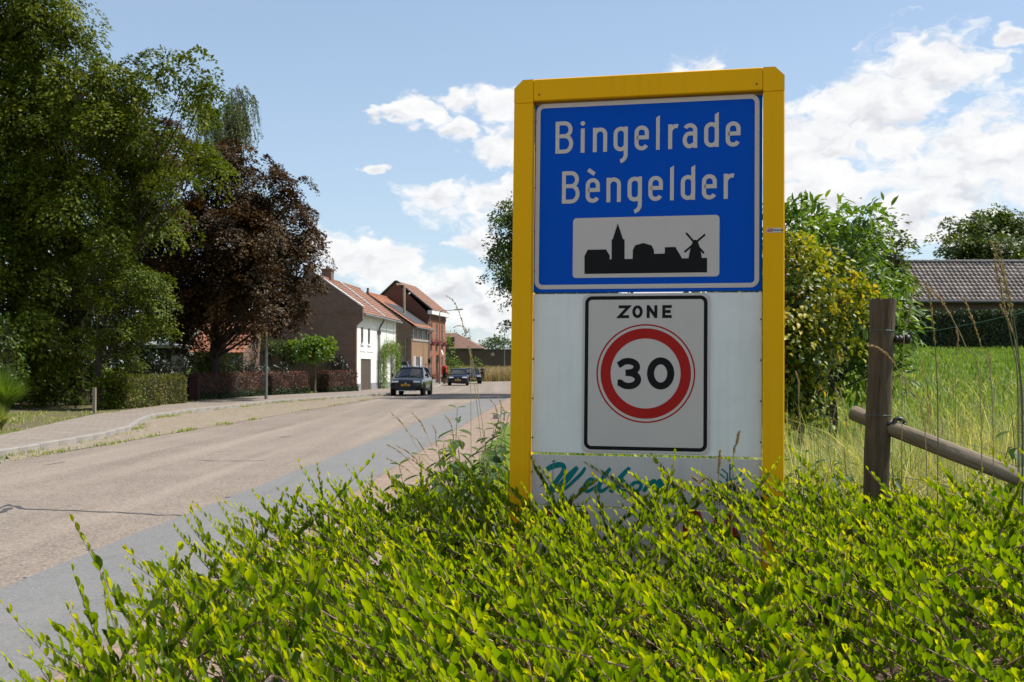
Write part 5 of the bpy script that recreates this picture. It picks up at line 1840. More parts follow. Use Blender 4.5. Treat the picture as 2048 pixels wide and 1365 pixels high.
def tilemat(name, c1, c2):
    m, T, out = new_mat(name)
    co = objco(T)
    n = T.noise(co, 1.1, 6, .65); n2 = T.noise(co, 7, 4, .7)
    c = T.mix(T.mapr(n2, .3, .7), c1, c2)
    c = T.mix(T.mapr(n, .48, .78, 0, .5), c, [x * .5 for x in c1])
    principled(T, out, c, .75, spec=.3)
    return m


M_tile_orange = tilemat('orange_tile', (.24, .124, .086), (.32, .172, .120))
M_tile_bright = tilemat('bright_orange_tile', (.32, .130, .074), (.41, .180, .104))
M_tile_brown = tilemat('brown_tile', (.17, .095, .070), (.22, .125, .092))
M_tile_grey = tilemat('grey_brown_tile', (.115, .098, .090), (.19, .165, .15))


def wall(mb, L, H, th, holes, fn, z0=0.0):
    """wall slab with openings; holes (x0, x1, z0, z1); fn(x, depth, z)"""
    xs = sorted({0, L} | {h[0] for h in holes} | {h[1] for h in holes})
    zs = sorted({z0, H} | {h[2] for h in holes} | {h[3] for h in holes})
    xs = [x for x in xs if 0 <= x <= L]; zs = [z for z in zs if z0 <= z <= H]

    def solid(i, j):
        if not (0 <= i < len(xs) - 1 and 0 <= j < len(zs) - 1): return False
        x = (xs[i] + xs[i + 1]) / 2; z = (zs[j] + zs[j + 1]) / 2
        return not any(h[0] < x < h[1] and h[2] < z < h[3] for h in holes)
    for i in range(len(xs) - 1):
        for j in range(len(zs) - 1):
            if not solid(i, j): continue
            x0, x1, a, b = xs[i], xs[i + 1], zs[j], zs[j + 1]
            q = lambda *p: [fn(*t) for t in p]
            mb.add(q((x0, 0, a), (x1, 0, a), (x1, 0, b), (x0, 0, b)), [(0, 1, 2, 3)])
            mb.add(q((x0, th, a), (x0, th, b), (x1, th, b), (x1, th, a)), [(0, 1, 2, 3)])
            if not solid(i - 1, j): mb.add(q((x0, 0, a), (x0, 0, b), (x0, th, b), (x0, th, a)), [(0, 1, 2, 3)])
            if not solid(i + 1, j): mb.add(q((x1, 0, a), (x1, th, a), (x1, th, b), (x1, 0, b)), [(0, 1, 2, 3)])
            if not solid(i, j - 1): mb.add(q((x0, 0, a), (x0, th, a), (x1, th, a), (x1, 0, a)), [(0, 1, 2, 3)])
            if not solid(i, j + 1): mb.add(q((x0, 0, b), (x1, 0, b), (x1, th, b), (x0, th, b)), [(0, 1, 2, 3)])


def roof_tiles(L, base, top, fn, cw=.22, rh=.34):
    """pantiled slope: base/top = (depth, z) of eave and ridge; fn(x, depth, z)"""
    d = Vector((top[0] - base[0], top[1] - base[1])); S_ = d.length; d.normalize(); n = Vector((-d.y, d.x))
    if n.y < 0: n = -n
    rows = max(2, int(round(S_ / rh))); cols = int(round(L / cw)); k = 5
    xs = np.linspace(0, L, cols * k + 1)
    wave = .035 * (np.abs(np.sin(np.arange(len(xs)) / k * PI)) ** .8)
    mb = MB()
    for j in range(rows):
        a = S_ * j / rows; b = S_ * (j + 1) / rows + .04
        vs = []
        for s, lift in ((a, .045), (b, .0), (a, .0)):
            for i, x in enumerate(xs):
                q = Vector(base) + d * s + n * (wave[i] + lift)
                vs.append(fn(x, q.x, q.y))
        m = len(xs)
        fs = [(i, i + 1, m + i + 1, m + i) for i in range(m - 1)] + [(2 * m + i, 2 * m + i + 1, i + 1, i) for i in range(m - 1)]
        mb.add(vs, fs)
    return mb


def window(parent, x, w, z, h, fn, dep=.12, frame=M_whitepaint, muntin=(1, 2), sill=None, name='window'):
    mb = MB(); b = .05
    for (x0, x1, z0, z1) in ((x, x + w, z, z + b), (x, x + w, z + h - b, z + h), (x, x + b, z + b, z + h - b), (x + w - b, x + w, z + b, z + h - b)):
        mb.box((0, 0, 0), (1, 1, 1), None) if False else None
        pts = [fn(p, q, r) for p in (x0, x1) for q in (dep - .05, dep) for r in (z0, z1)]
        mb.add(pts, [(0, 1, 3, 2), (4, 6, 7, 5), (0, 4, 5, 1), (2, 3, 7, 6), (0, 2, 6, 4), (1, 5, 7, 3)])
    for i in range(1, muntin[0] + 1):
        xm = x + w * i / (muntin[0] + 1)
        pts = [fn(p, q, r) for p in (xm - .018, xm + .018) for q in (dep - .035, dep) for r in (z + b, z + h - b)]
        mb.add(pts, [(0, 1, 3, 2), (4, 6, 7, 5), (0, 4, 5, 1), (2, 3, 7, 6), (0, 2, 6, 4), (1, 5, 7, 3)])
    for i in range(1, muntin[1] + 1):
        zm = z + h * i / (muntin[1] + 1)
        pts = [fn(p, q, r) for p in (x + b, x + w - b) for q in (dep - .032, dep) for r in (zm - .015, zm + .015)]
        mb.add(pts, [(0, 1, 3, 2), (4, 6, 7, 5), (0, 4, 5, 1), (2, 3, 7, 6), (0, 2, 6, 4), (1, 5, 7, 3)])
    wobj = obj(name, mb, frame, parent)
    mb = MB(); mb.add([fn(x, dep + .004, z), fn(x + w, dep + .004, z), fn(x + w, dep + .004, z + h), fn(x, dep + .004, z + h)], [(0, 1, 2, 3)])
    obj('pane', mb, M_glass, wobj)
    if sill is not None:
        mb = MB()
        pts = [fn(p, q, r) for p in (x - .12, x + w + .12) for q in (-.07, .08) for r in (z - .13, z - .002)]
        mb.add(pts, [(0, 1, 3, 2), (4, 6, 7, 5), (0, 4, 5, 1), (2, 3, 7, 6), (0, 2, 6, 4), (1, 5, 7, 3)])
        obj('sill', mb, sill, wobj)
    return wobj


def slab(parent, name, mat, x0, x1, d0, d1, z0, z1, fn, label=None):
    mb = MB()
    pts = [fn(p, q, r) for p in (x0, x1) for q in (d0, d1) for r in (z0, z1)]
    mb.add(pts, [(0, 1, 3, 2), (4, 6, 7, 5), (0, 4, 5, 1), (2, 3, 7, 6), (0, 2, 6, 4), (1, 5, 7, 3)])
    o = obj(name, mb, mat, parent)
    if label: o['label'] = label
    return o


ID = lambda x, d, z: (x, d, z)


def gable_prism(poly, x0, x1):
    """poly in (depth, z)"""
    return MB().prism(poly, lambda a, b, x: (x, a, b), x0, x1)


def house_frame(near, slope):
    return (near[0], near[1], 0.0), math.atan2(1.0, slope)


def face_normals(root):
    for o in root.children_recursive:
        if o.type == 'MESH' and o.data.users == 1 and not o.data.get('fixed'):
            bm = bmesh.new(); bm.from_mesh(o.data)
            bmesh.ops.recalc_face_normals(bm, faces=bm.faces[:]); bm.to_mesh(o.data); bm.free(); o.data['fixed'] = 1


def build_white_house():
    loc, rz = house_frame((-9.87, 72.0), .088)
    root = empty('white_front_house', loc, rz); tag(root, 'brick house with white limewashed street front and orange tiled roof', 'house')
    L, H, D, rd, rh = 12.9, 5.05, 6.4, 2.75, 7.45
    holes = [(1.15, 1.80, 3.15, 4.20), (3.25, 3.90, 3.15, 4.20), (1.1, 4.2, -.0, 2.15), (8.1, 9.0, 0.35, 2.3), (10.9, 11.8, .35, 2.3)]
    mb = MB(); wall(mb, L, H, .30, holes, lambda x, d, z: (x + .30, d + .004, z), 0.0)
    obj('street_wall', mb, M_white, root)
    fn = lambda x, d, z: (x + .30, d + .004, z)
    slab(root, 'plinth', M_grey_plinth, .02, 1.08, -.03, -.001, -.05, .55, fn)
    slab(root, 'plinth', M_grey_plinth, 4.22, 6.2, -.03, -.001, -.05, .55, fn)
    slab(root, 'plinth', M_grey_plinth, 6.4, L, -.03, -.001, -.05, .55, fn)
    # flat bands and raised panels in the limewash
    slab(root, 'band', M_white, .9, 2.6, -.028, -.001, 2.62, 2.68, fn); slab(root, 'band', M_white, 3.0, 4.9, -.028, -.001, 2.62, 2.68, fn)
    for x in (7.2, 9.4, 12.0, 12.7):
        slab(root, 'pilaster', M_white, x, x + .14, -.035, -.001, .56, 4.9, fn)
    for x, w in ((1.15, .65), (3.25, .65)):
        window(root, x, w, 3.15, 1.05, fn, frame=M_bluepaint, muntin=(1, 2), sill=M_white)
    for x in (8.1, 10.9):
        window(root, x, .9, .35, 1.95, fn, frame=M_whitepaint, muntin=(1, 2), sill=M_white)
    # barn door of two leaves with boards
    for i, (x0, x1) in enumerate(((1.1, 2.645), (2.655, 4.2))):
        dr = slab(root, 'door', M_brown_paint, x0, x1, .08, .13, .0, 2.13, fn)
        for k in range(6):
            w = (x1 - x0) / 6
            slab(dr, 'board', M_brown_paint, x0 + k * w + .008, x0 + (k + 1) * w - .008, .062, .081, .02, 2.11, fn)
    mb = MB(); mb.tube([(2.30 + .3, .07, 1.0), (2.30 + .3, .02, 1.0), (2.30 + .3, .02, 1.14), (2.30 + .3, .07, 1.14)], .012, 6)
    obj('door_handle', mb, M_zinc, root)
    # gable wall towards the viewer with corbelled shoulder
    gp = [(0.0, -.05), (0.0, 4.25), (-.42, 4.62), (-.42, 5.42), (-.34, 5.42), (rd, rh + .16), (rd + .3, rh + .16), (D, 5.15), (D, -.05)]
    obj('gable_wall', gable_prism(gp, 0.0, .30), M_brown_brick, root)
    slab(root, 'brick_band', M_brown_brick, -.03, -.001, .05, D - .1, 5.0, 5.14, ID)
    mb = MB()
    for k in range(38):
        z = 5.14; mb.box((-.025, .12 + k * .16, z), (-.001, .2 + k * .16, z + .09))
    tag(obj('brick_dentils', mb, M_brown_brick, root), kind='stuff')
    for i, (a, b, c_, d_) in enumerate((((-.42, 5.42), (rd, rh + .16), -.04, .36),)):
        v = Vector((b[0] - a[0], b[1] - a[1])).normalized(); n = Vector((-v.y, v.x))
        poly = [a, b, (b[0] + n.x * .07, b[1] + n.y * .07), (a[0] + n.x * .07, a[1] + n.y * .07)]
        tag(obj('verge_coping', gable_prism(poly[::-1], c_, d_), M_whitepaint, root), 'pale coping along the gable verge')
    obj('back_wall', MB().box((.31, D - .3, -.05), (L + .3, D, 5.1)), M_brown_brick, root)
    fg = [(.31, -.05), (.31, H), (rd, rh - .1), (D - .31, 5.05), (D - .31, -.05)]
    obj('far_gable', gable_prism(fg, L, L + .3), M_brown_brick, root)
    # roof slopes
    tag(obj('roof_tiles', roof_tiles(L - .02, (-.42, 5.02), (rd, rh), lambda x, d, z: (x + .33, d, z)), M_tile_orange, root), 'orange pantiles on the street slope', kind='stuff')
    tag(obj('roof_tiles', roof_tiles(L - .02, (D + .3, 4.95), (rd, rh), lambda x, d, z: (x + .33, d, z)), M_tile_orange, root), kind='stuff')
    u0 = Vector((-.42, 5.02)); u1 = Vector((rd, rh)); v = (u1 - u0).normalized(); n = Vector((-v.y, v.x))
    mb = gable_prism([tuple(u0 + n * .03), tuple(u1 + n * .03), tuple(u1 + n * .15), tuple(u0 + n * .15)][::-1], 6.55, 6.75)
    tag(obj('party_strip', mb, M_whitepaint, root), 'white strip across the middle of the roof')
    mb = MB(); mb.tube([(x, rd, rh + .03) for x in np.linspace(.3, L + .33, 20)], .11, 8)
    obj('ridge', mb, M_tile_orange, root)
    # gutter, downpipe
    mb = MB(); mb.tube([(.3, -.47, 4.98), (L + .35, -.47, 4.93)], .065, 8); obj('gutter', mb, M_zinc, root)
    mb = MB(); mb.tube([(6.6, -.47, 4.93), (6.6, -.40, 4.75), (6.6, -.14, 4.3), (6.6, -.10, 4.0), (6.6, -.10, .05)], .06, 8); dp = obj('downpipe', mb, plain('dark_zinc', (.10, .105, .11), .5, metal=.3), root)
    obj('pipe_hopper', MB().bbox((6.48, -.24, 3.86), (6.72, -.006, 4.12), .02), plain('dark_zinc', (.10, .105, .11), .5, metal=.3), dp)
    # chimneys
    for (x, d) in ((.7, rd + .55), (3.6, rd + .1)):
        ch = obj('chimney', MB().box((x, d - .32, rh - .9), (x + .75, d + .32, rh + .62)), M_brown_brick, root)
        mb = MB().box((x - .06, d - .38, rh + .621), (x + .81, d + .38, rh + .74)); obj('chimney_cap', mb, M_brown_brick, ch)
        for k in range(2):
            mb = MB().tube([(x + .2 + k * .35, d, rh + .70), (x + .2 + k * .35, d, rh + .92)], .1, 8); obj('chimney_pot', mb, M_tile_brown, ch)
    face_normals(root)
    return root


WH = build_white_house()


def climbing_rose():
    """rose trained round the white front: two uprights and a bow"""
    r = np.random.default_rng(44)
    root = empty('climbing_rose', WH.location, WH.rotation_euler[2]); tag(root, 'climbing rose with pale pink flowers on the white house front', 'climbing plant')
    path = [(7.3, .1), (7.2, 1.0), (7.3, 2.0), (7.2, 2.7), (8.0, 3.0), (9.2, 3.0), (10.2, 2.9), (11.2, 3.0), (12.0, 2.95), (12.3, 2.0), (12.1, 1.0), (12.2, .1)]
    P, A, N_, T_ = [], [], [], []
    pts = []
    for i in range(len(path) - 1):
        for t in np.linspace(0, 1, 8)[:-1]:
            pts.append((path[i][0] * (1 - t) + path[i + 1][0] * t, path[i][1] * (1 - t) + path[i + 1][1] * t))
    for (x, z) in pts:
        n = 85
        P.append(np.stack([x + r.normal(size=n) * .42, -.20 - np.abs(r.normal(size=n)) * .20, z + r.normal(size=n) * .24], 1))
        A.append(rand_dirs(n, r)); N_.append(rand_dirs(n, r) * .6 + np.array([0, -1, .5])); T_.append(np.clip(.5 + .2 * r.normal(size=n), 0, 1))
    P = np.concatenate(P); P[:, 2] = np.maximum(P[:, 2], .05)
    me = leaf_mesh('leaves', P, np.concatenate(A), np.concatenate(N_), r.uniform(.07, .12, len(P)), r.uniform(.05, .07, len(P)), np.concatenate(T_))
    tag(link('leaves', me, M_lime, root), kind='stuff')
    mb = MB(); mb.tube([(x, -.12 + .03 * math.sin(z * 5), z) for x, z in pts], [.03 - .015 * i / len(pts) for i in range(len(pts))], 6); obj('stem', mb, M_bark, root)
    m_rose = plain('rose_petal', (.62, .36, .33), .6, var=.25, scale=8)
    mb = MB().lathe([(.005, -.03), (.05, -.02), (.065, .01), (.045, .03), (.01, .02)], 8); me = mb.mesh('flower'); me.materials.append(m_rose)
    for i in range(46):
        x, z = pts[r.integers(0, len(pts))]
        o = bpy.data.objects.new('flower', me); COL.objects.link(o); o.parent = root
        o.location = (x + r.normal() * .3, -.42 - r.random() * .12, max(.2, z + r.normal() * .2)); o.rotation_euler = (R(70) + r.normal() * .4, r.normal() * .4, 0)


climbing_rose()


def build_shutter_house():
    loc, rz = house_frame((-8.60, 98.0), .13)
    root = empty('shutter_house', loc, rz); tag(root, 'lower brick house with white edged shutters and dark roof slope', 'house')
    L, H, D, rd, rh = 7.0, 5.2, 7.6, 3.9, 8.0
    holes = [(.9, 1.8, 4.2, 5.0), (3.0, 3.9, 4.2, 5.0), (5.3, 6.2, 4.2, 5.0), (1.2, 3.0, .9, 2.5)]
    mb = MB(); wall(mb, L, H, .3, holes, lambda x, d, z: (x, d, z), -.05); obj('street_wall', mb, M_tan_brick, root)
    for x in (.9, 3.0, 5.3):
        window(root, x, .9, 4.2, .8, ID, muntin=(1, 0))
        for sx in (x - .62, x + .92):
            sh = slab(root, 'shutter', M_bluepaint, sx, sx + .6, -.06, -.015, 4.15, 5.05, ID)
            slab(sh, 'shutter_edge', M_whitepaint, sx - .03, sx + .001, -.075, -.010, 4.15, 5.05, ID)
    slab(root, 'stone_band', plain('stone_grey', (.33, .32, .30), .8), 0, L, -.06, -.001, 3.9, 4.08, ID)
    window(root, 1.2, 1.8, .9, 1.6, ID, muntin=(3, 1), sill=plain('stone_grey', (.33, .32, .30), .8))
    for sx in (.35, 3.05):
        sh = slab(root, 'shutter', M_whitepaint, sx, sx + .8, -.06, -.015, .85, 2.55, ID)
        slab(sh, 'shutter_edge', M_bluepaint, sx + .3, sx + .5, -.072, -.0605, .85, 2.55, ID)
    gp = [(.31, -.05), (.31, H), (rd, rh - .1), (D - .31, H), (D - .31, -.05)]
    g0 = [(0.0, -.05), (0.0, H), (rd, rh - .05), (D, H), (D, -.05)]
    obj('gable_wall', gable_prism(g0, -.30, -.002), M_brown_brick, root)
    obj('far_gable', gable_prism(gp, L - .3, L - .002), M_brown_brick, root)
    obj('back_wall', MB().box((0, D - .3, -.05), (L, D, H - .01)), M_brown_brick, root)
    u0 = Vector((-.45, H - .12)); u1 = Vector((rd, rh)); v = (u1 - u0)
    a, b = u0 + v * .10, u0 + v * .72
    obj('dark_roof_slope', MB().prism([tuple(a), tuple(b), (b.x - .03, b.y + .09), (a.x - .03, a.y + .09)][::-1], lambda p, q, x: (x, p, q), .75, L), M_slate, root)
    tag(obj('roof_tiles', roof_tiles(1.05, tuple(u0), tuple(u1), lambda x, d, z: (x - .32, d, z)), M_tile_bright, root), 'bright orange verge tiles', kind='stuff')
    tag(obj('roof_tiles', roof_tiles(L - .75, tuple(b), tuple(u1), lambda x, d, z: (x + .75, d, z)), M_tile_bright, root), kind='stuff')
    tag(obj('roof_tiles', roof_tiles(L - .75, tuple(u0), tuple(a + v * .02), lambda x, d, z: (x + .75, d, z)), M_tile_bright, root), kind='stuff')
    tag(obj('roof_tiles', roof_tiles(L + .3, (D + .4, H - .12), tuple(u1), lambda x, d, z: (x - .32, d, z)), M_tile_bright, root), kind='stuff')
    mb = MB(); mb.tube([(x, rd, rh + .03) for x in np.linspace(-.35, L, 12)], .12, 8); obj('ridge', mb, M_tile_bright, root)
    mb = MB(); mb.tube([(-.3, rd - .05, rh), (-.3, rd - .05, rh + .45)], .1, 8); obj('finial', mb, M_tile_brown, root)
    mb = MB(); mb.tube([(2.6, 1.3, 6.0), (2.6, 1.3, 8.9), (2.6, 2.0, 8.95)], .11, 8); obj('flue_pipe', mb, plain('flue_beige', (.42, .33, .22), .5), root)
    mb = MB(); mb.tube([(-.35, -.5, H - .16), (L, -.5, H - .2)], .06, 8); obj('gutter', mb, M_zinc, root)
    mb = MB(); mb.tube([(-.33, -.45, H - .2), (-.38, -.2, H - .7), (-.38, .5, 4.1), (-.38, .55, .1)], .05, 8); obj('downpipe', mb, M_zinc, root)
    mb = MB(); mb.tube([(L - .25, -.5, H - .2), (L - .25, -.1, H - .6), (L - .25, -.08, .1)], .05, 8); obj('downpipe', mb, M_zinc, root)
    lt = obj('wall_lantern', MB().lathe([(.05, 0), (.11, .1), (.13, .38), (.16, .4), (.03, .55)], 6, Matrix.Translation((5.6, -.35, 1.9))), M_black, root)
    obj('lantern_arm', MB().tube([(5.6, 0, 1.8), (5.6, -.35, 1.86)], .02, 6), M_black, lt)
    face_normals(root)
    return root


SH = build_shutter_house()


def build_tall_house():
    loc, rz = house_frame((-7.72, 105.1), .15)
    root = empty('tall_brick_house', loc, rz); tag(root, 'tall red brick house with white cornice and orange roof at the road bend', 'house')
    L, H, D, rd, rh = 7.6, 6.6, 6.2, 3.0, 9.55
    holes = []
    up = (.8, 3.2, 5.6)
    for x in up: holes.append((x, x + .75, 3.9, 5.75))
    holes += [(.8, 1.55, .75, 2.6), (5.6, 6.35, .75, 2.6), (3.2, 4.1, 0.0, 2.75)]
    mb = MB(); wall(mb, L, H, .3, holes, ID, -.05); obj('street_wall', mb, M_red_brick, root)
    for x in up: window(root, x, .75, 3.9, 1.85, ID, muntin=(0, 1), sill=plain('stone_grey', (.33, .32, .30), .8))
    for x in (.8, 5.6): window(root, x, .75, .75, 1.85, ID, muntin=(0, 1), sill=plain('stone_grey', (.33, .32, .30), .8))
    dr = slab(root, 'door', M_brown_paint, 3.2, 4.1, .10, .15, 0, 2.74, ID)
    slab(dr, 'door_window', M_glass, 3.4, 3.9, .085, .099, 1.5, 2.5, ID)
    slab(root, 'doorstep', plain('stone_grey', (.33, .32, .30), .8), 3.0, 4.3, -.35, -.001, -.05, .16, ID)
    slab(root, 'plinth', M_grey_plinth, 0, 2.95, -.03, -.001, -.05, .45, ID); slab(root, 'plinth', M_grey_plinth, 4.35, L, -.03, -.001, -.05, .45, ID)
    slab(root, 'frieze', M_red_brick_dark, 0, L, -.06, -.001, 6.05, 6.5, ID)
    slab(root, 'cornice', M_whitepaint, -.35, L + .1, -.42, -.002, 6.51, 6.85, ID)
    g0 = [(0.0, -.05), (0.0, H), (rd, rh - .05), (D, H), (D, -.05)]
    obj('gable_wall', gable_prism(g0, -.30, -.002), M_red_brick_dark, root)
    gp = [(.31, -.05), (.31, H), (rd, rh - .1), (D - .31, H), (D - .31, -.05)]
    obj('far_gable', gable_prism(gp, L - .3, L - .002), M_red_brick, root)
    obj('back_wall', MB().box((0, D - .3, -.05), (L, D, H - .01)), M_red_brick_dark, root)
    for a, b in (((-.40, 6.86), (rd, rh + .02)), ((D + .4, 6.3), (rd, rh + .02))):
        tag(obj('roof_tiles', roof_tiles(L + .1, a, b, lambda x, d, z: (x - .15, d, z), cw=.3), M_tile_orange, root), kind='stuff')
        v = Vector((b[0] - a[0], b[1] - a[1])).normalized(); n = Vector((-v.y, v.x))
        if n.y < 0: n = -n
        q = [a, b, (b[0] + n.x * .12, b[1] + n.y * .12), (a[0] + n.x * .12, a[1] + n.y * .12)]
        tag(obj('barge_board', gable_prism(q[::-1], -.42, -.16), M_slate, root), 'dark board along the gable verge')
    mb = MB(); mb.tube([(-.05, -.12, 6.4), (-.05, -.12, .1)], .05, 8); obj('downpipe', mb, M_zinc, root)
    dish = MB().lathe([(.02, 0), (.16, .03), (.28, .11), (.285, .12)], 14, Matrix.Translation((4.45, -.25, 3.0)) @ Matrix.Rotation(R(70), 4, 'X'))
    obj('satellite_dish', dish, M_whitepaint, root)
    face_normals(root)
    return root


TH = build_tall_house()


def street_bits():
    # flower boxes, each a thing
    r = np.random.default_rng(31)
    M_petal = leafmat('geranium', [(0, (.05, .09, .02)), (.38, (.06, .10, .02)), (.42, (.42, .012, .05)), (1, (.55, .03, .10))], trans=.25, tboost=(1, 1, 1))
    M_wpetal = leafmat('white_flowers', [(0, (.05, .09, .02)), (.42, (.07, .11, .03)), (.48, (.6, .56, .52)), (1, (.7, .66, .6))], trans=.25, tboost=(1, 1, 1))

    def fbox(house, x, w, z, label, mat, dep=-.22, tall=.28):
        root = empty('flower_box', house.matrix_basis @ Vector((x, dep, z)), house.rotation_euler[2]); tag(root, label, 'flower box')
        obj('box', MB().bbox((-w / 2, -.1, 0), (w / 2, .1, .2), .01), M_brown_paint, root)
        n = 260
        P = np.stack([r.uniform(-w / 2, w / 2, n) * 1.1, r.normal(size=n) * .12 - .03, .16 + np.abs(r.normal(size=n)) * tall * .6 - .15 * (r.random(n) < .3)], 1)
        me = leaf_mesh('flowers', P, rand_dirs(n, r), rand_dirs(n, r) + np.array([0, -.5, .6]), r.uniform(.06, .12, n), r.uniform(.05, .1, n), r.random(n))
        tag(link('flowers', me, mat, root), kind='stuff')
    for h in (WH, SH, TH):
        h.matrix_basis  # evaluated from location / rotation
    fbox(TH, 1.18, .85, 3.66, 'red flower box below the leftmost upper window of the tall house', M_petal)
    fbox(TH, 3.58, .85, 3.66, 'red flower box below the middle upper window of the tall house', M_petal)
    fbox(TH, 5.98, .85, 3.66, 'red flower box below the right upper window of the tall house', M_petal)
    fbox(TH, 1.18, .85, .5, 'red flower box below the ground floor window left of the tall house door', M_petal)
    fbox(TH, 5.98, .85, .5, 'red flower box below the ground floor window right of the tall house door', M_petal)
    fbox(SH, 1.5, .8, .72, 'white flower box under the shuttered ground floor window, left one', M_wpetal)
    fbox(SH, 2.7, .8, .72, 'white flower box under the shuttered ground floor window, right one', M_wpetal)
    # red letterbox on a stand
    q = TH.matrix_basis @ Vector((4.75, -.5, 0))
    root = empty('letterbox', q, TH.rotation_euler[2]); tag(root, 'red letterbox on a post beside the tall house door', 'letterbox')
    obj('box', MB().bbox((-.28, -.2, .95), (.28, .2, 1.75), .04), plain('post_red', (.58, .018, .010), .4), root)
    obj('slot', MB().box((-.2, -.204, 1.5), (.2, -.2005, 1.56)), M_black, root)
    obj('post', MB().box((-.05, -.05, 0), (.05, .05, .949)), M_zinc, root)
    # potted conifer
    q = TH.matrix_basis @ Vector((3.0, -.9, 0))
    root = empty('potted_conifer', (q.x, q.y, .12)); tag(root, 'dark potted conifer by the tall house door behind the lamp post', 'potted plant')
    obj('pot', MB().lathe([(.16, 0), (.24, .4), (.26, .42), (.2, .4)], 12), M_tile_brown, root)
    n = 900; h = r.random(n); th = r.uniform(0, 2 * PI, n); rr = .26 * (1 - h * .7) * np.sqrt(r.random(n))
    P = np.stack([rr * np.cos(th), rr * np.sin(th), .42 + h * 1.0], 1)
    tag(link('foliage', leaf_mesh('foliage', P, rand_dirs(n, r), rand_dirs(n, r), np.full(n, .1), np.full(n, .05), r.random(n)), M_dark, root), kind='stuff')
    obj('trunk', MB().tube([(0, 0, .3), (0, 0, 1.2)], [.03, .01], 6), M_bark, root)
    q = TH.matrix_basis @ Vector((5.3, -.75, 0))
    root = empty('stone_bench', (q.x, q.y, .12), TH.rotation_euler[2]); tag(root, 'pale stone bench at the tall house corner', 'bench')
    obj('seat', MB().bbox((-.6, -.2, .40), (.6, .2, .5), .02), plain('stone_grey', (.33, .32, .30), .8), root)
    for s in (-.4, .4): obj('leg', MB().bbox((s - .08, -.16, 0), (s + .08, .16, .399), .01), plain('stone_grey', (.33, .32, .30), .8), root)


street_bits()
M_post_galv = plain('galvanised', (.20, .215, .215), .5, metal=.5, var=.12, scale=5)


def lamp_post(base, h, label, arm=(1, 0), armlen=1.2, r0=.075):
    root = empty('street_lamp', base); tag(root, label, 'street lamp', 'street lamps along the road')
    obj('lower_mast', MB().tube([(0, 0, -.1), (0, 0, 2.4)], r0, 12), M_post_galv, root)
    obj('upper_mast', MB().tube([(0, 0, 2.4), (0, 0, h - .25), (arm[0] * .06, arm[1] * .06, h - .06), (arm[0] * .3, arm[1] * .3, h)], [r0 * .66, r0 * .55, r0 * .5, r0 * .45], 10), M_post_galv, root)
    obj('arm', MB().tube([(arm[0] * .28, arm[1] * .28, h), (arm[0] * armlen, arm[1] * armlen, h + .08)], r0 * .4, 8), M_post_galv, root)
    rz = math.atan2(arm[1], arm[0])
    M = Matrix.Translation((arm[0] * (armlen + .3), arm[1] * (armlen + .3), h + .11)) @ Matrix.Rotation(rz, 4, 'Z') @ Matrix.Rotation(R(-5), 4, 'Y')
    hd = obj('lamp_head', MB().bbox((-.4, -.13, -.05), (.4, .13, .05), .03, M), M_post_galv, root)
    obj('lens', MB().box((-.3, -.1, -.062), (.34, .1, -.051), M), plain('lamp_lens', (.6, .6, .58), .2), hd)


p_ = at(532, 803, 53.0); lamp_post((p_.x, p_.y, .12), 6.6, 'grey street lamp partly hidden in the copper maple crown', (1, -.1))
p_ = at(879, 770, 103.0); lamp_post((p_.x, p_.y, .12), 6.6, 'grey street lamp with curved arm in front of the tall brick house', (.96, .0), 1.5)
p_ = at(1009, 757, 150.0); lamp_post((p_.x, p_.y, .1), 6.6, 'distant street lamp before the dark brick wall', (1, 0), 1.0)


def build_far_building():
    o = at(975, 735, 165)
    root = empty('brick_farm_building', (o.x, o.y, .1), R(-4)); tag(root, 'long dark brick building with brown tiled roof beyond the dry grass', 'building')
    obj('long_wall', MB().box((-6.5, 0, -.2), (14, .4, 3.95)), M_wall_brick, root)
    obj('wall_coping', MB().box((-6.6, -.08, 3.951), (14.1, .5, 4.12)), M_slate, root)
    g = [(-7.6, 3.95), (-2.0, 3.95), (-2.0, 4.0), (-7.6, 6.6)]
    obj('gable_side', MB().box((-9.5, .5, -.2), (-1.0, 8, 3.9)), M_wall_brick, root)
    # hipped roof slope falling to the right
    top = [(-8.9, 3.4, 6.1), (-4.9, 3.4, 6.1)]
    mb = MB(); mb.add([(-9.8, -.3, 4.2), (-.6, -.3, 4.2), (-5.0, 4.0, 6.6), (-9.8, 4.0, 6.6), (-.6, 8.3, 4.2), (-9.8, 8.3, 4.2)], [(0, 1, 2, 3), (1, 4, 2), (4, 5, 3, 2), (5, 0, 3), (0, 5, 4, 1)])
    obj('roof', mb, M_tile_brown, root)
    obj('chimney', MB().box((-5.9, .3, 4.3), (-4.9, 1.2, 5.9)), M_wall_brick, root)
    mb = MB(); mb.tube([(-9.9, -.36, 4.2), (-.5, -.36, 4.2)], .07, 6); obj('gutter', mb, M_slate, root)
    for x in (.5, 5.6):
        obj('vent_plate', MB().box((x, -.03, 3.15), (x + .5, -.001, 3.6)), plain('vent_plate', (.3, .27, .23), .7), root)
    face_normals(root)


build_far_building()


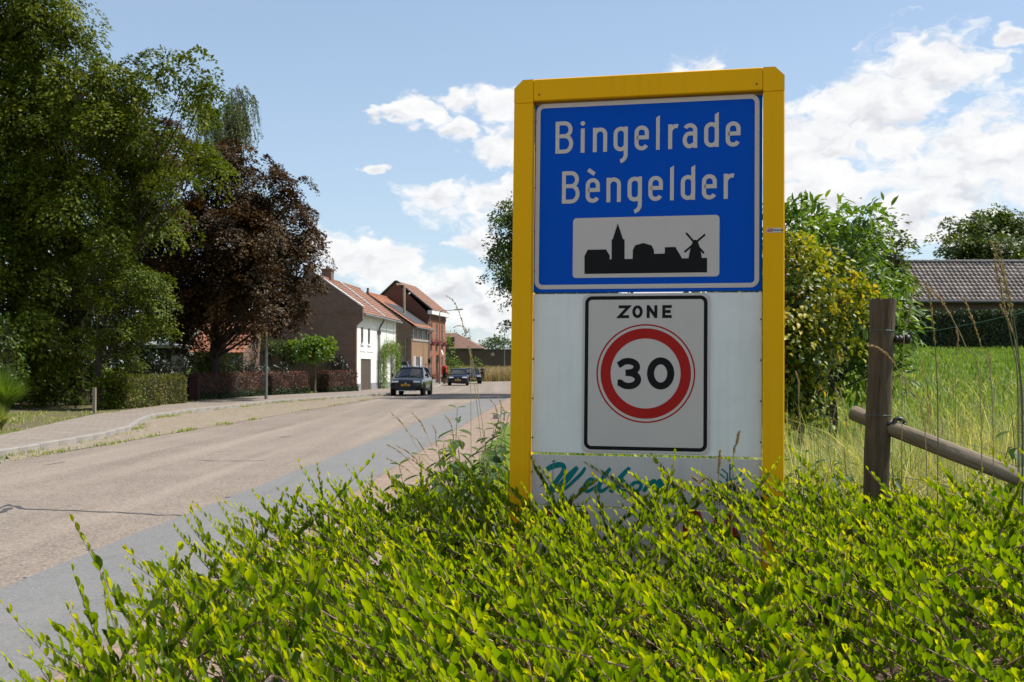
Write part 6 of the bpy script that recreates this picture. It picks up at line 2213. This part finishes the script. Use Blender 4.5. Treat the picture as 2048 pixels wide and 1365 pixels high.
def build_garden_buildings():
    # orange roofed outhouse glimpsed through the maple
    p = at(436, 740, 69)
    root = empty('orange_roof_outhouse', (p.x, p.y, .1), R(-8)); tag(root, 'low outhouse with bright orange tiled roof glimpsed behind the copper maple', 'outhouse')
    obj('wall', MB().box((-1.6, 0, -.1), (1.6, 4, 2.4)), M_brown_brick, root)
    tag(obj('roof_tiles', roof_tiles(3.6, (-.4, 2.35), (2.2, 4.3), lambda x, d, z: (x - 1.8, d, z), cw=.3, rh=.4), M_tile_bright, root), kind='stuff')
    tag(obj('roof_tiles', roof_tiles(3.6, (4.6, 2.35), (2.2, 4.3), lambda x, d, z: (x - 1.8, d, z), cw=.3, rh=.4), M_tile_bright, root), kind='stuff')
    mb = gable_prism([(0, 2.42), (2.2, 4.2), (4, 2.42)][::-1], 1.3, 1.59); obj('gable', mb, M_brown_brick, root)
    face_normals(root)
    p = at(288, 735, 66)
    root = empty('garden_shed', (p.x, p.y, .1)); tag(root, 'dark garden shed with pale grey roof edge in the shade left of the maple trunk', 'shed')
    obj('wall', MB().box((-1.2, 0, -.1), (1.6, 3, 2.6)), plain('tarred_boards', (.016, .014, .012), .8, var=.3), root)
    obj('roof', MB().bbox((-1.5, -.3, 2.62), (1.9, 3.3, 2.85), .03), plain('shed_roof', (.34, .35, .36), .7), root)
    # red gate pillar, tree shade put into its brick colour
    p = at(389, 800, 51.2)
    root = empty('gate_pillar', (p.x, p.y, .1)); tag(root, 'shade darkened red brick gate pillar at the end of the beech hedge', 'gate pillar')
    M_pl = brickmat('shaded_pillar_brick', (.040, .016, .016), (.055, .022, .020), (.06, .045, .04))
    obj('shaft', MB().bbox((-.2, -.2, -.1), (.2, .2, 1.05), .01), M_pl, root)
    mb = MB(); mb.add([(-.26, -.26, 1.051), (.26, -.26, 1.051), (.26, .26, 1.051), (-.26, .26, 1.051), (-.26, -.26, 1.13), (.26, -.26, 1.13), (.26, .26, 1.13), (-.26, .26, 1.13), (0, 0, 1.3)],
                    [(3, 2, 1, 0), (0, 1, 5, 4), (1, 2, 6, 5), (2, 3, 7, 6), (3, 0, 4, 7), (4, 5, 8), (5, 6, 8), (6, 7, 8), (7, 4, 8)])
    obj('cap', mb, M_pl, root)
    # wooden post
    p = at(188.5, 836, 36.2)
    root = empty('wooden_post', (p.x, p.y, .08)); tag(root, 'short square weathered wooden post at the edge of the left pavement', 'post')
    obj('shaft', MB().bbox((-.05, -.05, -.1), (.05, .05, .84), .008), woodmat('grey_wood', (.20, .16, .11), (.34, .28, .20)), root)
    obj('top_cut', MB().bbox((-.052, -.052, .841), (.052, .052, .87), .012), woodmat('grey_wood', (.20, .16, .11), (.34, .28, .20)), root)


build_garden_buildings()


def build_street_sign():
    p = at(890, 757, 121)
    root = empty('street_sign', (p.x, p.y, .05)); tag(root, 'slim post with small blue sign at the tall house corner', 'sign')
    obj('post', MB().tube([(0, 0, -.1), (0, 0, 2.75)], .035, 8), M_post_galv, root)
    obj('plate', MB().bbox((-.32, -.03, 2.3), (.22, -.005, 2.7), .006), M_blue, root)


build_street_sign()


def build_barn():
    """grey tiled barn on the rise at the right"""
    y0 = 53.0
    pl = at(1822, 603, y0); pr = at(2300, 601, y0)
    zE = pl.z; zR = at(1810, 527, y0 + 2.9).z
    root = empty('barn', (pl.x, y0, gz(pl.x, y0) - .4)); tag(root, 'brick barn with grey brown pantiled roof beyond the pasture', 'barn')
    oz = root.location.z
    L = 13.0; dz = zE - oz; rz_ = zR - oz; dp = 2.9
    obj('front_wall', MB().box((.35, .45, 0), (L, .75, dz - .05)), plain('plum_brick', (.135, .088, .076), .9, var=.18, scale=5, bump=.01), root)
    obj('end_wall', gable_prism([(.46, 0), (.46, dz - .02), (dp + .25, rz_ - .12), (2 * dp, dz), (2 * dp, 0)], .02, .34), plain('plum_brick', (.135, .088, .076), .9), root)
    obj('barge_board', gable_prism([(-.02, dz - .1), (-.02, dz + .1), (dp, rz_ + .05), (dp, rz_ - .16)], -.14, -.05), M_brown_paint, root)
    mb = MB(); mb.tube([(-.1, -.08, dz - .02), (L, -.08, dz - .02)], .085, 8); obj('gutter', mb, M_slate, root)
    mb = MB(); mb.tube([(.55, .38, dz - .1), (.55, .38, .2)], .05, 8); obj('downpipe', mb, M_zinc, root)
    obj('under_roof', MB().prism([(0, dz - .02), (dp, rz_ - .06), (2 * dp, dz - .02)], lambda a, b, x: (x, a, b), 0.0, L), M_brown_paint, root)
    # single pantiles
    cw, rows = .222, 11
    d = Vector((dp, rz_ - dz)); S_ = d.length; d.normalize(); n = Vector((-d.y, d.x)); rh = S_ / rows
    prof = [(0, .030), (.035, .052), (.075, .040), (.11, .012), (.165, .004), (.225, .018), (.245, .036)]
    vs, fs = [], []
    for j, (s, lift) in enumerate(((0, .028), (rh + .05, 0))):
        for x, h in prof: vs.append((x, s, h + lift))
    m = len(prof)
    fs = [(i, i + 1, m + i + 1, m + i) for i in range(m - 1)]
    vs += [(x, 0, h + .028 - .022) for x, h in prof]; fs += [(2 * m + i, 2 * m + i + 1, i + 1, i) for i in range(m - 1)]
    mes = []
    for c1 in ((.13, .098, .082), (.18, .140, .118), (.23, .185, .155), (.115, .10, .09)):
        me = MB().add(vs, fs).mesh('roof_tile'); me.polygons.foreach_set('use_smooth', [True] * len(me.polygons))
        me.materials.append(plain('barn_tile_%d' % int(c1[0] * 1000), c1, .6, var=.25, scale=14)); mes.append(me)
    ang = math.atan2(d.y, d.x); cols = 27
    r = np.random.default_rng(3)
    for j in range(rows):
        for i in range(cols):
            o = bpy.data.objects.new('roof_tile', mes[r.choice(4, p=[.3, .4, .2, .1])]); COL.objects.link(o); o.parent = root
            q = Vector((0, dz)) + d * (rh * j) + n * .03
            o.location = (i * cw - .03, q.x, q.y); o.rotation_euler = (ang + r.normal() * .006, r.normal() * .006, r.normal() * .004)
    tag(obj('roof_tiles', roof_tiles(L - cols * cw, (0, dz + .03), (dp, rz_ + .03), lambda x, dd, z: (x + cols * cw, dd, z), cw=cw, rh=rh), M_tile_grey, root), 'further pantiles beyond the picture edge', kind='stuff')
    tag(obj('back_slope_tiles', roof_tiles(L, (2 * dp, dz + .03), (dp, rz_ + .03), lambda x, dd, z: (x, dd, z), cw=cw, rh=rh), M_tile_grey, root), kind='stuff')
    me = MB().tube([(-.02, 0, 0), (.42, 0, 0)], [.125, .11], 10).mesh('ridge_tile'); me.materials.append(M_slate)
    for i in range(30):
        o = bpy.data.objects.new('ridge_tile', me); COL.objects.link(o); o.parent = root; o.location = (i * .4, dp, rz_ + .06)
    # clipped hedge before it
    a = at(1835, 695, 49.5); b = at(2330, 695, 49.5)
    box_hedge('barn_hedge', 'dark green clipped hedge in front of the barn wall', (a.x, a.y, gz(a.x, a.y) - .05), (b.x, b.y, gz(a.x, a.y) - .05), .9, 1.62, M_ivy, 9, leaf=.12, dens=420)


build_barn()

# ------------------------------------------------------------------ cars, person, fence
M_tyre = plain('tyre_rubber', (.018, .018, .018), .85, var=.2)
M_rim = plain('alloy_rim', (.42, .43, .44), .35, metal=.8, var=.1)
M_lamp = plain('headlight_glass', (.82, .84, .86), .15, var=.06, spec=.9)
M_tail = plain('tail_light_red', (.45, .015, .012), .25)
M_plate = plain('yellow_plate', (.72, .40, .02), .5, var=.05)
M_trim = plain('black_trim', (.012, .012, .013), .5)
M_carglass = plain('car_glass', (.008, .011, .014), .05, spec=.6, var=.1)


def loft(secs, closed=True):
    """sections: list of rings with equal point count"""
    mb = MB(); n = len(secs[0])
    vs = [p for s in secs for p in s]
    fs = []
    for i in range(len(secs) - 1):
        for k in range(n - (0 if closed else 1)):
            k2 = (k + 1) % n
            fs.append((i * n + k, i * n + k2, (i + 1) * n + k2, (i + 1) * n + k))
    fs.append(tuple(range(n - 1, -1, -1))); fs.append(tuple((len(secs) - 1) * n + k for k in range(n)))
    mb.add(vs, fs)
    return mb


def car(name, label, loc, rz, L, W, H, paint, suv=True, rails=False, plate_txt=True, belt=None, hood=None, pickup=False):
    """x forward, y left, z up"""
    root = empty(name, loc, rz); tag(root, label, 'car')
    hw = W / 2; zb = .20 if not suv else .26
    hood = hood or (H * .625); belt = belt or H * .655
    wb = L * .60; wr = .36 if suv else .32
    xf, xr = wb / 2 + .02, -wb / 2 + .02

    def ring(x, w, z0, z1, crown=.03):
        pts = [(x, -w * .90, z0), (x, -w * .985, z0 + .10), (x, -w, z0 + (z1 - z0) * .5), (x, -w * .965, z1 - .07), (x, -w * .88, z1 - .01), (x, -w * .45, z1 + crown * .8), (x, 0, z1 + crown),
               (x, w * .45, z1 + crown * .8), (x, w * .88, z1 - .01), (x, w * .965, z1 - .07), (x, w, z0 + (z1 - z0) * .5), (x, w * .985, z0 + .10), (x, w * .90, z0)]
        return pts
    l2 = L / 2
    secs = [ring(-l2, hw * .86, zb + .12, belt - .10), ring(-l2 + .10, hw * .95, zb + .04, belt), ring(-l2 + .45, hw, zb, belt + .02), ring(xr, hw, zb, belt + .02), ring(0, hw, zb, belt), ring(l2 * .36, hw, zb, hood + .03),
            ring(l2 * .62, hw * .985, zb, hood), ring(l2 * .86, hw * .98, zb + .02, hood - .05), ring(l2 - .08, hw * .95, zb + .05, hood - .13), ring(l2, hw * .90, zb + .12, hood - .20)]
    body = obj('body', loft(secs), paint, root, smooth=True)
    bv = body.modifiers.new('sub', 'SUBSURF'); bv.levels = 1; bv.render_levels = 2
    # cabin: glass house with a painted roof
    cr = hw * .66
    x0, x1, x2, x3 = (-l2 + .12, -l2 + .55, l2 * .04, l2 * .46) if not pickup else (-l2 + 1.3, -l2 + 1.5, l2 * .10, l2 * .40)
    zt = H

    def gring(x, wb_, wt_, z0, z1):
        return [(x, -wb_, z0), (x, -(wb_ + wt_) / 2 * 1.02, (z0 + z1) / 2), (x, -wt_, z1 - .03), (x, -wt_ * .85, z1), (x, 0, z1 + .02), (x, wt_ * .85, z1), (x, wt_, z1 - .03), (x, (wb_ + wt_) / 2 * 1.02, (z0 + z1) / 2), (x, wb_, z0)]
    bz = belt - .05
    mb = loft([gring(x0, hw * .80, hw * .72, bz, bz + .06), gring(x1, hw * .90, cr * .98, bz, zt - .07), gring((x1 + x2) / 2, hw * .92, cr, bz, zt - .012), gring(x2, hw * .88, cr * .98, bz, zt - .05), gring(x3, hw * .84, hw * .78, bz, bz + .06)])
    cab = obj('cabin_glass', mb, M_carglass, root, smooth=False)
    rf = [gring(x, cr * 1.0, cr * .98, z, z + .055) for x, z in ((x1 - .05, zt - .095), (x1 + .3, zt - .048), ((x1 + x2) / 2, zt - .030), (x2 - .15, zt - .052), (x2 + .06, zt - .09))]
    roof = obj('roof', loft(rf), paint, root, smooth=True)
    # pillars
    for s in (-1, 1):
        for (a, b, t) in (((x3 - .02, s * hw * .86, bz + .04), (x2 + .02, s * cr * 1.0, zt - .06), .035), (((x1 + x2) / 2 + .12, s * hw * .935, bz), ((x1 + x2) / 2 + .05, s * cr * 1.02, zt - .05), .04), ((x0 + .25, s * hw * .87, bz), (x1 + .05, s * cr * 1.0, zt - .08), .07)):
            obj('pillar', MB().tube([a, ((a[0] + b[0]) / 2, (a[1] + b[1]) / 2 * 1.015, (a[2] + b[2]) / 2), b], t, 6), paint, root)
        mr = obj('mirror', MB().bbox((x3 - .32, s * (hw + .02) - .02 * s - .07, belt + .02), (x3 - .18, s * (hw + .02) + .09 * s + .03, belt + .17), .03), paint, root)
        obj('mirror_glass', MB().box((x3 - .326, s * (hw + .05) - .05, belt + .05), (x3 - .321, s * (hw + .05) + .05, belt + .15)), M_rim, mr)
        obj('headlight', MB().bbox((l2 * .90, s * hw * .64 - .21, hood - .28), (l2 * .994, s * hw * .64 + .21, hood - .16), .03), M_lamp, root)
        obj('tail_light', MB().bbox((-l2 - .005, s * hw * .72 - .14, belt - .22), (-l2 + .12, s * hw * .72 + .12, belt - .06), .02), M_tail, root)
        obj('fog_lamp', MB().bbox((l2 * .955, s * hw * .60 - .07, zb + .14), (l2 * .985, s * hw * .60 + .07, zb + .22), .01), M_lamp, root)
        obj('wheel_arch', MB().lathe([(wr + .07, 0), (wr + .075, .02), (wr + .01, .03)], 20, Matrix.Translation((xf, s * (hw - .02), wr)) @ Matrix.Rotation(-s * PI / 2, 4, 'X')), M_trim, root)
        obj('wheel_arch', MB().lathe([(wr + .07, 0), (wr + .075, .02), (wr + .01, .03)], 20, Matrix.Translation((xr, s * (hw - .02), wr)) @ Matrix.Rotation(-s * PI / 2, 4, 'X')), M_trim, root)
        obj('sill_trim', MB().bbox((xr + wr + .05, s * hw - .04, zb - .02), (xf - wr - .05, s * hw + .03 * s + .01, zb + .12), .02), M_trim, root)
        if rails:
            obj('roof_rail', MB().tube([(x1 + .05, s * cr * .93, zt - .05), (x1 + .15, s * cr * .93, zt + .05), (x2 - .15, s * cr * .93, zt + .06), (x2, s * cr * .93, zt - .03)], .022, 8), M_rim, root)
        for x in (xf, xr):
            wh = empty('wheel', (x, s * (hw - .10), wr)); wh.parent = root
            M = Matrix.Rotation(PI / 2, 4, 'X')
            obj('tyre', MB().lathe([(wr * .64, -.11), (wr * .94, -.115), (wr, -.08), (wr, .08), (wr * .94, .115), (wr * .64, .11)], 24, M), M_tyre, wh, smooth=True)
            mb = MB().lathe([(wr * .64, -.105), (wr * .60, -.09), (.03, -.095)], 20, M) if s > 0 else MB().lathe([(wr * .64, .105), (wr * .60, .09), (.03, .095)], 20, M)
            obj('rim', mb, M_rim, wh)
    # front
    obj('grille', MB().bbox((l2 - .06, -hw * .44, hood - .46), (l2 + .004, hw * .44, hood - .20), .015), M_trim, root)
    obj('lower_intake', MB().bbox((l2 - .04, -hw * .66, zb + .10), (l2 + .015, hw * .66, zb + .24), .015), M_trim, root)
    obj('skid_plate', MB().bbox((l2 - .10, -hw * .60, zb + .01), (l2 + .01, hw * .60, zb + .07), .015), M_rim if suv else M_trim, root)
    obj('emblem', MB().lathe([(.005, 0), (.06, .004), (.055, .014), (.005, .016)], 12, Matrix.Translation((l2 + .014, 0, hood - .30)) @ Matrix.Rotation(PI / 2, 4, 'Y')), M_rim, root)
    pz = zb + .28 if suv else zb + .22
    pl = obj('number_plate', MB().bbox((l2 + .005, -.26, pz), (l2 + .03, .26, pz + .115), .004), M_plate, root)
    mb = MB(); x = -.2
    for w in (.03, .05, .02, .05, .04, .05):
        mb.box((l2 + .0302, x, pz + .03), (l2 + .0312, x + w, pz + .085)); x += w + .022
    tag(obj('plate_characters', mb, M_black, pl), kind='stuff')
    obj('plate_band', MB().box((l2 + .0302, .215, pz + .004), (l2 + .0312, .256, pz + .111)), M_blue, pl)
    obj('rear_plate', MB().bbox((-l2 - .03, -.26, belt - .32), (-l2 + .01, .26, belt - .205), .004), M_plate, root)
    obj('rear_bumper', MB().bbox((-l2 - .03, -hw * .84, zb + .1), (-l2 + .12, hw * .84, zb + .32), .03), M_trim, root)
    for sx in (-.25, .3):
        obj('wiper', MB().tube([(x3 - .01, sx - .25, bz + .09), (x3 - .06, sx, bz + .12), (x3 - .16, sx + .3, bz + .20)], .012, 5), M_trim, root)
    return root


P_black = plain('black_car_paint', (.006, .006, .007), .22, var=.1, coat=.3, spec=.4)
P_blue = plain('dark_blue_car_paint', (.006, .010, .030), .28, var=.1, coat=.0, spec=.3)
P_navy = plain('navy_car_paint', (.008, .012, .024), .28, var=.1, coat=.0, spec=.3)

face = lambda sl: math.atan2(-1.0, -sl)
p_ = at(824, 788, 65.6); car('parked_car', 'black sport utility car with roof rails facing the viewer by the white house', (p_.x, p_.y, .004), face(.07), 4.45, 1.88, 1.60, P_black, True, True)
p_ = at(917, 771, 100.5); car('parked_car', 'dark blue hatchback parked facing the viewer beyond the lamp post', (p_.x, p_.y, .004), face(-.02), 4.1, 1.76, 1.47, P_blue, False)
p_ = at(943, 767.5, 112); car('parked_car', 'navy car half hidden behind the dark blue hatchback', (p_.x, p_.y, .004), face(-.10), 4.2, 1.76, 1.50, P_navy, False)
p_ = at(807, 775, 88.8); car('parked_car', 'black van seen from behind in the gap beside the white house', (p_.x - .15, p_.y, .12), math.atan2(1.0, .05), 4.7, 1.9, 1.95, P_black, True, belt=1.15, hood=1.1)


def build_person():
    """walker seen from behind, dark shirt and trousers, mid stride"""
    p = at(965, 764, 127)
    root = empty('person', (p.x, p.y, .02), R(8)); tag(root, 'person in dark clothes and cap walking away along the road', 'person')
    J = {'pel': (0, 0, .93), 'wai': (0, -.01, 1.08), 'che': (0, .0, 1.30), 'nec': (0, .01, 1.47), 'hea': (0, .03, 1.60), 'top': (0, .03, 1.72),
         'ls': (-.19, 0, 1.42), 'le': (-.25, -.06, 1.15), 'lw': (-.22, .06, .94), 'lh': (-.21, .10, .84),
         'rs': (.19, 0, 1.42), 're': (.27, -.02, 1.16), 'rw': (.25, .08, .96), 'rh': (.24, .12, .86),
         'lhip': (-.09, 0, .90), 'lk': (-.09, .10, .50), 'la': (-.08, .06, .08), 'lt': (-.08, .22, .035),
         'rhip': (.09, 0, .90), 'rk': (.09, -.02, .50), 'ra': (.08, -.22, .12), 'rt': (.08, -.10, .04)}
    rad = {'pel': .155, 'wai': .145, 'che': .165, 'nec': .06, 'hea': .095, 'top': .075, 'ls': .07, 'le': .05, 'lw': .036, 'lh': .042, 'rs': .07, 're': .05, 'rw': .036, 'rh': .042,
           'lhip': .10, 'lk': .066, 'la': .046, 'lt': .04, 'rhip': .10, 'rk': .066, 'ra': .046, 'rt': .04}
    E = [('pel', 'wai'), ('wai', 'che'), ('che', 'nec'), ('nec', 'hea'), ('hea', 'top'), ('che', 'ls'), ('ls', 'le'), ('le', 'lw'), ('lw', 'lh'), ('che', 'rs'), ('rs', 're'), ('re', 'rw'), ('rw', 'rh'),
         ('pel', 'lhip'), ('lhip', 'lk'), ('lk', 'la'), ('la', 'lt'), ('pel', 'rhip'), ('rhip', 'rk'), ('rk', 'ra'), ('ra', 'rt')]
    ks = list(J)
    me = bpy.data.meshes.new('body'); me.from_pydata([J[k] for k in ks], [(ks.index(a), ks.index(b)) for a, b in E], [])
    o = link('body', me, None, root)
    sk = o.modifiers.new('skin', 'SKIN')
    for i, k in enumerate(ks):
        me.skin_vertices[0].data[i].radius = (rad[k], rad[k] * (.72 if k in ('pel', 'wai', 'che') else 1.0))
        me.skin_vertices[0].data[i].use_root = (k == 'pel')
    o.modifiers.new('sub', 'SUBSURF').render_levels = 2
    m, T, out = new_mat('walker_clothes')
    sp = T.node('ShaderNodeSeparateXYZ'); T.l.new(objco(T), sp.inputs[0])
    z = sp.outputs[2]; ax = T.math('ABSOLUTE', sp.outputs[0])
    skin = (.42, .26, .19)
    c = T.mix(T.math('GREATER_THAN', z, .92), (.010, .010, .012), (.035, .038, .055))
    c = T.mix(T.math('GREATER_THAN', z, 1.48), c, skin)
    c = T.mix(T.math('GREATER_THAN', z, 1.62), c, (.012, .012, .014))
    arm = T.math('MULTIPLY', T.math('GREATER_THAN', ax, .19), T.math('LESS_THAN', z, 1.2))
    c = T.mix(arm, c, skin)
    c = T.mix(T.math('LESS_THAN', z, .09), c, (.02, .02, .02))
    principled(T, out, c, .85)
    me.materials.append(m)
    obj('cap', MB().lathe([(.115, 1.63), (.118, 1.67), (.095, 1.74), (.03, 1.765)], 14, Matrix.Translation((0, .03, 0))), M_black, root, smooth=True)


build_person()


# ------------------------------------------------------------------ wooden fence
M_oldwood = woodmat('weathered_post', (.060, .046, .028), (.150, .115, .075))
M_rail = woodmat('weathered_rail', (.14, .11, .075), (.32, .265, .19), 'x')
M_wire = plain('green_wire', (.06, .15, .10), .5)
M_insul = plain('black_insulator', (.014, .014, .015), .4)


def rough_log(path, radii, seg, r, top_ragged=0.0, fn=None, cracks=(), twist=0.0):
    mb = MB(); vs, fs = [], []
    n = len(path)
    ph = r.uniform(0, 6, 4)
    for i, (p, t) in enumerate(path):
        for k in range(seg):
            th = 2 * PI * k / seg
            rr = radii[i] * (1 + .045 * math.sin(2 * th + ph[0]) + .03 * math.sin(3 * th + ph[1] + i * .2) + .012 * r.normal())
            for c, w, dp in cracks:
                dd = (th - c - .25 * math.sin(i * .3) + PI) % (2 * PI) - PI
                rr *= 1 - dp * math.exp(-(dd / w) ** 2)
            vs.append(fn(p, rr * math.cos(th), rr * math.sin(th), top_ragged * r.random() if i == n - 1 else 0))
    for i in range(n - 1):
        for k in range(seg):
            k2 = (k + 1) % seg
            fs.append((i * seg + k, i * seg + k2, (i + 1) * seg + k2, (i + 1) * seg + k))
    c = fn(path[-1][0], 0, 0, -top_ragged * .6); vs.append(c)
    fs += [((n - 1) * seg + k, (n - 1) * seg + (k + 1) % seg, len(vs) - 1) for k in range(seg)]
    c = fn(path[0][0], 0, 0, 0); vs.append(c)
    fs += [((k + 1) % seg, k, len(vs) - 1) for k in range(seg)]
    return mb.add(vs, fs)


def build_fence():
    r = np.random.default_rng(19)
    Y = 5.75
    top = at(1766, 602, Y); bot = at(1752, 985, Y)
    g = gz(bot.x, Y)
    bx = bot + (bot - top) * ((g - .1 - bot.z) / (bot.z - top.z))
    # (g - z) is reached by extending the lean of the post
    k = (g - .1 - top.z) / (bot.z - top.z)
    foot = top + (bot - top) * k
    root = empty('fence_post', (foot.x, foot.y, g)); tag(root, 'thick weathered round wooden fence post with green wire wrapped round', 'fence post')
    ax = (top - foot); Ln = ax.length; ax.normalize()
    e1 = ax.cross(Vector((0, 1, 0))).normalized(); e2 = ax.cross(e1)
    off = foot - root.location
    ns = 26
    path = [(s, 0) for s in np.linspace(0, Ln, ns)]
    rads = [.057 + .008 * (s / Ln) ** 6 - .003 * math.sin(s * 5) for s, _ in path]
    fn = lambda s, a, b, e: off + ax * (s + e) + e1 * a + e2 * b
    mb = rough_log(path, rads, 40, r, .016, fn, cracks=((R(250), .06, .16), (R(300), .05, .12), (R(80), .06, .15), (R(10), .05, .1), (R(285), .03, .09)))
    obj('shaft', mb, M_oldwood, root, smooth=False)

    def wrap(v):
        s = Ln * (1 - (v - 602) / (985 - 602) * ((bot - top).length / Ln))
        pts = [off + ax * (s + .004 * math.sin(t)) + e1 * (.0605 * math.cos(t)) + e2 * (.0605 * math.sin(t)) for t in np.linspace(0, 2 * PI, 28)]
        obj('wire_loop', MB().tube(pts, .0018, 5), M_wire, root)
        return s
    s1 = wrap(663); s2 = wrap(832)
    # ring insulators
    def insul(u, v, y, ring):
        q = at(u, v, y) - root.location
        b0 = off + ax * ((s1 if v < 700 else s2) - .025)
        scr = obj('insulator', MB().lathe([(.010, 0), (.020, .006), (.020, .014), (.014, .018), (.022, .024), (.022, .032), (.014, .036), (.02, .042), (.018, .052), (.006, .056)] if not ring else [(.008, 0), (.014, .01), (.010, .03), (.012, .036)], 14,
                                         Matrix.Translation(q - Vector((.045, 0, 0))) @ Matrix.Rotation(PI / 2, 4, 'Y')), M_insul, root, smooth=True)
        if ring:
            c = q + Vector((.018, -.01, .002))
            pts = [c + Vector((.026 * math.cos(t), .006 * math.sin(t), .024 * math.sin(t))) for t in np.linspace(0, 2 * PI, 20)]
            obj('insulator_ring', MB().tube(pts, .011, 8), M_insul, scr, smooth=True)
        else:
            obj('insulator_cap', MB().lathe([(.008, -.003), (.024, 0), (.024, .02), (.01, .026)], 14, Matrix.Translation(q + Vector((.008, -.004, 0))) @ Matrix.Rotation(PI / 2, 4, 'Y')), M_insul, scr, smooth=True)
    insul(1806, 679, 5.72, False)
    insul(1790, 848, 5.70, True)
    # sloping rail, wired to the post
    a = at(1706, 826, 5.88); b = at(2110, 985, 5.15)
    rail = empty('fence_rail', a); tag(rail, 'round pale wooden rail sloping down right from the fence post', 'fence rail')
    d = (b - a); Lr = d.length; d.normalize(); f1 = d.cross(Vector((0, 0, 1))).normalized(); f2 = d.cross(f1)
    # own axes so that the grain runs along the rail
    rail.rotation_euler = Matrix((d, -f1, -f2)).transposed().to_euler() if Matrix((d, -f1, -f2)).determinant() > 0 else Matrix((d, f1, -f2)).transposed().to_euler()
    path = [(s, 0) for s in np.linspace(0, Lr, 30)]
    mb = rough_log(path, [.040 + .003 * math.sin(s * 3) for s, _ in path], 28, r, .0, lambda s, p, q, e: (s + e, p, q), cracks=((R(60), .06, .12), (R(200), .05, .12)))
    obj('shaft', mb, M_rail, rail)
    # wires
    w1 = [off + root.location + ax * s1 + e1 * .06, at(1800, 666, 5.7), at(1870, 662, 5.6), at(1960, 645, 5.45), at(2060, 622, 5.3), at(2200, 590, 5.1)]
    wr = empty('fence_wire', w1[0]); tag(wr, 'green wire running right from the top of the fence post', 'wire')
    obj('strand', MB().tube([p - w1[0] for p in w1], .0016, 5), M_wire, wr)
    w2 = [off + root.location + ax * s2 + e1 * .05, at(1798, 856, 5.70), at(1850, 868, 5.62), at(2000, 905, 5.4), at(2150, 930, 5.2)]
    wr = empty('fence_wire', w2[0]); tag(wr, 'thin wire running right along the sloping rail', 'wire')
    obj('strand', MB().tube([p - w2[0] for p in w2], .0012, 5), M_wire, wr)
    w3 = [at(1772, 950, 5.7), at(1850, 962, 5.6), at(1900, 975, 5.5), at(2040, 1000, 5.3)]
    wr = empty('fence_wire', w3[0]); tag(wr, 'lowest dark wire leaving the fence post above the hedge', 'wire')
    obj('strand', MB().tube([p - w3[0] for p in w3], .0016, 5), M_wire, wr)


build_fence()
